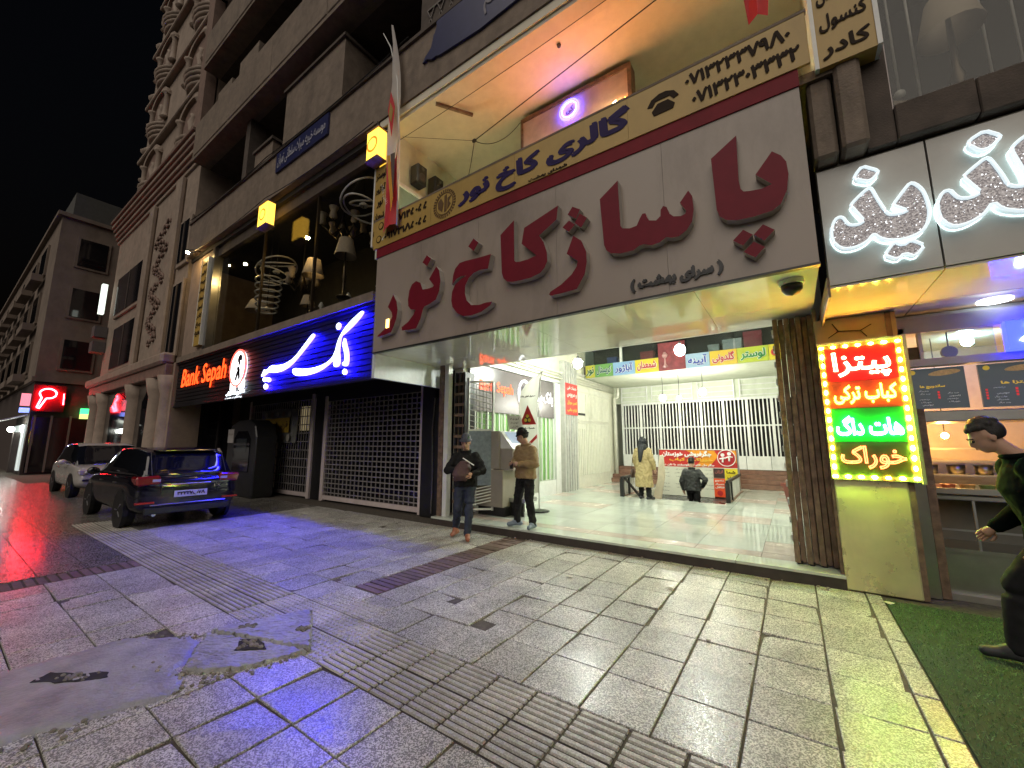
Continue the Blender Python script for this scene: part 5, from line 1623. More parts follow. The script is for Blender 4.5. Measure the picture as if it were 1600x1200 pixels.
# pillar
MB().box(.35, .97, 6.0, 6.5, 0.0, 1.22).build('pillar_sheet', M_clad, fd, bevel=.012)
MB().box(.33, 1.06, 6.03, 6.5, 1.22, 3.08).build('pillar_cladding', mat('amber_cladding', (.40, .30, .18), .35, var=.08), fd)
MB().box(.97, 1.02, 6.02, 6.5, 0.0, 3.08).build('pillar_trim', M_rust, fd)
for a, b in (((.45, 2.85), (.55, 2.92)), ((.55, 2.92), (.75, 2.90)), ((.75, 2.90), (.85, 2.96)), ((.55, 2.92), (.5, 3.02)), ((.75, 2.9), (.80, 2.82))):
    MB().bar((a[0], 6.02, a[1]), (b[0], 6.02, b[1]), .008, .008).build('cladding_line', M_ink, fd)
# LED panel
lp = thing('led_sign', 'tall LED board of neon Persian dish names framed by yellow bulbs', 'sign', (.7, 5.95, 1.2))
MB().box(.33, 1.065, 5.94, 6.0, 1.20, 2.75).build('board', mat('led_board', (.07, .06, .045), .5), lp)
MB().box(1.067, 1.10, 5.92, 6.02, 1.18, 2.78).build('edge_trim', mat('clear_acrylic_edge', (.35, .4, .2), .15, spec=.8), lp)
MB().box(.32, 1.075, 5.925, 5.94, 2.75, 2.775).build('edge_trim', mat('clear_acrylic_edge', (.35, .4, .2), .15), lp)
for z0, z1, c in ((2.31, 2.70, (.42, .006, .006)), (2.00, 2.305, (.22, .05, .006)), (1.62, 1.995, (.006, .30, .02)), (1.25, 1.615, (.05, .07, .008))):
    MB().box(.39, 1.005, 5.932, 5.9395, z0, z1).build('glow_field', mat('field_%d' % int(z0 * 100), c, .4), lp)  # neon glow around each word put into the field colour
LED = []
for i in range(7):
    LED += [(.365 + .667 * i / 6, 2.715), (.365 + .667 * i / 6, 1.235)]
for i in range(1, 14):
    z = 1.235 + 1.48 * i / 14
    LED += [(.365, z), (1.032, z)]
M_ledy = glow('led_amber', (1.0, .52, .04), 130.0)
M_ledg = glow('led_lime', (.60, 1.0, .08), 190.0)
for i, (x, z) in enumerate(LED):
    MB().ball((x, 5.925, z), .016, 8, 5, sz=(1.5 if z > 2.7 or z < 1.25 else 1, .8, 1 if z > 2.7 or z < 1.25 else 1.7)).build('led', M_ledg if (z < 1.95 and i % 3) or i % 7 == 3 else M_ledy, lp)
for txt, z, h, w, c, s in (('پیتزا', 2.49, .31, .50, (1.0, .085, .05), 48.0), ('کباب ترکی', 2.15, .22, .54, (1.0, .30, .02), 26.0), ('هات داگ', 1.80, .22, .56, (.09, 1.0, .28), 50.0), ('خوراک', 1.45, .25, .54, (1.0, .15, .05), 4.0)):
    letters('neon_word', txt, glow('word_%d' % int(z * 100), c, s), h, (.70, 5.905, z), lp, width=w, outline=.0065)
# camera dome under the big canopy beside it
dc = thing('dome_camera', 'dark dome security camera under the amber lit canopy corner', 'camera', (.1, 4.75, 3.2))
MB().lathe([(.11, .05), (.11, 0)], (.12, 4.85, 3.2), 16).build('base', M_whitem, dc)
MB().lathe([(.095, 0), (.09, -.05), (.06, -.09), (.0, -.11)], (.12, 4.85, 3.2), 16).build('dome', M_black, dc, smooth=True)
# shop front frame
MB().box(1.04, 1.14, 6.2, 6.34, 0.0, 2.9).build('door_post', M_inox, fd)
MB().box(1.15, 1.22, 6.24, 6.34, 0.0, 1.98).build('door_post', M_rust, fd)
MB().box(1.04, 4.6, 6.2, 6.34, 2.45, 2.53).build('front_beam', mat('beam_white', (.5, .48, .5), .35), fd)
MB().box(1.04, 4.6, 6.2, 6.34, 2.83, 3.0).build('front_beam', M_panel, fd)
MB().box(1.28, 1.83, 6.25, 6.26, 2.53, 2.83).build('transom_pane', glass('transom_glass', (.72, .85, .85)), fd)
MB().box(1.25, 1.28, 6.22, 6.3, 2.53, 2.83).build('transom_bar', M_whitem, fd)
MB().box(1.06, 1.25, 6.26, 6.3, 2.53, 2.68).build('transom_board', M_rust, fd)
# blue neon over the door
bn = thing('blue_neon_sign', 'blue lit box sign with white neon Persian letters over the food shop door', 'sign', (2.2, 6.18, 2.52))
MB().box(1.87, 2.75, 6.1, 6.2, 2.53, 2.83).build('box', glow('blue_box', (.01, .015, 1.0), 9.0), bn)
letters('neon_word', 'لذیذ', glow('neon_bluewhite', (.55, .7, 1.0), 18.0), .26, (2.25, 6.085, 2.68), bn, width=.62, outline=.010)
# menu boards
def menu(x0, x1, title, lab, k):
    t = thing('menu_board', lab, 'menu', ((x0 + x1) / 2, 6.4, 1.98))
    MB().box(x0, x1, 6.36, 6.39, 1.985, 2.44).build('board', mat('menu_black', (.035, .036, .038), .25, em=(.5, .6, .65), es=.05), t)  # faint emission put into board, lettering and picture
    M_mw = mat('menu_white', (.6, .6, .58), .5, em=(1, 1, 1), es=.12)
    M_my = mat('menu_yellow', (.6, .42, .05), .5, em=(1, .7, .1), es=.18)
    M_mr = mat('menu_red', (.5, .02, .02), .5, em=(1, .05, .05), es=.25)
    letters('heading', title, M_my, .045, ((x0 + x1) / 2 - .03, 6.358, 2.23), t, width=.2, bold=.002)
    words = ['همبرگر', 'چیز برگر', 'ژامبون', 'مرغ مخصوص', 'خوراک', 'سوسیس', 'هات داگ']
    for i in range(6):
        for cx in (x0 + .13, x1 - .12):
            if (i + int(cx * 10)) % 5 == 4:
                continue
            letters('item', words[(i + k) % 7], M_mw, .018, (cx + .01 * (i % 3), 6.358, 2.185 - .032 * i), t, width=.085 + .03 * ((i * 3 + k) % 3))
    for i in range(4):
        MB().box(x0 + .03, x0 + .045, 6.352, 6.359, 2.155 - .03 * i, 2.175 - .03 * i).build('price_mark', M_mr, t)
        if i < 3:
            MB().box(x0 + .24, x0 + .256, 6.352, 6.359, 2.155 - .03 * i, 2.178 - .03 * i).build('price_mark', M_mr, t)
    m = MB()
    m.prism(blob([(x0 + .16, 2.36), (x0 + .25, 2.41), (x1 - .05, 2.42), (x1 - .02, 2.38), (x0 + .3, 2.345)], 2), 6.35, 6.359)
    m.build('sandwich_picture', mat('sandwich_print', (.42, .25, .10), .5, var=.5, scale=30, em=(.8, .5, .25), es=.12), t)
    MB().lathe([(.025, 0), (.025, -.006)], (x0 + .06, 6.359, 2.40), 14, ax='y').build('round_picture', M_my, t)
menu(1.13, 1.60, 'ساندویچ ها', 'black menu board headed with yellow sandwiches title beside the LED sign', 0)
menu(1.70, 2.25, 'پیتزا ها', 'black menu board partly under the blue neon with pizza title', 3)
# kitchen
MB().box(1.0, 4.6, 8.6, 8.7, 0, 3.1).build('kitchen_wall', M_tile, fd)
MB().box(.72, .8, 6.5, 8.6, 0, 3.1).build('kitchen_wall', M_tile, fd)
MB().box(.8, 4.6, 6.3, 8.6, -.01, .05).build('kitchen_floor', mat('kitchen_floor', (.2, .19, .17), .35), fd)
MB().box(.8, 4.6, 6.4, 8.6, 3.0, 3.08).build('kitchen_ceiling', mat('kitchen_ceiling', (.45, .5, .5), .6), fd)
MB().box(1.16, 4.2, 6.36, 7.0, 1.84, 1.96).build('extractor_hood', M_inox, fd, bevel=.01)
ct = thing('counter', 'steel food counter with tray top and lower glass case inside the food shop', 'counter', (2, 6.6, 0))
MB().box(1.2, 4.2, 6.36, 7.0, 1.0, 1.05).build('top', M_inox, ct, bevel=.008)
MB().box(1.2, 4.2, 6.38, 7.0, .05, .46).build('base', M_inox, ct)
MB().box(1.2, 4.2, 6.36, 7.0, .46, .5).build('shelf', M_inox, ct)
MB().box(1.2, 4.2, 6.37, 6.38, .68, .70).build('case_rail', M_chrome, ct)
MB().box(1.2, 4.2, 6.95, 7.0, .5, 1.0).build('case_back', mat('case_back', (.2, .2, .17), .5), ct)
for x in (1.2, 1.5, 2.1):
    MB().box(x, x + .02, 6.37, 6.39, .5, 1.0).build('case_mullion', M_chrome, ct)
tr = MB().box(1.15, 1.75, 6.3, 6.9, 1.07, 1.09).box(1.15, 1.75, 6.3, 6.32, 1.09, 1.13).box(1.15, 1.75, 6.88, 6.9, 1.09, 1.13).build('serving_tray', M_inox)
tag(tr, 'flat steel serving tray on the food shop counter', 'tray')
for i, (x, c) in enumerate(((1.4, (.4, .1, .05)), (1.55, (.45, .3, .1)), (1.7, (.15, .25, .08)))):
    m = MB().lathe([(.05, 0), (.065, .06), (.06, .06), (.045, .01)], (x, 6.65, 1.09), 12)
    b = m.build('food_bowl', mat('bowl_%d' % i, c, .4))
    tag(b, ('dark red', 'tan', 'green')[i] + ' bowl of food on the steel tray', 'bowl')
sh = thing('kitchen_shelf', 'steel kitchen rack with hooks behind the food counter', 'shelf', (1.8, 7.8, 1.1))
for z in (1.18, 1.36, 1.52):
    MB().box(1.25, 2.6, 7.7, 8.0, z, z + .02).build('board', M_inox, sh)
for x in (1.25, 2.58):
    MB().box(x, x + .02, 7.7, 7.72, .05, 1.84).build('upright', M_inox, sh)
for i, x in enumerate((1.5, 1.75, 2.0, 2.2)):
    p = MB().lathe([(.08, 0), (.09, .12), (.085, .12), (.07, .01)], (x, 7.85, 1.2), 12).build('cooking_pot', M_inox, smooth=True)
    tag(p, 'small steel pot on the kitchen rack, %s from the pillar' % ('first', 'second', 'third', 'fourth')[i], 'pot')
k1 = thing('kitchen_lamp', 'warm bare bulb glowing inside the food shop kitchen', 'lamp', (1.55, 7.4, 1.72))
MB().ball((1.62, 7.5, 1.70), .035, 10, 6).build('bulb', glow('kitchen_bulb', (1.0, .48, .10), 1500.0), k1)
MB().tube([(1.62, 7.5, 1.73), (1.62, 7.5, 2.99)], .006, 5).build('cord', M_black, k1)
k2 = thing('ceiling_bulb', 'bright cool bulb behind the transom glass of the food shop', 'lamp', (1.95, 7.4, 2.95))
MB().ball((1.98, 7.6, 2.92), .06, 12, 8).build('bulb', glow('transom_bulb', (.8, .98, 1.0), 90.0), k2)
k3 = thing('round_clock', 'dark round hanging fan guard seen through the transom glass', 'fan', (1.6, 7.0, 2.7))
MB().lathe([(.07, 0), (.075, .03), (.07, .06)], (1.62, 6.8, 2.68), 16, ax='y').build('guard', mat('fan_guard', (.1, .06, .05), .5), k3)
MB().tube([(1.62, 6.83, 2.74), (1.62, 6.83, 3.0)], .008, 5).build('rod', M_black, k3)

# ================================================================ things standing in the passage
# cash machine near the step
am = thing('indoor_cash_machine', 'tall beige cash machine cabinet standing beside the folded gate in the passage', 'cash machine', (-5.2, 7.2, FZ))
M_atm = mat('atm_beige', (.30, .27, .225), .45, var=.06, dirt=.12)
side = [(6.72, .32), (7.62, .32), (7.62, 1.86), (6.72, 1.86)]
MB().box(-5.58, -4.97, 6.72, 7.55, 1.08, 1.86).build('upper_cabinet', M_atm, am, bevel=.015)
MB().box(-5.58, -4.88, 6.72, 7.55, .32, 1.07).build('lower_cabinet', M_atm, am, bevel=.015)
MB().box(-5.54, -4.86, 6.76, 7.5, FZ, .32).build('plinth', M_black, am)
MB().add([(-4.97, 6.76, 1.86), (-4.97, 7.52, 1.86), (-4.66, 7.52, 1.5), (-4.66, 6.76, 1.5), (-4.97, 6.76, 1.5), (-4.97, 7.52, 1.5)], [(0, 1, 2, 3), (0, 3, 4), (1, 5, 2), (3, 2, 5, 4), (0, 4, 5, 1)]).build('fascia', M_whitem, am)
MB().add([(-4.945, 6.86, 1.843), (-4.945, 7.42, 1.843), (-4.745, 7.42, 1.611), (-4.745, 6.86, 1.611)], [(0, 1, 2, 3)]).build('screen', mat('atm_screen', (.10, .13, .16), .15, em=(.5, .6, .75), es=.35), am)
MB().box(-4.97, -4.64, 6.74, 7.54, 1.06, 1.5).build('keypad_shelf', M_atm, am, bevel=.02)
MB().box(-4.88, -4.5, 6.95, 7.4, .42, .5).build('foot_shelf', M_chrome, am)
MB().box(-4.9, -4.56, 6.98, 7.02, FZ, .42).build('foot_leg', M_black, am)
# printed paper stuck above it
pn = MB().add([(-5.2, 7.4, 1.92), (-4.85, 7.45, 1.88), (-4.95, 7.5, 2.2), (-5.3, 7.45, 2.24)], [(0, 1, 2, 3)]).build('paper_notice', mat('paper_white', (.7, .7, .68), .7))
tag(pn, 'white paper notice standing on top of the beige cash machine', 'notice')
for k in range(3):
    letters('notice_line', ('توجه', 'خودپرداز', 'فعال است')[k], M_ink, .055, (-5.07, 7.415, 2.14 - .085 * k), pn, width=.24 - .02 * k)
# bank sign inside the passage
ib = thing('inner_bank_sign', 'grey bank panel with red latin name on the passage side wall above green blinds', 'sign', (-5.85, 8.7, 2.35))
MB().box(PL + .02, PL + .09, 6.75, 10.6, 2.34, 3.40).build('panel', mat('inner_panel', (.115, .10, .10), .25, var=.06), ib)
UY, WZ = (0, 1, 0), (0, 0, 1)
letters('latin_name', 'Bank Sepah', glow('inner_red', (1.0, .10, .02), .9), .34, (PL + .095, 7.75, 2.92), ib, u=UY, width=1.35, bold=.004, latin=True)
oc = (8.95, 2.9)
MB().tube([(PL + .11, oc[0] + .27 * math.cos(t), oc[1] + .36 * math.sin(t)) for t in [k * math.pi / 10 for k in range(20)]], .035, 6, closed=True).build('emblem_ring', glow('inner_white', (.9, .92, .95), .9), ib)
MB().box(PL + .095, PL + .10, oc[0] - .1, oc[0] + .1, oc[1] - .2, oc[1] + .2).build('emblem_figure', M_ek, ib)
letters('script', 'بانک سپه', glow('inner_white', (.9, .92, .95), .9), .46, (PL + .10, 9.95, 2.86), ib, u=UY, width=1.1, bold=.008)
# red shop notice on the corrugated column
rs = thing('red_notice', 'upright red notice with white and yellow lines on the corrugated column', 'notice', (-5.7, 11.65, 2.5))
MB().box(PL + .165, PL + .18, 11.22, 12.05, 2.5, 3.5).build('panel', mat('notice_red', (.62, .035, .03), .4), rs)
for k, w in enumerate(('خدمات فنی', 'و سرویس', 'تعمیر موبایل', 'لوازم جانبی')):
    letters('line', w, mat('notice_white', (.75, .74, .7), .5) if k < 2 else mat('notice_yellow', (.7, .5, .08), .5), .15, (PL + .183, 11.63, 3.35 - .235 * k), rs, u=UY, width=.68, bold=.006)
# feather banner with warning triangle
fbn = thing('feather_banner', 'grey feather banner with red warning triangle standing behind the cash machine', 'banner', (-4.75, 7.7, FZ))
MB().lathe([(.22, 0), (.22, .03), (.03, .05)], (-4.62, 7.7, FZ), 12).build('base', M_black, fbn)
MB().tube([(-4.62, 7.7, FZ), (-4.6, 7.7, 2.4), (-4.56, 7.7, 3.0), (-4.5, 7.7, 3.22)], .014, 6).build('pole', M_whitem, fbn)
rows = [(.55, -4.95), (1.2, -5.02), (1.9, -5.08), (2.5, -5.11), (2.8, -5.08), (3.0, -4.92), (3.12, -4.75), (3.22, -4.51)]
vs = []
for z, xl in rows:
    xr = -4.615 + .12 * max(0, z - 2.5) ** 1.3
    for j in range(6):
        u = j / 5
        vs.append((xl + (xr - xl) * u, 7.68 + .02 * math.sin(u * 7 + z * 2), z - .05 * (1 - u)))
MB().add(vs, [(i * 6 + j, i * 6 + j + 1, (i + 1) * 6 + j + 1, (i + 1) * 6 + j) for i in range(len(rows) - 1) for j in range(5)]).build('cloth', cloth('banner_grey', (.60, .60, .54)), fbn, smooth=True)
MB().prism([(-5.07, 2.02), (-4.64, 2.02), (-4.86, 2.46)], 7.635, 7.642).build('triangle', mat('warn_red', (.5, .02, .02), .5), fbn)
MB().prism(blob([(-4.97, 2.06), (-4.75, 2.06), (-4.86, 2.30)]), 7.628, 7.634).build('triangle_core', mat('warn_black', (.03, .02, .01), .5), fbn)
for dx, dz in ((-.05, 2.12), (.05, 2.12), (0, 2.21)):
    MB().lathe([(.038, 0), (.038, -.006)], (-4.86 + dx, 7.627, dz), 12, ax='y').build('yellow_dot', mat('warn_yellow', (.6, .45, .04), .5), fbn)
letters('banner_line', 'صندوق تعاون بانک', M_ink, .055, (-4.86, 7.65, 2.66), fbn, width=.4, bold=.003)
letters('banner_line', 'همراه شما', M_ink, .05, (-4.86, 7.65, 1.94), fbn, width=.36, bold=.003)
MB().prism([(-4.82, 1.55), (-4.62, 1.72), (-4.62, 1.80), (-4.82, 1.63)], 7.628, 7.638).build('red_slash', mat('warn_red', (.5, .02, .02), .5), fbn)
# folded lattice gates at the passage mouth
lg = thing('folded_gate', 'dark brown folded lattice gate packed against the white post beside the cash machine', 'gate', (-5.6, 6.35, FZ))
for i in range(5):
    x = -5.84 + .058 * i
    MB().box(x, x + .052, 6.3 + .04 * (i % 2), 6.62, FZ + .02, 3.1).build('gate_leaf', M_rust if i % 2 else M_black, lg, bevel=.004)
for k in range(12):
    MB().box(-5.85, -5.58, 6.285, 6.30, .4 + .22 * k, .46 + .22 * k).build('hinge_plate', M_rust, lg)
wg = thing('lattice_door', 'open white framed lattice door leaf with blue sheet metal bottom by the cash machine', 'door', (-5.4, 6.5, FZ))
for a in ((-5.55, 6.42, -5.55, 6.42, FZ + .1, 2.98), (-5.16, 6.75, -5.16, 6.75, FZ + .1, 2.9)):
    MB().box(a[0] - .02, a[0] + .02, a[1] - .02, a[1] + .02, a[4], a[5]).build('stile', M_whitem, wg)
for z in (.28, 1.88, 2.9):
    MB().bar((-5.55, 6.42, z), (-5.16, 6.75, z), .035, .035).build('rail', M_whitem, wg)
for k in range(9):
    z = 1.92 + .115 * k
    MB().bar((-5.54, 6.43, z + .05), (-5.17, 6.74, z - .08), .014, .014).build('lattice_bar', M_whitem, wg)
    if k < 7:
        MB().bar((-5.54 + .055 * k, 6.43 + .046 * k, 1.9), (-5.54 + .055 * k, 6.43 + .046 * k, 2.88), .008, .008).build('lattice_bar', M_black, wg)
for k in range(6):
    MB().bar((-5.54, 6.43, .35 + .06 * k), (-5.17, 6.74, .45 + .06 * k), .02, .02).build('lattice_bar', M_whitem, wg)
MB().add([(-5.53, 6.41, .75), (-5.18, 6.72, .75), (-5.18, 6.72, 1.86), (-5.53, 6.41, 1.86)], [(0, 1, 2, 3)]).build('sheet', mat('blue_grey_sheet', (.25, .30, .34), .35, metal=.4, var=.25, scale=14), wg)
rg = thing('folded_gate', 'brown folded lattice gate packed against the food shop pillar', 'gate', (.15, 6.4, FZ))
for i in range(7):
    x = -.10 + .062 * i
    MB().box(x, x + .056, 6.2 + .05 * (i % 2), 6.56, FZ + .02, 3.22).build('gate_leaf', M_rust, rg, bevel=.004)
for k in range(13):
    MB().box(-.12, -.10, 6.3, 6.5, .4 + .22 * k, .47 + .22 * k).build('hinge_plate', M_whitem, rg)
for i in range(3):
    MB().lathe([(.03, 0), (.035, .02), (.03, .04)], (-.05 + .12 * i, 6.25, FZ + .0), 10).build('floor_wheel', M_black, rg)
MB().box(.32, .36, 6.04, 6.6, 0, 3.25).build('gate_jamb', M_rust, ab)
# slim pink bollard frame by the gate foot
pb = thing('pink_trolley', 'pink painted metal hand trolley frame leaning by the folded brown gate', 'trolley', (-.12, 7.2, FZ))
M_pinkm = mat('pink_metal', (.50, .20, .16), .45, var=.15)
MB().bar((-.15, 6.95, 1.02), (-.02, 6.7, .32), .05, .05).build('post', M_pinkm, pb)
MB().bar((-.20, 7.0, 1.03), (.10, 7.0, 1.03), .05, .04).build('handle', M_pinkm, pb)
MB().lathe([(.08, 0), (.09, .03), (.08, .06)], (-.05, 6.68, FZ + .09), 14, ax='x').build('wheel', M_black, pb)

# ---------------------------------------------------------------- stair well rails and the big menu board
gb = thing('grill_menu_board', 'large red and white grill menu board standing behind the stair well', 'board', (-2.58, 14.0, FZ))
MB().box(-3.72, -1.44, 14.02, 14.08, .86, 1.40).build('red_header', mat('header_red', (.50, .03, .025), .35, var=.08), gb)
MB().prism([(-2.9, 1.39), (-2.05, 1.39), (-1.95, 1.2), (-2.2, .9), (-2.6, .87), (-2.4, 1.15)], 14.012, 14.018).build('orange_flame', mat('header_orange', (.72, .28, .02), .35, var=.15, scale=8), gb)
MB().prism([(-1.75, 1.39), (-1.45, 1.39), (-1.45, 1.0)], 14.010, 14.018).build('orange_flame', mat('header_orange', (.72, .28, .02), .35), gb)
MB().box(-3.72, -2.12, 14.02, 14.07, -.05, .855).build('menu_sheet', mat('menu_sheet', (.62, .62, .52), .5, var=.05), gb)
for s in ((-3.76, -3.72), (-1.44, -1.40)):
    MB().box(s[0], s[1], 14.0, 14.1, FZ - .2, 1.42).build('frame_post', M_chrome, gb)
MB().box(-3.76, -1.40, 14.0, 14.1, 1.40, 1.425).build('frame_top', M_whitem, gb)
M_bw = mat('board_white', (.75, .75, .72), .5)
letters('title', 'جگرفروشی خوزستان', M_bw, .21, (-2.88, 14.005, 1.27), gb, width=1.5, bold=.012)
letters('second_line', 'خوراک و کباب', mat('line_gold', (.75, .45, .05), .5), .13, (-2.75, 14.003, 1.09), gb, width=1.3, bold=.006)
letters('third_line', 'جگر دل قلوه و گوسفند با نان داغ', M_bw, .10, (-2.86, 14.005, .92), gb, width=1.6, bold=.005)
MB().lathe([(.24, 0), (.24, -.006)], (-1.72, 14.012, 1.16), 24, ax='y').build('logo_disc', mat('logo_red', (.40, .015, .02), .4), gb)
MB().tube([(-1.72 + .245 * math.cos(t), 14.0, 1.16 + .245 * math.sin(t)) for t in [k * math.pi / 12 for k in range(24)]], .012, 5, closed=True).build('logo_ring', M_bw, gb)
for a, b in ((-1.82, 1.25), (-1.64, 1.29)):
    MB().lathe([(.055, 0), (.055, -.01)], (a, 14.0, b), 14, ax='y').build('logo_figure', M_bw, gb)
    MB().tube([(a - .09, 13.99, b - .12), (a, 13.99, b - .09), (a + .09, 13.99, b - .10)], .020, 5).build('logo_figure', M_bw, gb)
    MB().tube([(a, 13.99, b - .08), (a - .01, 13.99, b - .22)], .028, 5).build('logo_figure', M_bw, gb)
k = 0
for i in range(7):
    for j in range(4):
        if rr.random() < .85:
            letters('menu_line', ('جگر', 'دل و قلوه', 'کباب کوبیده', 'جوجه کباب', 'نوشابه')[k % 5], M_ink, .04, (-3.55 + .43 * j, 14.015, .78 - .115 * i), gb, width=.2 + .05 * (k % 3))
        k += 1
MB().box(-2.10, -1.82, 14.02, 14.06, .56, .84).build('dark_card', mat('card_black', (.05, .03, .03), .4), gb)
letters('card_word', 'ارزان', mat('card_red', (.45, .12, .1), .5), .12, (-1.96, 14.015, .74), gb, width=.22, bold=.004)
MB().box(-2.12, -1.80, 14.02, 14.06, -.02, .53).build('red_card', mat('card_orange_red', (.72, .08, .02), .4), gb)
for i, w in enumerate(('ساندویچ', 'همبرگر', 'فلافل')):
    letters('card_word', w, M_bw, .07, (-1.96, 14.015, .47 - .1 * i), gb, width=.25, bold=.003)
MB().lathe([(.08, 0), (.08, -.006)], (-1.96, 14.015, .10), 16, ax='y').build('card_disc', mat('logo_red', (.40, .015, .02), .4), gb)
MB().box(-1.80, -1.45, 14.02, 14.06, .25, .84).build('yellow_card', mat('card_yellow', (.72, .58, .03), .4), gb)
for i, w in enumerate(('شما', 'بفرمایید', 'فروش')):
    letters('card_word', w, M_ink, .09, (-1.63, 14.015, .74 - .17 * i), gb, width=.24, bold=.004)
def rail(x, y0, y1, lab):
    t = thing('stair_railing', lab, 'railing', (x, y0, FZ))
    MB().box(x - .03, x + .03, y0 - .05, y1, .62, .69).build('hand_rail', M_black, t)
    for y in (y0, y0 + .5):
        MB().box(x - .05, x + .05, y - .05, y + .05, FZ, .63).build('post', M_black, t)
    n = int((y1 - y0) / .16)
    for i in range(n):
        y = y0 + .12 + (y1 - y0 - .15) * i / n
        MB().box(x - .012, x + .012, y - .02, y + .02, FZ, .62).build('baluster', M_whitem, t)
    MB().box(x - .04, x + .04, y0, y1, FZ, FZ + .03).build('foot_rail', M_stepst, t)
    return t
rail(-1.43, 11.45, 14.4, 'black topped railing with white balusters on the steps side of the stair well')
t = rail(-4.02, 11.2, 13.9, 'black topped railing with white balusters on the cream door side of the stair well')
MB().bar((-3.98, 11.3, .65), (-3.75, 12.6, -.25), .05, .05).build('sloping_rail', M_black, t)
for i in range(8):
    a = MB().tube([(-4.02, 11.25 + .09 * i + .03 * math.cos(q), .38 + .16 * math.sin(q)) for q in [z * math.pi / 5 for z in range(10)]], .009, 5, closed=True)
    a.build('scroll', M_whitem, t)
cp = MB().add([(-3.30, 11.7, -.3), (-3.02, 11.75, -.3), (-2.98, 11.7, .55), (-3.05, 11.7, .95), (-3.22, 11.75, 1.0), (-3.30, 11.8, .1)], [(0, 1, 2, 3, 4, 5)])
cp = MB().prism([(-3.42, FZ - .3), (-3.16, FZ - .3), (-2.98, .75), (-3.0, 1.28), (-3.12, 1.28), (-3.2, .6)], 11.72, 11.78).build('cream_panel', mat('cream_cloth', (.62, .55, .42), .7), None, bevel=.02)
tag(cp, 'narrow cream cloth panel hanging at the stair well edge beside the tan coat', 'panel')

# ================================================================ people
M_skin = mat('skin', (.42, .25, .17), .55, var=.08, scale=20)
M_hair = mat('black_hair', (.012, .010, .009), .6, var=.3, scale=40, bump=.4, bscale=120)
def fold_tex():
    t = bpy.data.textures.new('cloth_folds', 'CLOUDS')
    t.noise_scale = .075
    t.noise_depth = 2
    return t
FOLD = fold_tex()
def limb(m, pts, rs):
    """tapered round limb: rings along the bone with balls at the joints"""
    P, Q = [], []
    for i in range(len(pts) - 1):
        a, b = Vector(pts[i]), Vector(pts[i + 1])
        for k in range(5):
            t = k / 5
            P.append(a.lerp(b, t))
            Q.append(rs[i] + (rs[i + 1] - rs[i]) * t)
    P.append(Vector(pts[-1]))
    Q.append(rs[-1])
    m.tube(P, Q, 12)
    for p, r in zip(pts, rs):
        m.ball(p, r * 1.0, 12, 8)
def loft(m, rings, n=20):
    vs = []
    for (c, rx, ry, yaw) in rings:
        for j in range(n):
            t = 2 * math.pi * j / n
            x, y = rx * math.cos(t), ry * math.sin(t)
            vs.append((c[0] + x * math.cos(yaw) - y * math.sin(yaw), c[1] + x * math.sin(yaw) + y * math.cos(yaw), c[2]))
    k = len(rings)
    fs = [(i * n + j, i * n + (j + 1) % n, (i + 1) * n + (j + 1) % n, (i + 1) * n + j) for i in range(k - 1) for j in range(n)]
    fs += [tuple(range(n))[::-1], tuple((k - 1) * n + j for j in range(n))]
    m.add(vs, fs)
def fuse(m, name, mtl, parent, vox=.014, fold=0.0, smooth=6, extra=None):
    """melt overlapping closed shapes into one continuous surface"""
    me = bpy.data.meshes.new(name)
    me.from_pydata(m.v, [], m.f)
    o = bpy.data.objects.new(name, me)
    COL.objects.link(o)
    bm = bmesh.new()
    bm.from_mesh(me)
    bmesh.ops.recalc_face_normals(bm, faces=bm.faces)
    bm.to_mesh(me)
    bm.free()
    r = o.modifiers.new('r', 'REMESH')
    r.mode = 'VOXEL'
    r.voxel_size = vox
    s = o.modifiers.new('s', 'SMOOTH')
    s.factor = .5
    s.iterations = smooth
    if fold:
        d = o.modifiers.new('d', 'DISPLACE')
        d.texture = FOLD
        d.strength = fold
        d.mid_level = .5
    dg = bpy.context.evaluated_depsgraph_get()
    me2 = bpy.data.meshes.new_from_object(o.evaluated_get(dg))
    bpy.data.objects.remove(o)
    if extra:
        bm = bmesh.new()
        bm.from_mesh(me2)
        tmp = bpy.data.meshes.new('x')
        tmp.from_pydata(extra.v, [], extra.f)
        bm.from_mesh(tmp)
        bm.to_mesh(me2)
        bm.free()
    for q in me2.polygons:
        q.use_smooth = True
    me2.materials.clear()
    me2.materials.append(mtl)
    return link(name, me2, parent)

def hand(m, wrist, elbow, palm_n, curl=.6, left=True):
    """palm and five bent fingers beyond the wrist, continuing the forearm"""
    w, e = Vector(wrist), Vector(elbow)
    d = (w - e).normalized()
    n = Vector(palm_n)
    n = (n - d * n.dot(d)).normalized()
    s = d.cross(n).normalized() * (1 if left else -1)
    c = w + d * .05
    m.tube([w - d * .02, w + d * .02, c, w + d * .088], [.027, .030, .036, .034], 8)
    for k in range(4):
        b = w + d * .085 + s * (.027 - .018 * k)
        L = (.072, .082, .078, .060)[k]
        p1 = b + d * L * .45 + n * L * .12 * curl
        p2 = p1 + d * L * .3 * (1 - .5 * curl) + n * L * .32 * curl
        p3 = p2 + d * L * .15 * (1 - curl) + n * L * .28 * curl
        m.tube([b - d * .02, b, p1, p2, p3], [.010, .0105, .0095, .0085, .006], 6)
    b = w + d * .03 + s * .034
    m.tube([b - s * .015, b + d * .02 + s * .016, b + d * .05 + s * .022 + n * .015, b + d * .07 + s * .014 + n * .028], [.012, .012, .010, .007], 6)

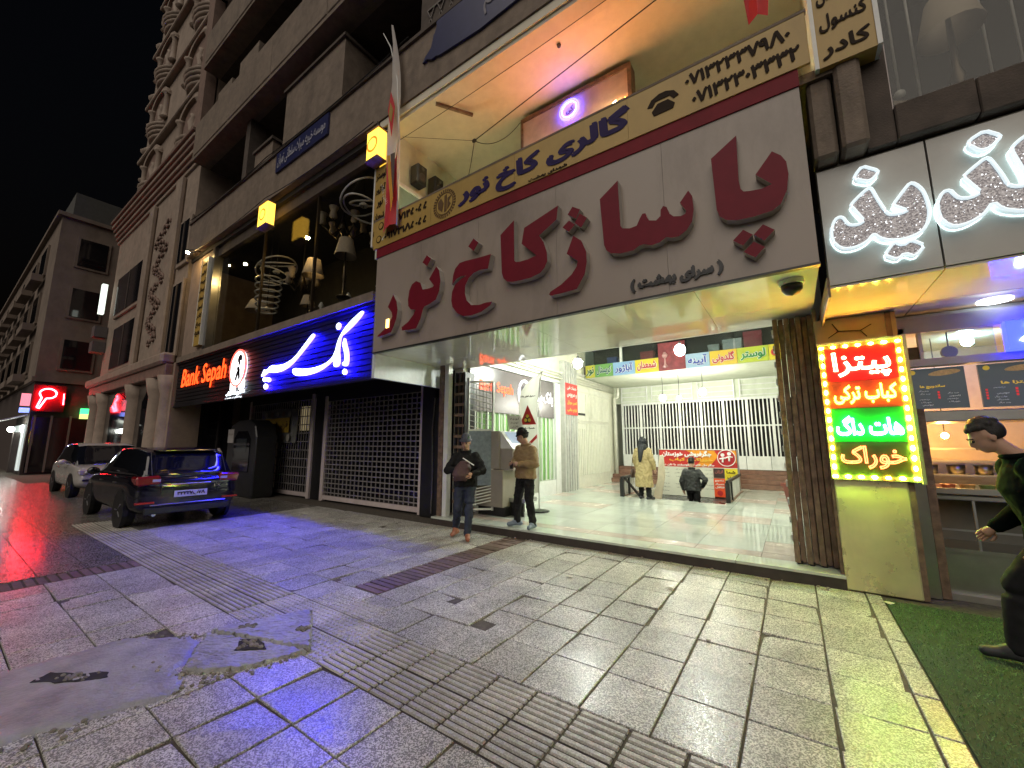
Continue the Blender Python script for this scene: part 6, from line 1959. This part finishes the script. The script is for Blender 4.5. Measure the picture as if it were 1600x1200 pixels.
def person(label, loc, rotz, J, top, bot, shoe, cap=None, long_coat=0.0, hair=True, scarf=False, headturn=0.0, tilt=0.0, group=None, fold=.042, topw=1.0):
    """J: joints in metres, the figure faces -Y, its own left is +X"""
    g = lambda k: Vector(J[k])
    m = MB()
    hd = g('head')
    nk = g('neck')
    Rh = Matrix.Rotation(headturn, 3, 'Z') @ Matrix.Rotation(tilt, 3, 'X')
    H = lambda x, y, z: hd + Rh @ Vector((x, y, z))
    # head: cranium, jaw, nose, brow, ears, neck
    def eb(c, r, sz):
        k0 = len(m.v)
        m.ball((0, 0, 0), r, 16, 10, sz=sz)
        for i in range(k0, len(m.v)):
            m.v[i] = tuple(H(m.v[i][0] + c[0], m.v[i][1] + c[1], m.v[i][2] + c[2]))
    eb((0, .012, .035), .098, (.80, 1.0, .92))
    eb((0, -.018, -.025), .080, (.80, .90, 1.02))
    eb((0, -.040, -.075), .045, (.95, .85, .70))
    eb((0, -.100, -.015), .018, (.75, 1.0, 1.5))
    eb((0, -.075, .022), .035, (1.35, .7, .45))
    eb((.077, .012, -.005), .026, (.4, .8, 1.2))
    eb((-.077, .012, -.005), .026, (.4, .8, 1.2))
    eb((0, -.083, -.058), .018, (1.5, .6, .5))
    limb(m, [nk, H(0, .015, -.05)], [.058, .055])
    for s, L in ((1, 'l'), (-1, 'r')):
        limb(m, [g('sh_' + L), g('el_' + L), g('wr_' + L)], [.045, .038, .027])
        limb(m, [g('hip_' + L), g('kn_' + L), g('an_' + L)], [.07, .05, .035])
    loft(m, [(g('pelvis') + Vector((0, 0, -.08)), .12, .08, 0), (g('pelvis'), .14, .10, 0), (g('chest'), .14, .10, 0), (nk + Vector((0, 0, -.02)), .06, .05, 0)])
    ex = MB()
    for s, L in ((1, 'l'), (-1, 'r')):
        hand(ex, g('wr_' + L), g('el_' + L), J.get('pn_' + L, (-s, 0, 0)), J.get('curl', .6), L == 'l')
    body = fuse(m, 'person', M_skin, None, .010, 0, 3, ex)
    tag(body, label, 'person', group)
    body.location = loc
    body.rotation_euler = (0, 0, rotz)
    # eyes, brows and mouth
    for s in (-1, 1):
        e = MB().ball(tuple(H(.031 * s, -.087, .006)), .011, 8, 6)
        e.build('eye', mat('eye_dark', (.03, .02, .02), .3), body, smooth=True)
        MB().tube([tuple(H(.014 * s, -.098, .026)), tuple(H(.033 * s, -.096, .031)), tuple(H(.052 * s, -.080, .024))], .0038, 5).build('eyebrow', M_hair, body)
    MB().tube([tuple(H(-.025, -.088, -.056)), tuple(H(0, -.097, -.055)), tuple(H(.025, -.088, -.056))], .005, 5).build('mouth', mat('lips', (.30, .12, .10), .5), body)
    if hair:
        m = MB()
        k0 = len(m.v)
        m.ball((0, 0, 0), .106, 18, 12, sz=(.82, 1.0, .90))
        for i in range(k0, len(m.v)):
            x, y, z = m.v[i]
            if y < -.015 and z < .03 + (-.015 - y) * .35:
                x, y, z = x * .7, y * .7, z * .7
            z = max(z, -.075)
            m.v[i] = tuple(H(x, y + .018, z + .040))
        for k in range(90):
            a, b = rr.uniform(0, 6.28), rr.uniform(.1, 1.1)
            m.ball(tuple(H(.085 * math.cos(a) * math.sin(b), .018 + .1 * math.sin(a) * math.sin(b), .045 + .095 * math.cos(b))), rr.uniform(.014, .03), 6, 4)
        fuse(m, 'hair', M_hair, body, .010, .008, 1)
    if cap:
        m = MB()
        k0 = len(m.v)
        m.ball((0, 0, 0), .112, 18, 12, sz=(.82, .98, 1.0))
        for i in range(k0, len(m.v)):
            x, y, z = m.v[i]
            m.v[i] = tuple(H(x, y + .010, max(z, -.012) + .052 + (.02 if z > .08 else 0)))
        o = fuse(m, 'beanie', cap, body, .010, .006, 2)
        P = [tuple(H(.098 * math.cos(t), .010 + .115 * math.sin(t), .048)) for t in [k * math.pi / 10 for k in range(20)]]
        MB().tube(P, .013, 6, closed=True).build('cuff', cap, o, smooth=True)
    if scarf:
        m = MB()
        k0 = len(m.v)
        m.ball((0, 0, 0), .125, 18, 12, sz=(.88, 1.0, 1.05))
        for i in range(k0, len(m.v)):
            x, y, z = m.v[i]
            m.v[i] = tuple(H(x, y + .022, z + .015))
        limb(m, [tuple(H(0, .03, -.06)), tuple(nk + Vector((0, .02, -.02)))], [.10, .13])
        loft(m, [((nk.x + .02, nk.y + .16, nk.z - .38), .035, .02, 0), ((nk.x + .01, nk.y + .165, nk.z - .25), .06, .03, 0), ((nk.x, nk.y + .14, nk.z - .1), .08, .05, 0), ((nk.x, nk.y + .08, nk.z + .05), .09, .06, 0)])
        fuse(m, 'headscarf', mat('black_scarf', (.014, .015, .018), .7, var=.2), body, .012, .02, 3)
    # jacket or coat
    m = MB()
    pv, ch = g('pelvis'), g('chest')
    yaw = J.get('yaw', 0)
    mid = pv.lerp(ch, .5)
    w = topw
    rings = [(pv + Vector((0, 0, -.10)), .195 * w, .145 * w, yaw), (pv + Vector((0, 0, .02)), .19 * w, .145 * w, yaw), (mid, .178 * w, .135 * w, yaw), (ch, .195 * w, .142 * w, yaw), (ch + Vector((0, 0, .12)), .17 * w, .12 * w, yaw), (nk + Vector((0, .005, -.05)), .10, .085, yaw), (nk + Vector((0, .0, .015)), .075, .07, yaw)]
    if long_coat:
        rings = [(pv + Vector((0, .02, -long_coat)), .235, .19, yaw), (pv + Vector((0, .015, -long_coat * .6)), .225, .18, yaw), (pv + Vector((0, .01, -.12)), .215, .165, yaw)] + rings[1:]
    loft(m, rings)
    for L in 'lr':
        e, wv = g('el_' + L), g('wr_' + L)
        limb(m, [g('sh_' + L), e, wv - (wv - e).normalized() * .01], [.074 * w, .064 * w, .050])
    jk = fuse(m, 'coat' if long_coat else 'jacket', top, body, .014, fold, 4)
    P = [tuple(nk + Vector((.082 * math.cos(t), .075 * math.sin(t), .012 + .012 * math.sin(t)))) for t in [k * math.pi / 9 for k in range(18)]]
    MB().tube(P, .020, 6, closed=True).build('collar', top, jk, smooth=True)
    # trousers
    m = MB()
    loft(m, [(pv + Vector((0, 0, -.16)), .165, .12, yaw), (pv + Vector((0, 0, -.05)), .175, .13, yaw), (pv + Vector((0, 0, .06)), .165, .12, yaw)])
    for L in 'lr':
        a, k_, h = g('an_' + L), g('kn_' + L), g('hip_' + L)
        limb(m, [h, k_, a + Vector((0, 0, .0))], [.105, .078, .062])
    fuse(m, 'trousers', bot, body, .014, fold * .9, 4)
    for L in 'lr':
        a, t = g('an_' + L), g('toe_' + L)
        m = MB()
        d = (t - a)
        d.z = 0
        d = d.normalized()
        hl = a - d * .06
        sole = min(a.z, t.z) - .045
        limb(m, [(hl.x, hl.y, t.z + .012), (a.x + d.x * .04, a.y + d.y * .04, t.z + .018), tuple(t)], [.042, .046, .038])
        limb(m, [(a.x, a.y, a.z - .01), (a.x + d.x * .06, a.y + d.y * .06, t.z + .03)], [.048, .045])
        fuse(m, 'shoe', shoe, body, .011, 0, 2)
    return body

def stand(h, **kw):
    """joints of an upright figure of height h, to be overridden per pose"""
    s = h / 1.75
    J = dict(head=(0, -.02, 1.625), neck=(0, .015, 1.47), chest=(0, .01, 1.25), pelvis=(0, .01, .97),
             sh_l=(.172, .015, 1.385), sh_r=(-.172, .015, 1.385), el_l=(.25, .03, 1.12), el_r=(-.25, .03, 1.12), wr_l=(.25, -.06, .87), wr_r=(-.25, -.06, .87),
             hip_l=(.09, .01, .92), hip_r=(-.09, .01, .92), kn_l=(.10, -.01, .50), kn_r=(-.10, -.01, .50), an_l=(.10, .03, .10), an_r=(-.10, .03, .10),
             toe_l=(.12, -.12, .045), toe_r=(-.12, -.12, .045))
    J.update(kw)
    return {k: (tuple(c * s for c in v) if isinstance(v, tuple) and not k.startswith('pn') else v) for k, v in J.items()}
M_denim = mat('navy_trousers', (.020, .028, .055), .75, var=.25, scale=12)
M_blackc = mat('black_cloth', (.013, .013, .014), .85, var=.3, scale=12, spec=.2)
M_tan = mat('tan_jacket_cloth', (.26, .175, .085), .7, var=.14, scale=10)
M_coat = mat('mustard_coat', (.36, .28, .13), .75, var=.12, scale=8)
M_charc = mat('charcoal_jacket', (.022, .024, .024), .6, var=.25)
M_greenb = mat('dark_green_jacket', (.004, .007, .006), .95, spec=.06, var=.2)
M_shoeb = mat('dark_shoe', (.03, .03, .034), .5)
M_shoebl = mat('blue_grey_shoe', (.16, .20, .26), .5)
M_shoeo = mat('orange_brown_shoe', (.30, .11, .06), .5)
# man in dark clothes stepping onto the pavement, arms full
p1 = person('man in black top, grey cap and navy trousers walking with arms folded round clothes', (-4.76, 5.45, 0), R(36),
       stand(1.74, sh_l=(.172, 0, 1.385), el_l=(.31, -.08, 1.14), wr_l=(.13, -.27, 1.10), el_r=(-.32, -.05, 1.15), wr_r=(-.08, -.26, 1.16),
             pn_l=(-.2, .9, -.2), pn_r=(.2, .9, .2), kn_l=(.08, -.13, .52), an_l=(.06, -.16, .11), toe_l=(.08, -.31, .045), kn_r=(-.12, -.06, .50), an_r=(-.17, .16, .17), toe_r=(-.22, .02, .055), head=(0, -.05, 1.62)),
       M_blackc, M_denim, M_shoeo, cap=mat('grey_cap', (.07, .075, .10), .8), headturn=R(-8), tilt=R(12), topw=1.08)
bd = MB()
loft(bd, [((-.06, -.30, .98), .10, .06, .2), ((-.05, -.31, 1.08), .15, .09, .2), ((-.02, -.29, 1.2), .14, .08, .1), ((0, -.26, 1.31), .08, .05, 0)])
b = fuse(bd, 'clothes_bundle', mat('maroon_cloth', (.075, .04, .042), .8, var=.3), None, .014, .035, 3)
b.location = (-4.76, 5.45, 0)
b.rotation_euler = (0, 0, R(36))
tag(b, 'rumpled maroon bundle held against the black top of the walking man', 'bundle')
b = MB().bar((-.02, -.335, 1.36), (.17, -.36, 1.24), .035, .012).build('white_phone', mat('phone_white', (.7, .7, .68), .3))
b.location = (-4.76, 5.45, 0)
b.rotation_euler = (0, 0, R(36))
tag(b, 'slim white phone held at the chest of the man in black', 'phone')
# man in tan jacket looking at his phone
person('man in tan jacket, black beanie and black trousers standing on the step with a phone', (-3.95, 6.12, FZ), R(-14),
       stand(1.70, head=(-.02, -.05, 1.61), el_l=(.28, -.02, 1.13), wr_l=(.10, -.25, 1.14), el_r=(-.28, -.02, 1.12), wr_r=(-.10, -.25, 1.12), pn_l=(-.6, .3, .6), pn_r=(.6, .3, .6),
             kn_l=(.13, -.03, .50), an_l=(.17, .02, .10), toe_l=(.21, -.12, .045), kn_r=(-.15, -.05, .50), an_r=(-.20, -.02, .11), toe_r=(-.29, -.15, .045)),
       M_tan, M_blackc, M_shoebl, cap=M_blackc, headturn=R(-58), tilt=R(16), topw=1.12)
b = MB().box(-.035, .035, -.335, -.325, 1.02, 1.15).build('dark_phone', M_black)
b.location = (-3.95, 6.12, FZ)
b.rotation_euler = (0, 0, R(-14))
tag(b, 'black phone held by the man in the tan jacket', 'phone')
# woman in a long coat seen from behind
person('woman in long mustard coat and black headscarf seen from behind at the stair head', (-3.32, 10.95, FZ), R(172),
       stand(1.60, el_r=(-.28, .06, 1.12), wr_r=(-.30, -.04, .88), el_l=(.27, .02, 1.12), wr_l=(.25, -.08, .86), kn_l=(.10, -.04, .5), kn_r=(-.11, .02, .5), an_r=(-.15, .05, .10), toe_r=(-.22, -.09, .045)),
       M_coat, M_blackc, M_shoeb, long_coat=.56, hair=False, scarf=True, fold=.055, topw=1.1)
b = MB()
loft(b, [((-3.62, 10.95, .70), .04, .11, 0), ((-3.63, 10.95, .80), .05, .13, 0), ((-3.62, 10.95, .92), .035, .10, 0)])
b.tube([(-3.62, 10.87, .92), (-3.6, 10.9, 1.2), (-3.5, 10.95, 1.42)], .01, 5)
tag(b.build('handbag', mat('brown_leather', (.06, .035, .025), .5), smooth=True), 'brown handbag on a strap at the side of the mustard coat', 'handbag')
# man going down the stairs
person('man in charcoal jacket seen from behind going down the passage stairs', (-2.38, 12.2, -.53), R(178),
       stand(1.72, el_r=(-.36, .10, 1.18), wr_r=(-.24, -.12, .98), el_l=(.27, .05, 1.12), wr_l=(.26, -.02, .88), kn_l=(.09, -.12, .54), an_l=(.09, -.05, .16), toe_l=(.1, -.2, .10)),
       M_charc, M_blackc, M_shoeb, tilt=R(14), topw=1.14)
# man walking past the food shop, close to the camera
person('man in dark green jacket with short dark hair striding past the food shop', (1.47, 4.62, 0), R(-92),
       stand(1.80, head=(.0, -.24, 1.60), neck=(0, -.11, 1.46), chest=(0, -.05, 1.24), pelvis=(0, .05, .96), sh_l=(.19, -.09, 1.38), sh_r=(-.19, -.09, 1.38),
             el_r=(-.27, -.02, 1.09), wr_r=(-.25, -.22, .92), el_l=(.27, .06, 1.10), wr_l=(.26, -.12, .88),
             hip_l=(.09, .05, .92), hip_r=(-.09, .05, .92), kn_r=(-.10, -.20, .55), an_r=(-.10, -.24, .12), toe_r=(-.11, -.40, .055), kn_l=(.10, .10, .50), an_l=(.10, .42, .18), toe_l=(.11, .34, .055)),
       M_greenb, M_blackc, M_shoeb, tilt=R(26), topw=1.32, fold=.018)

# ================================================================ parked cars
M_tyre = mat('tyre_rubber', (.018, .018, .018), .8, var=.2)
M_rim = mat('alloy_rim', (.45, .45, .46), .3, metal=.9)
M_cglass = mat('car_glass', (.006, .007, .01), .04, spec=.9)
M_lampr = mat('tail_lamp_red', (.25, .006, .008), .12, spec=.8, coat=.5)
M_plate = mat('plate_white', (.65, .65, .63), .4)
def car(name, label, paint, L, W, Hh, prof_lo, prof_hi, loc, rotz, rear_plate=None, kind='hatch'):
    """x forward; body lofted from side profiles: shoulder line below, glasshouse above, both rounded in plan"""
    t = bpy.data.objects.new(name, None)
    COL.objects.link(t)
    t.location = loc
    t.rotation_euler = (0, 0, rotz)
    tag(t, label, 'car')
    hw = W / 2
    # lower body: for every station (x, z_bottom, z_shoulder, half width)
    m = MB()
    n = len(prof_lo)
    vs = []
    for (x, zb, zs, w) in prof_lo:
        sec = [(-.80, zb), (-.97, zb + .10), (-1.0, zb + (zs - zb) * .45), (-.985, zs - .12), (-.95, zs - .02), (-.90, zs), (.90, zs), (.95, zs - .02), (.985, zs - .12), (1.0, zb + (zs - zb) * .45), (.97, zb + .10), (.80, zb)]
        vs += [(x, a * w * hw, z) for a, z in sec]
    k = 12
    fs = [(i * k + j, i * k + (j + 1) % k, (i + 1) * k + (j + 1) % k, (i + 1) * k + j) for i in range(n - 1) for j in range(k)]
    fs += [tuple(range(k))[::-1], tuple((n - 1) * k + j for j in range(k))]
    m.add(vs, fs)
    body = m.build('body', paint, t)
    sub = body.modifiers.new('sub', 'SUBSURF')
    sub.levels = sub.render_levels = 2
    for q in body.data.polygons:
        q.use_smooth = True
    def crease(ob, v):
        at = ob.data.attributes.new('crease_edge', 'FLOAT', 'EDGE')
        for d in at.data:
            d.value = v
    crease(body, .30)
    # glasshouse
    m = MB()
    vs = []
    for (x, zs, zr, w0, w1) in prof_hi:
        vs += [(x, -w0 * hw, zs), (x, -(w0 * .35 + w1 * .65) * hw, zs + (zr - zs) * .6), (x, -w1 * hw, zr - .03), (x, -w1 * hw * .75, zr), (x, w1 * hw * .75, zr), (x, w1 * hw, zr - .03), (x, (w0 * .35 + w1 * .65) * hw, zs + (zr - zs) * .6), (x, w0 * hw, zs)]
    n = len(prof_hi)
    k = 8
    fs, mi = [], []
    for i in range(n - 1):
        for j in range(k):
            fs.append((i * k + j, i * k + (j + 1) % k, (i + 1) * k + (j + 1) % k, (i + 1) * k + j))
            mi.append(1 if j in (0, 1, 5, 6) or (i in (0, n - 2) and j in (2, 3, 4)) else 0)
    fs += [tuple(range(k))[::-1], tuple((n - 1) * k + j for j in range(k))]
    mi += [1, 1]
    k0 = len(m.f)
    m.add(vs, fs)
    m.mi = mi
    gh = m.build('cabin', [paint, M_cglass], t)
    for q in gh.data.polygons:
        q.use_smooth = True
    sub = gh.modifiers.new('sub', 'SUBSURF')
    sub.levels = sub.render_levels = 2
    crease(gh, .62)
    # wheels
    for x in (L * .5 - .85, -L * .5 + .78):
        for s in (-1, 1):
            y = s * (hw - .10)
            w = MB().lathe([(.22, -.10), (.30, -.105), (.325, -.07), (.325, .07), (.30, .105), (.22, .10)], (x, y, .325), 24, ax='y').build('wheel', M_tyre, t, smooth=True)
            MB().lathe([(.215, s * .085), (.20, s * .09), (.06, s * .06), (.05, s * .095), (.0, s * .095)], (x, y, .325), 20, ax='y', cap=False).build('rim', M_rim, w, smooth=True)
            for q in range(5):
                a = 2 * math.pi * q / 5
                MB().bar((x + .05 * math.cos(a), y + s * .094, .325 + .05 * math.sin(a)), (x + .20 * math.cos(a), y + s * .094, .325 + .20 * math.sin(a)), .05, .02).build('spoke', M_rim, w)
            MB().lathe([(.375, s * -.02), (.375, s * .055)], (x, s * (hw - .045), .335), 24, ax='y').build('wheel_arch', M_black, t)
    for s in (-1, 1):
        mr = MB().ball((L * .5 - 1.62, s * (hw + .10), prof_hi[1][1] + .06), .11, 12, 8, sz=(.6, .95, .75)).build('mirror', paint, t, smooth=True)
        MB().bar((L * .5 - 1.62, s * (hw - .06), prof_hi[1][1] + .02), (L * .5 - 1.62, s * (hw + .06), prof_hi[1][1] + .04), .04, .03).build('mirror_arm', M_black, mr)
        for x in (.35, -.75):
            MB().bar((x - .1, s * (hw * .985 + .008), prof_lo[4][2] - .13), (x + .08, s * (hw * .985 + .008), prof_lo[4][2] - .13), .02, .025).build('door_handle', M_chrome, t)
    return t
# dark hatchback, its tail towards us
paint1 = mat('black_blue_paint', (.006, .006, .011), .12, var=.1, spec=.5, coat=.5)
L1 = 4.25
lo = [(-2.12, .42, .80, .80), (-2.08, .30, .93, .93), (-1.85, .24, .98, 1.0), (-1.0, .22, .97, 1.0), (.2, .22, .95, 1.0), (.9, .22, .93, 1.0), (1.5, .23, .88, .99), (1.95, .28, .76, .93), (2.12, .38, .62, .80)]
hi = [(-2.02, .93, 1.02, .86, .80), (-1.72, .95, 1.43, .92, .72), (-1.0, .95, 1.52, .95, .74), (.0, .94, 1.52, .95, .74), (.55, .93, 1.42, .94, .72), (1.30, .88, .93, .90, .84)]
c1 = car('hatchback_car', 'shiny black hatchback parked tail towards the passage with white number plate', paint1, L1, 1.78, 1.52, lo, hi, (-12.25, 3.18, 0), R(180))
for s in (-1, 1):
    tl = MB()
    tl.add([(-2.10, s * .50, .84), (-2.05, s * .80, .82), (-1.80, s * .905, .84), (-1.72, s * .90, .98), (-1.90, s * .84, 1.03), (-2.06, s * .52, .97), ], [(0, 1, 5), (1, 4, 5), (1, 2, 3, 4)])
    tl = MB().prism([(s * .48, .82), (s * .84, .80), (s * .87, .97), (s * .50, .99)], -2.13, -1.80, ax='x').build('tail_lamp', M_lampr, c1, bevel=.03)
    MB().box(-2.138, -2.12, s * .56 - .06, s * .56 + .06, .87, .92).build('reverse_lens', mat('clear_lens', (.5, .45, .45), .1), tl)
    MB().box(-2.15, -2.10, s * .70 - .14, s * .70 + .14, .47, .50).build('reflector', mat('reflector_red', (.5, .02, .01), .3), c1)
MB().box(-2.165, -2.14, -.27, .27, .56, .68).build('number_plate', M_plate, c1)
letters('plate_text', '۷Λب۳۳۳۲۷', M_ink, .085, (-2.168, 0, .62), c1, u=(0, -1, 0), width=.46, bold=.004)
MB().box(-2.165, -2.08, -.62, .62, .425, .445).build('bumper_trim', M_chrome, c1, bevel=.015)
MB().box(-2.15, -2.05, -.70, .70, .26, .40).build('bumper_valance', M_black, c1, bevel=.02)
MB().box(-2.14, -2.11, -.33, .33, .80, .815).build('trunk_trim', M_chrome, c1, bevel=.008)
MB().box(-1.80, -1.52, -.52, .52, 1.44, 1.475).build('roof_spoiler', paint1, c1, bevel=.012)
MB().box(-1.62, -1.60, .30, .46, 1.24, 1.34).build('brake_light', glow('brake_red', (1, .05, .03), 1.2), c1)
letters('badge', 'LX', M_chrome, .05, (-2.15, -.45, .74), c1, u=(0, -1, 0), width=.12, latin=True)
MB().tube([(-1.78, -.30, .99), (-1.70, .05, 1.10)], .012, 5).build('rear_wiper', M_black, c1)
for s in (-1, 1):
    MB().tube([(-2.10, s * .47, .50), (-2.14, s * .47, .80), (-2.05, s * .62, 1.0), (-1.75, s * .60, 1.42)], .006, 4).build('hatch_gap', M_black, c1)
MB().tube([(-2.14, .55, .26), (-1.9, .55, .26)], .035, 10).build('exhaust', M_chrome, c1)
# pale car facing us behind it
paint2 = mat('champagne_paint', (.52, .49, .46), .25, metal=.15, var=.06, coat=.6, dirt=.15)
lo2 = [(-2.2, .42, .82, .82), (-2.15, .30, .95, .94), (-1.9, .24, 1.0, 1.0), (-1.0, .22, 1.0, 1.0), (.2, .22, .98, 1.0), (.9, .22, .97, 1.0), (1.6, .24, .93, .99), (2.05, .30, .84, .93), (2.2, .40, .66, .84)]
hi2 = [(-2.05, .95, 1.2, .88, .78), (-1.85, .97, 1.5, .92, .75), (-1.0, .98, 1.62, .95, .76), (.1, .97, 1.62, .95, .76), (.5, .96, 1.55, .95, .75), (1.2, .93, .97, .92, .88)]
c2 = car('estate_car', 'pale champagne car parked nose towards the black hatchback', paint2, 4.4, 1.78, 1.6, lo2, hi2, (-19.4, 3.5, 0), R(0))
for s in (-1, 1):
    hl = MB().prism([(s * .52, .66), (s * .84, .68), (s * .86, .84), (s * .50, .82)], 1.95, 2.20, ax='x').build('headlight', mat('clear_lens', (.5, .45, .45), .1), c2, bevel=.03)
    MB().ball((2.2, s * .68, .75), .055, 10, 6).build('reflector_bowl', M_chrome, hl)
MB().box(2.14, 2.22, -.45, .45, .66, .80).build('grille', M_black, c2, bevel=.015)
MB().box(2.16, 2.25, -.76, .76, .50, .56).build('bumper_strip', M_black, c2, bevel=.015)
MB().box(2.22, 2.25, -.26, .26, .38, .49).build('number_plate', M_plate, c2)
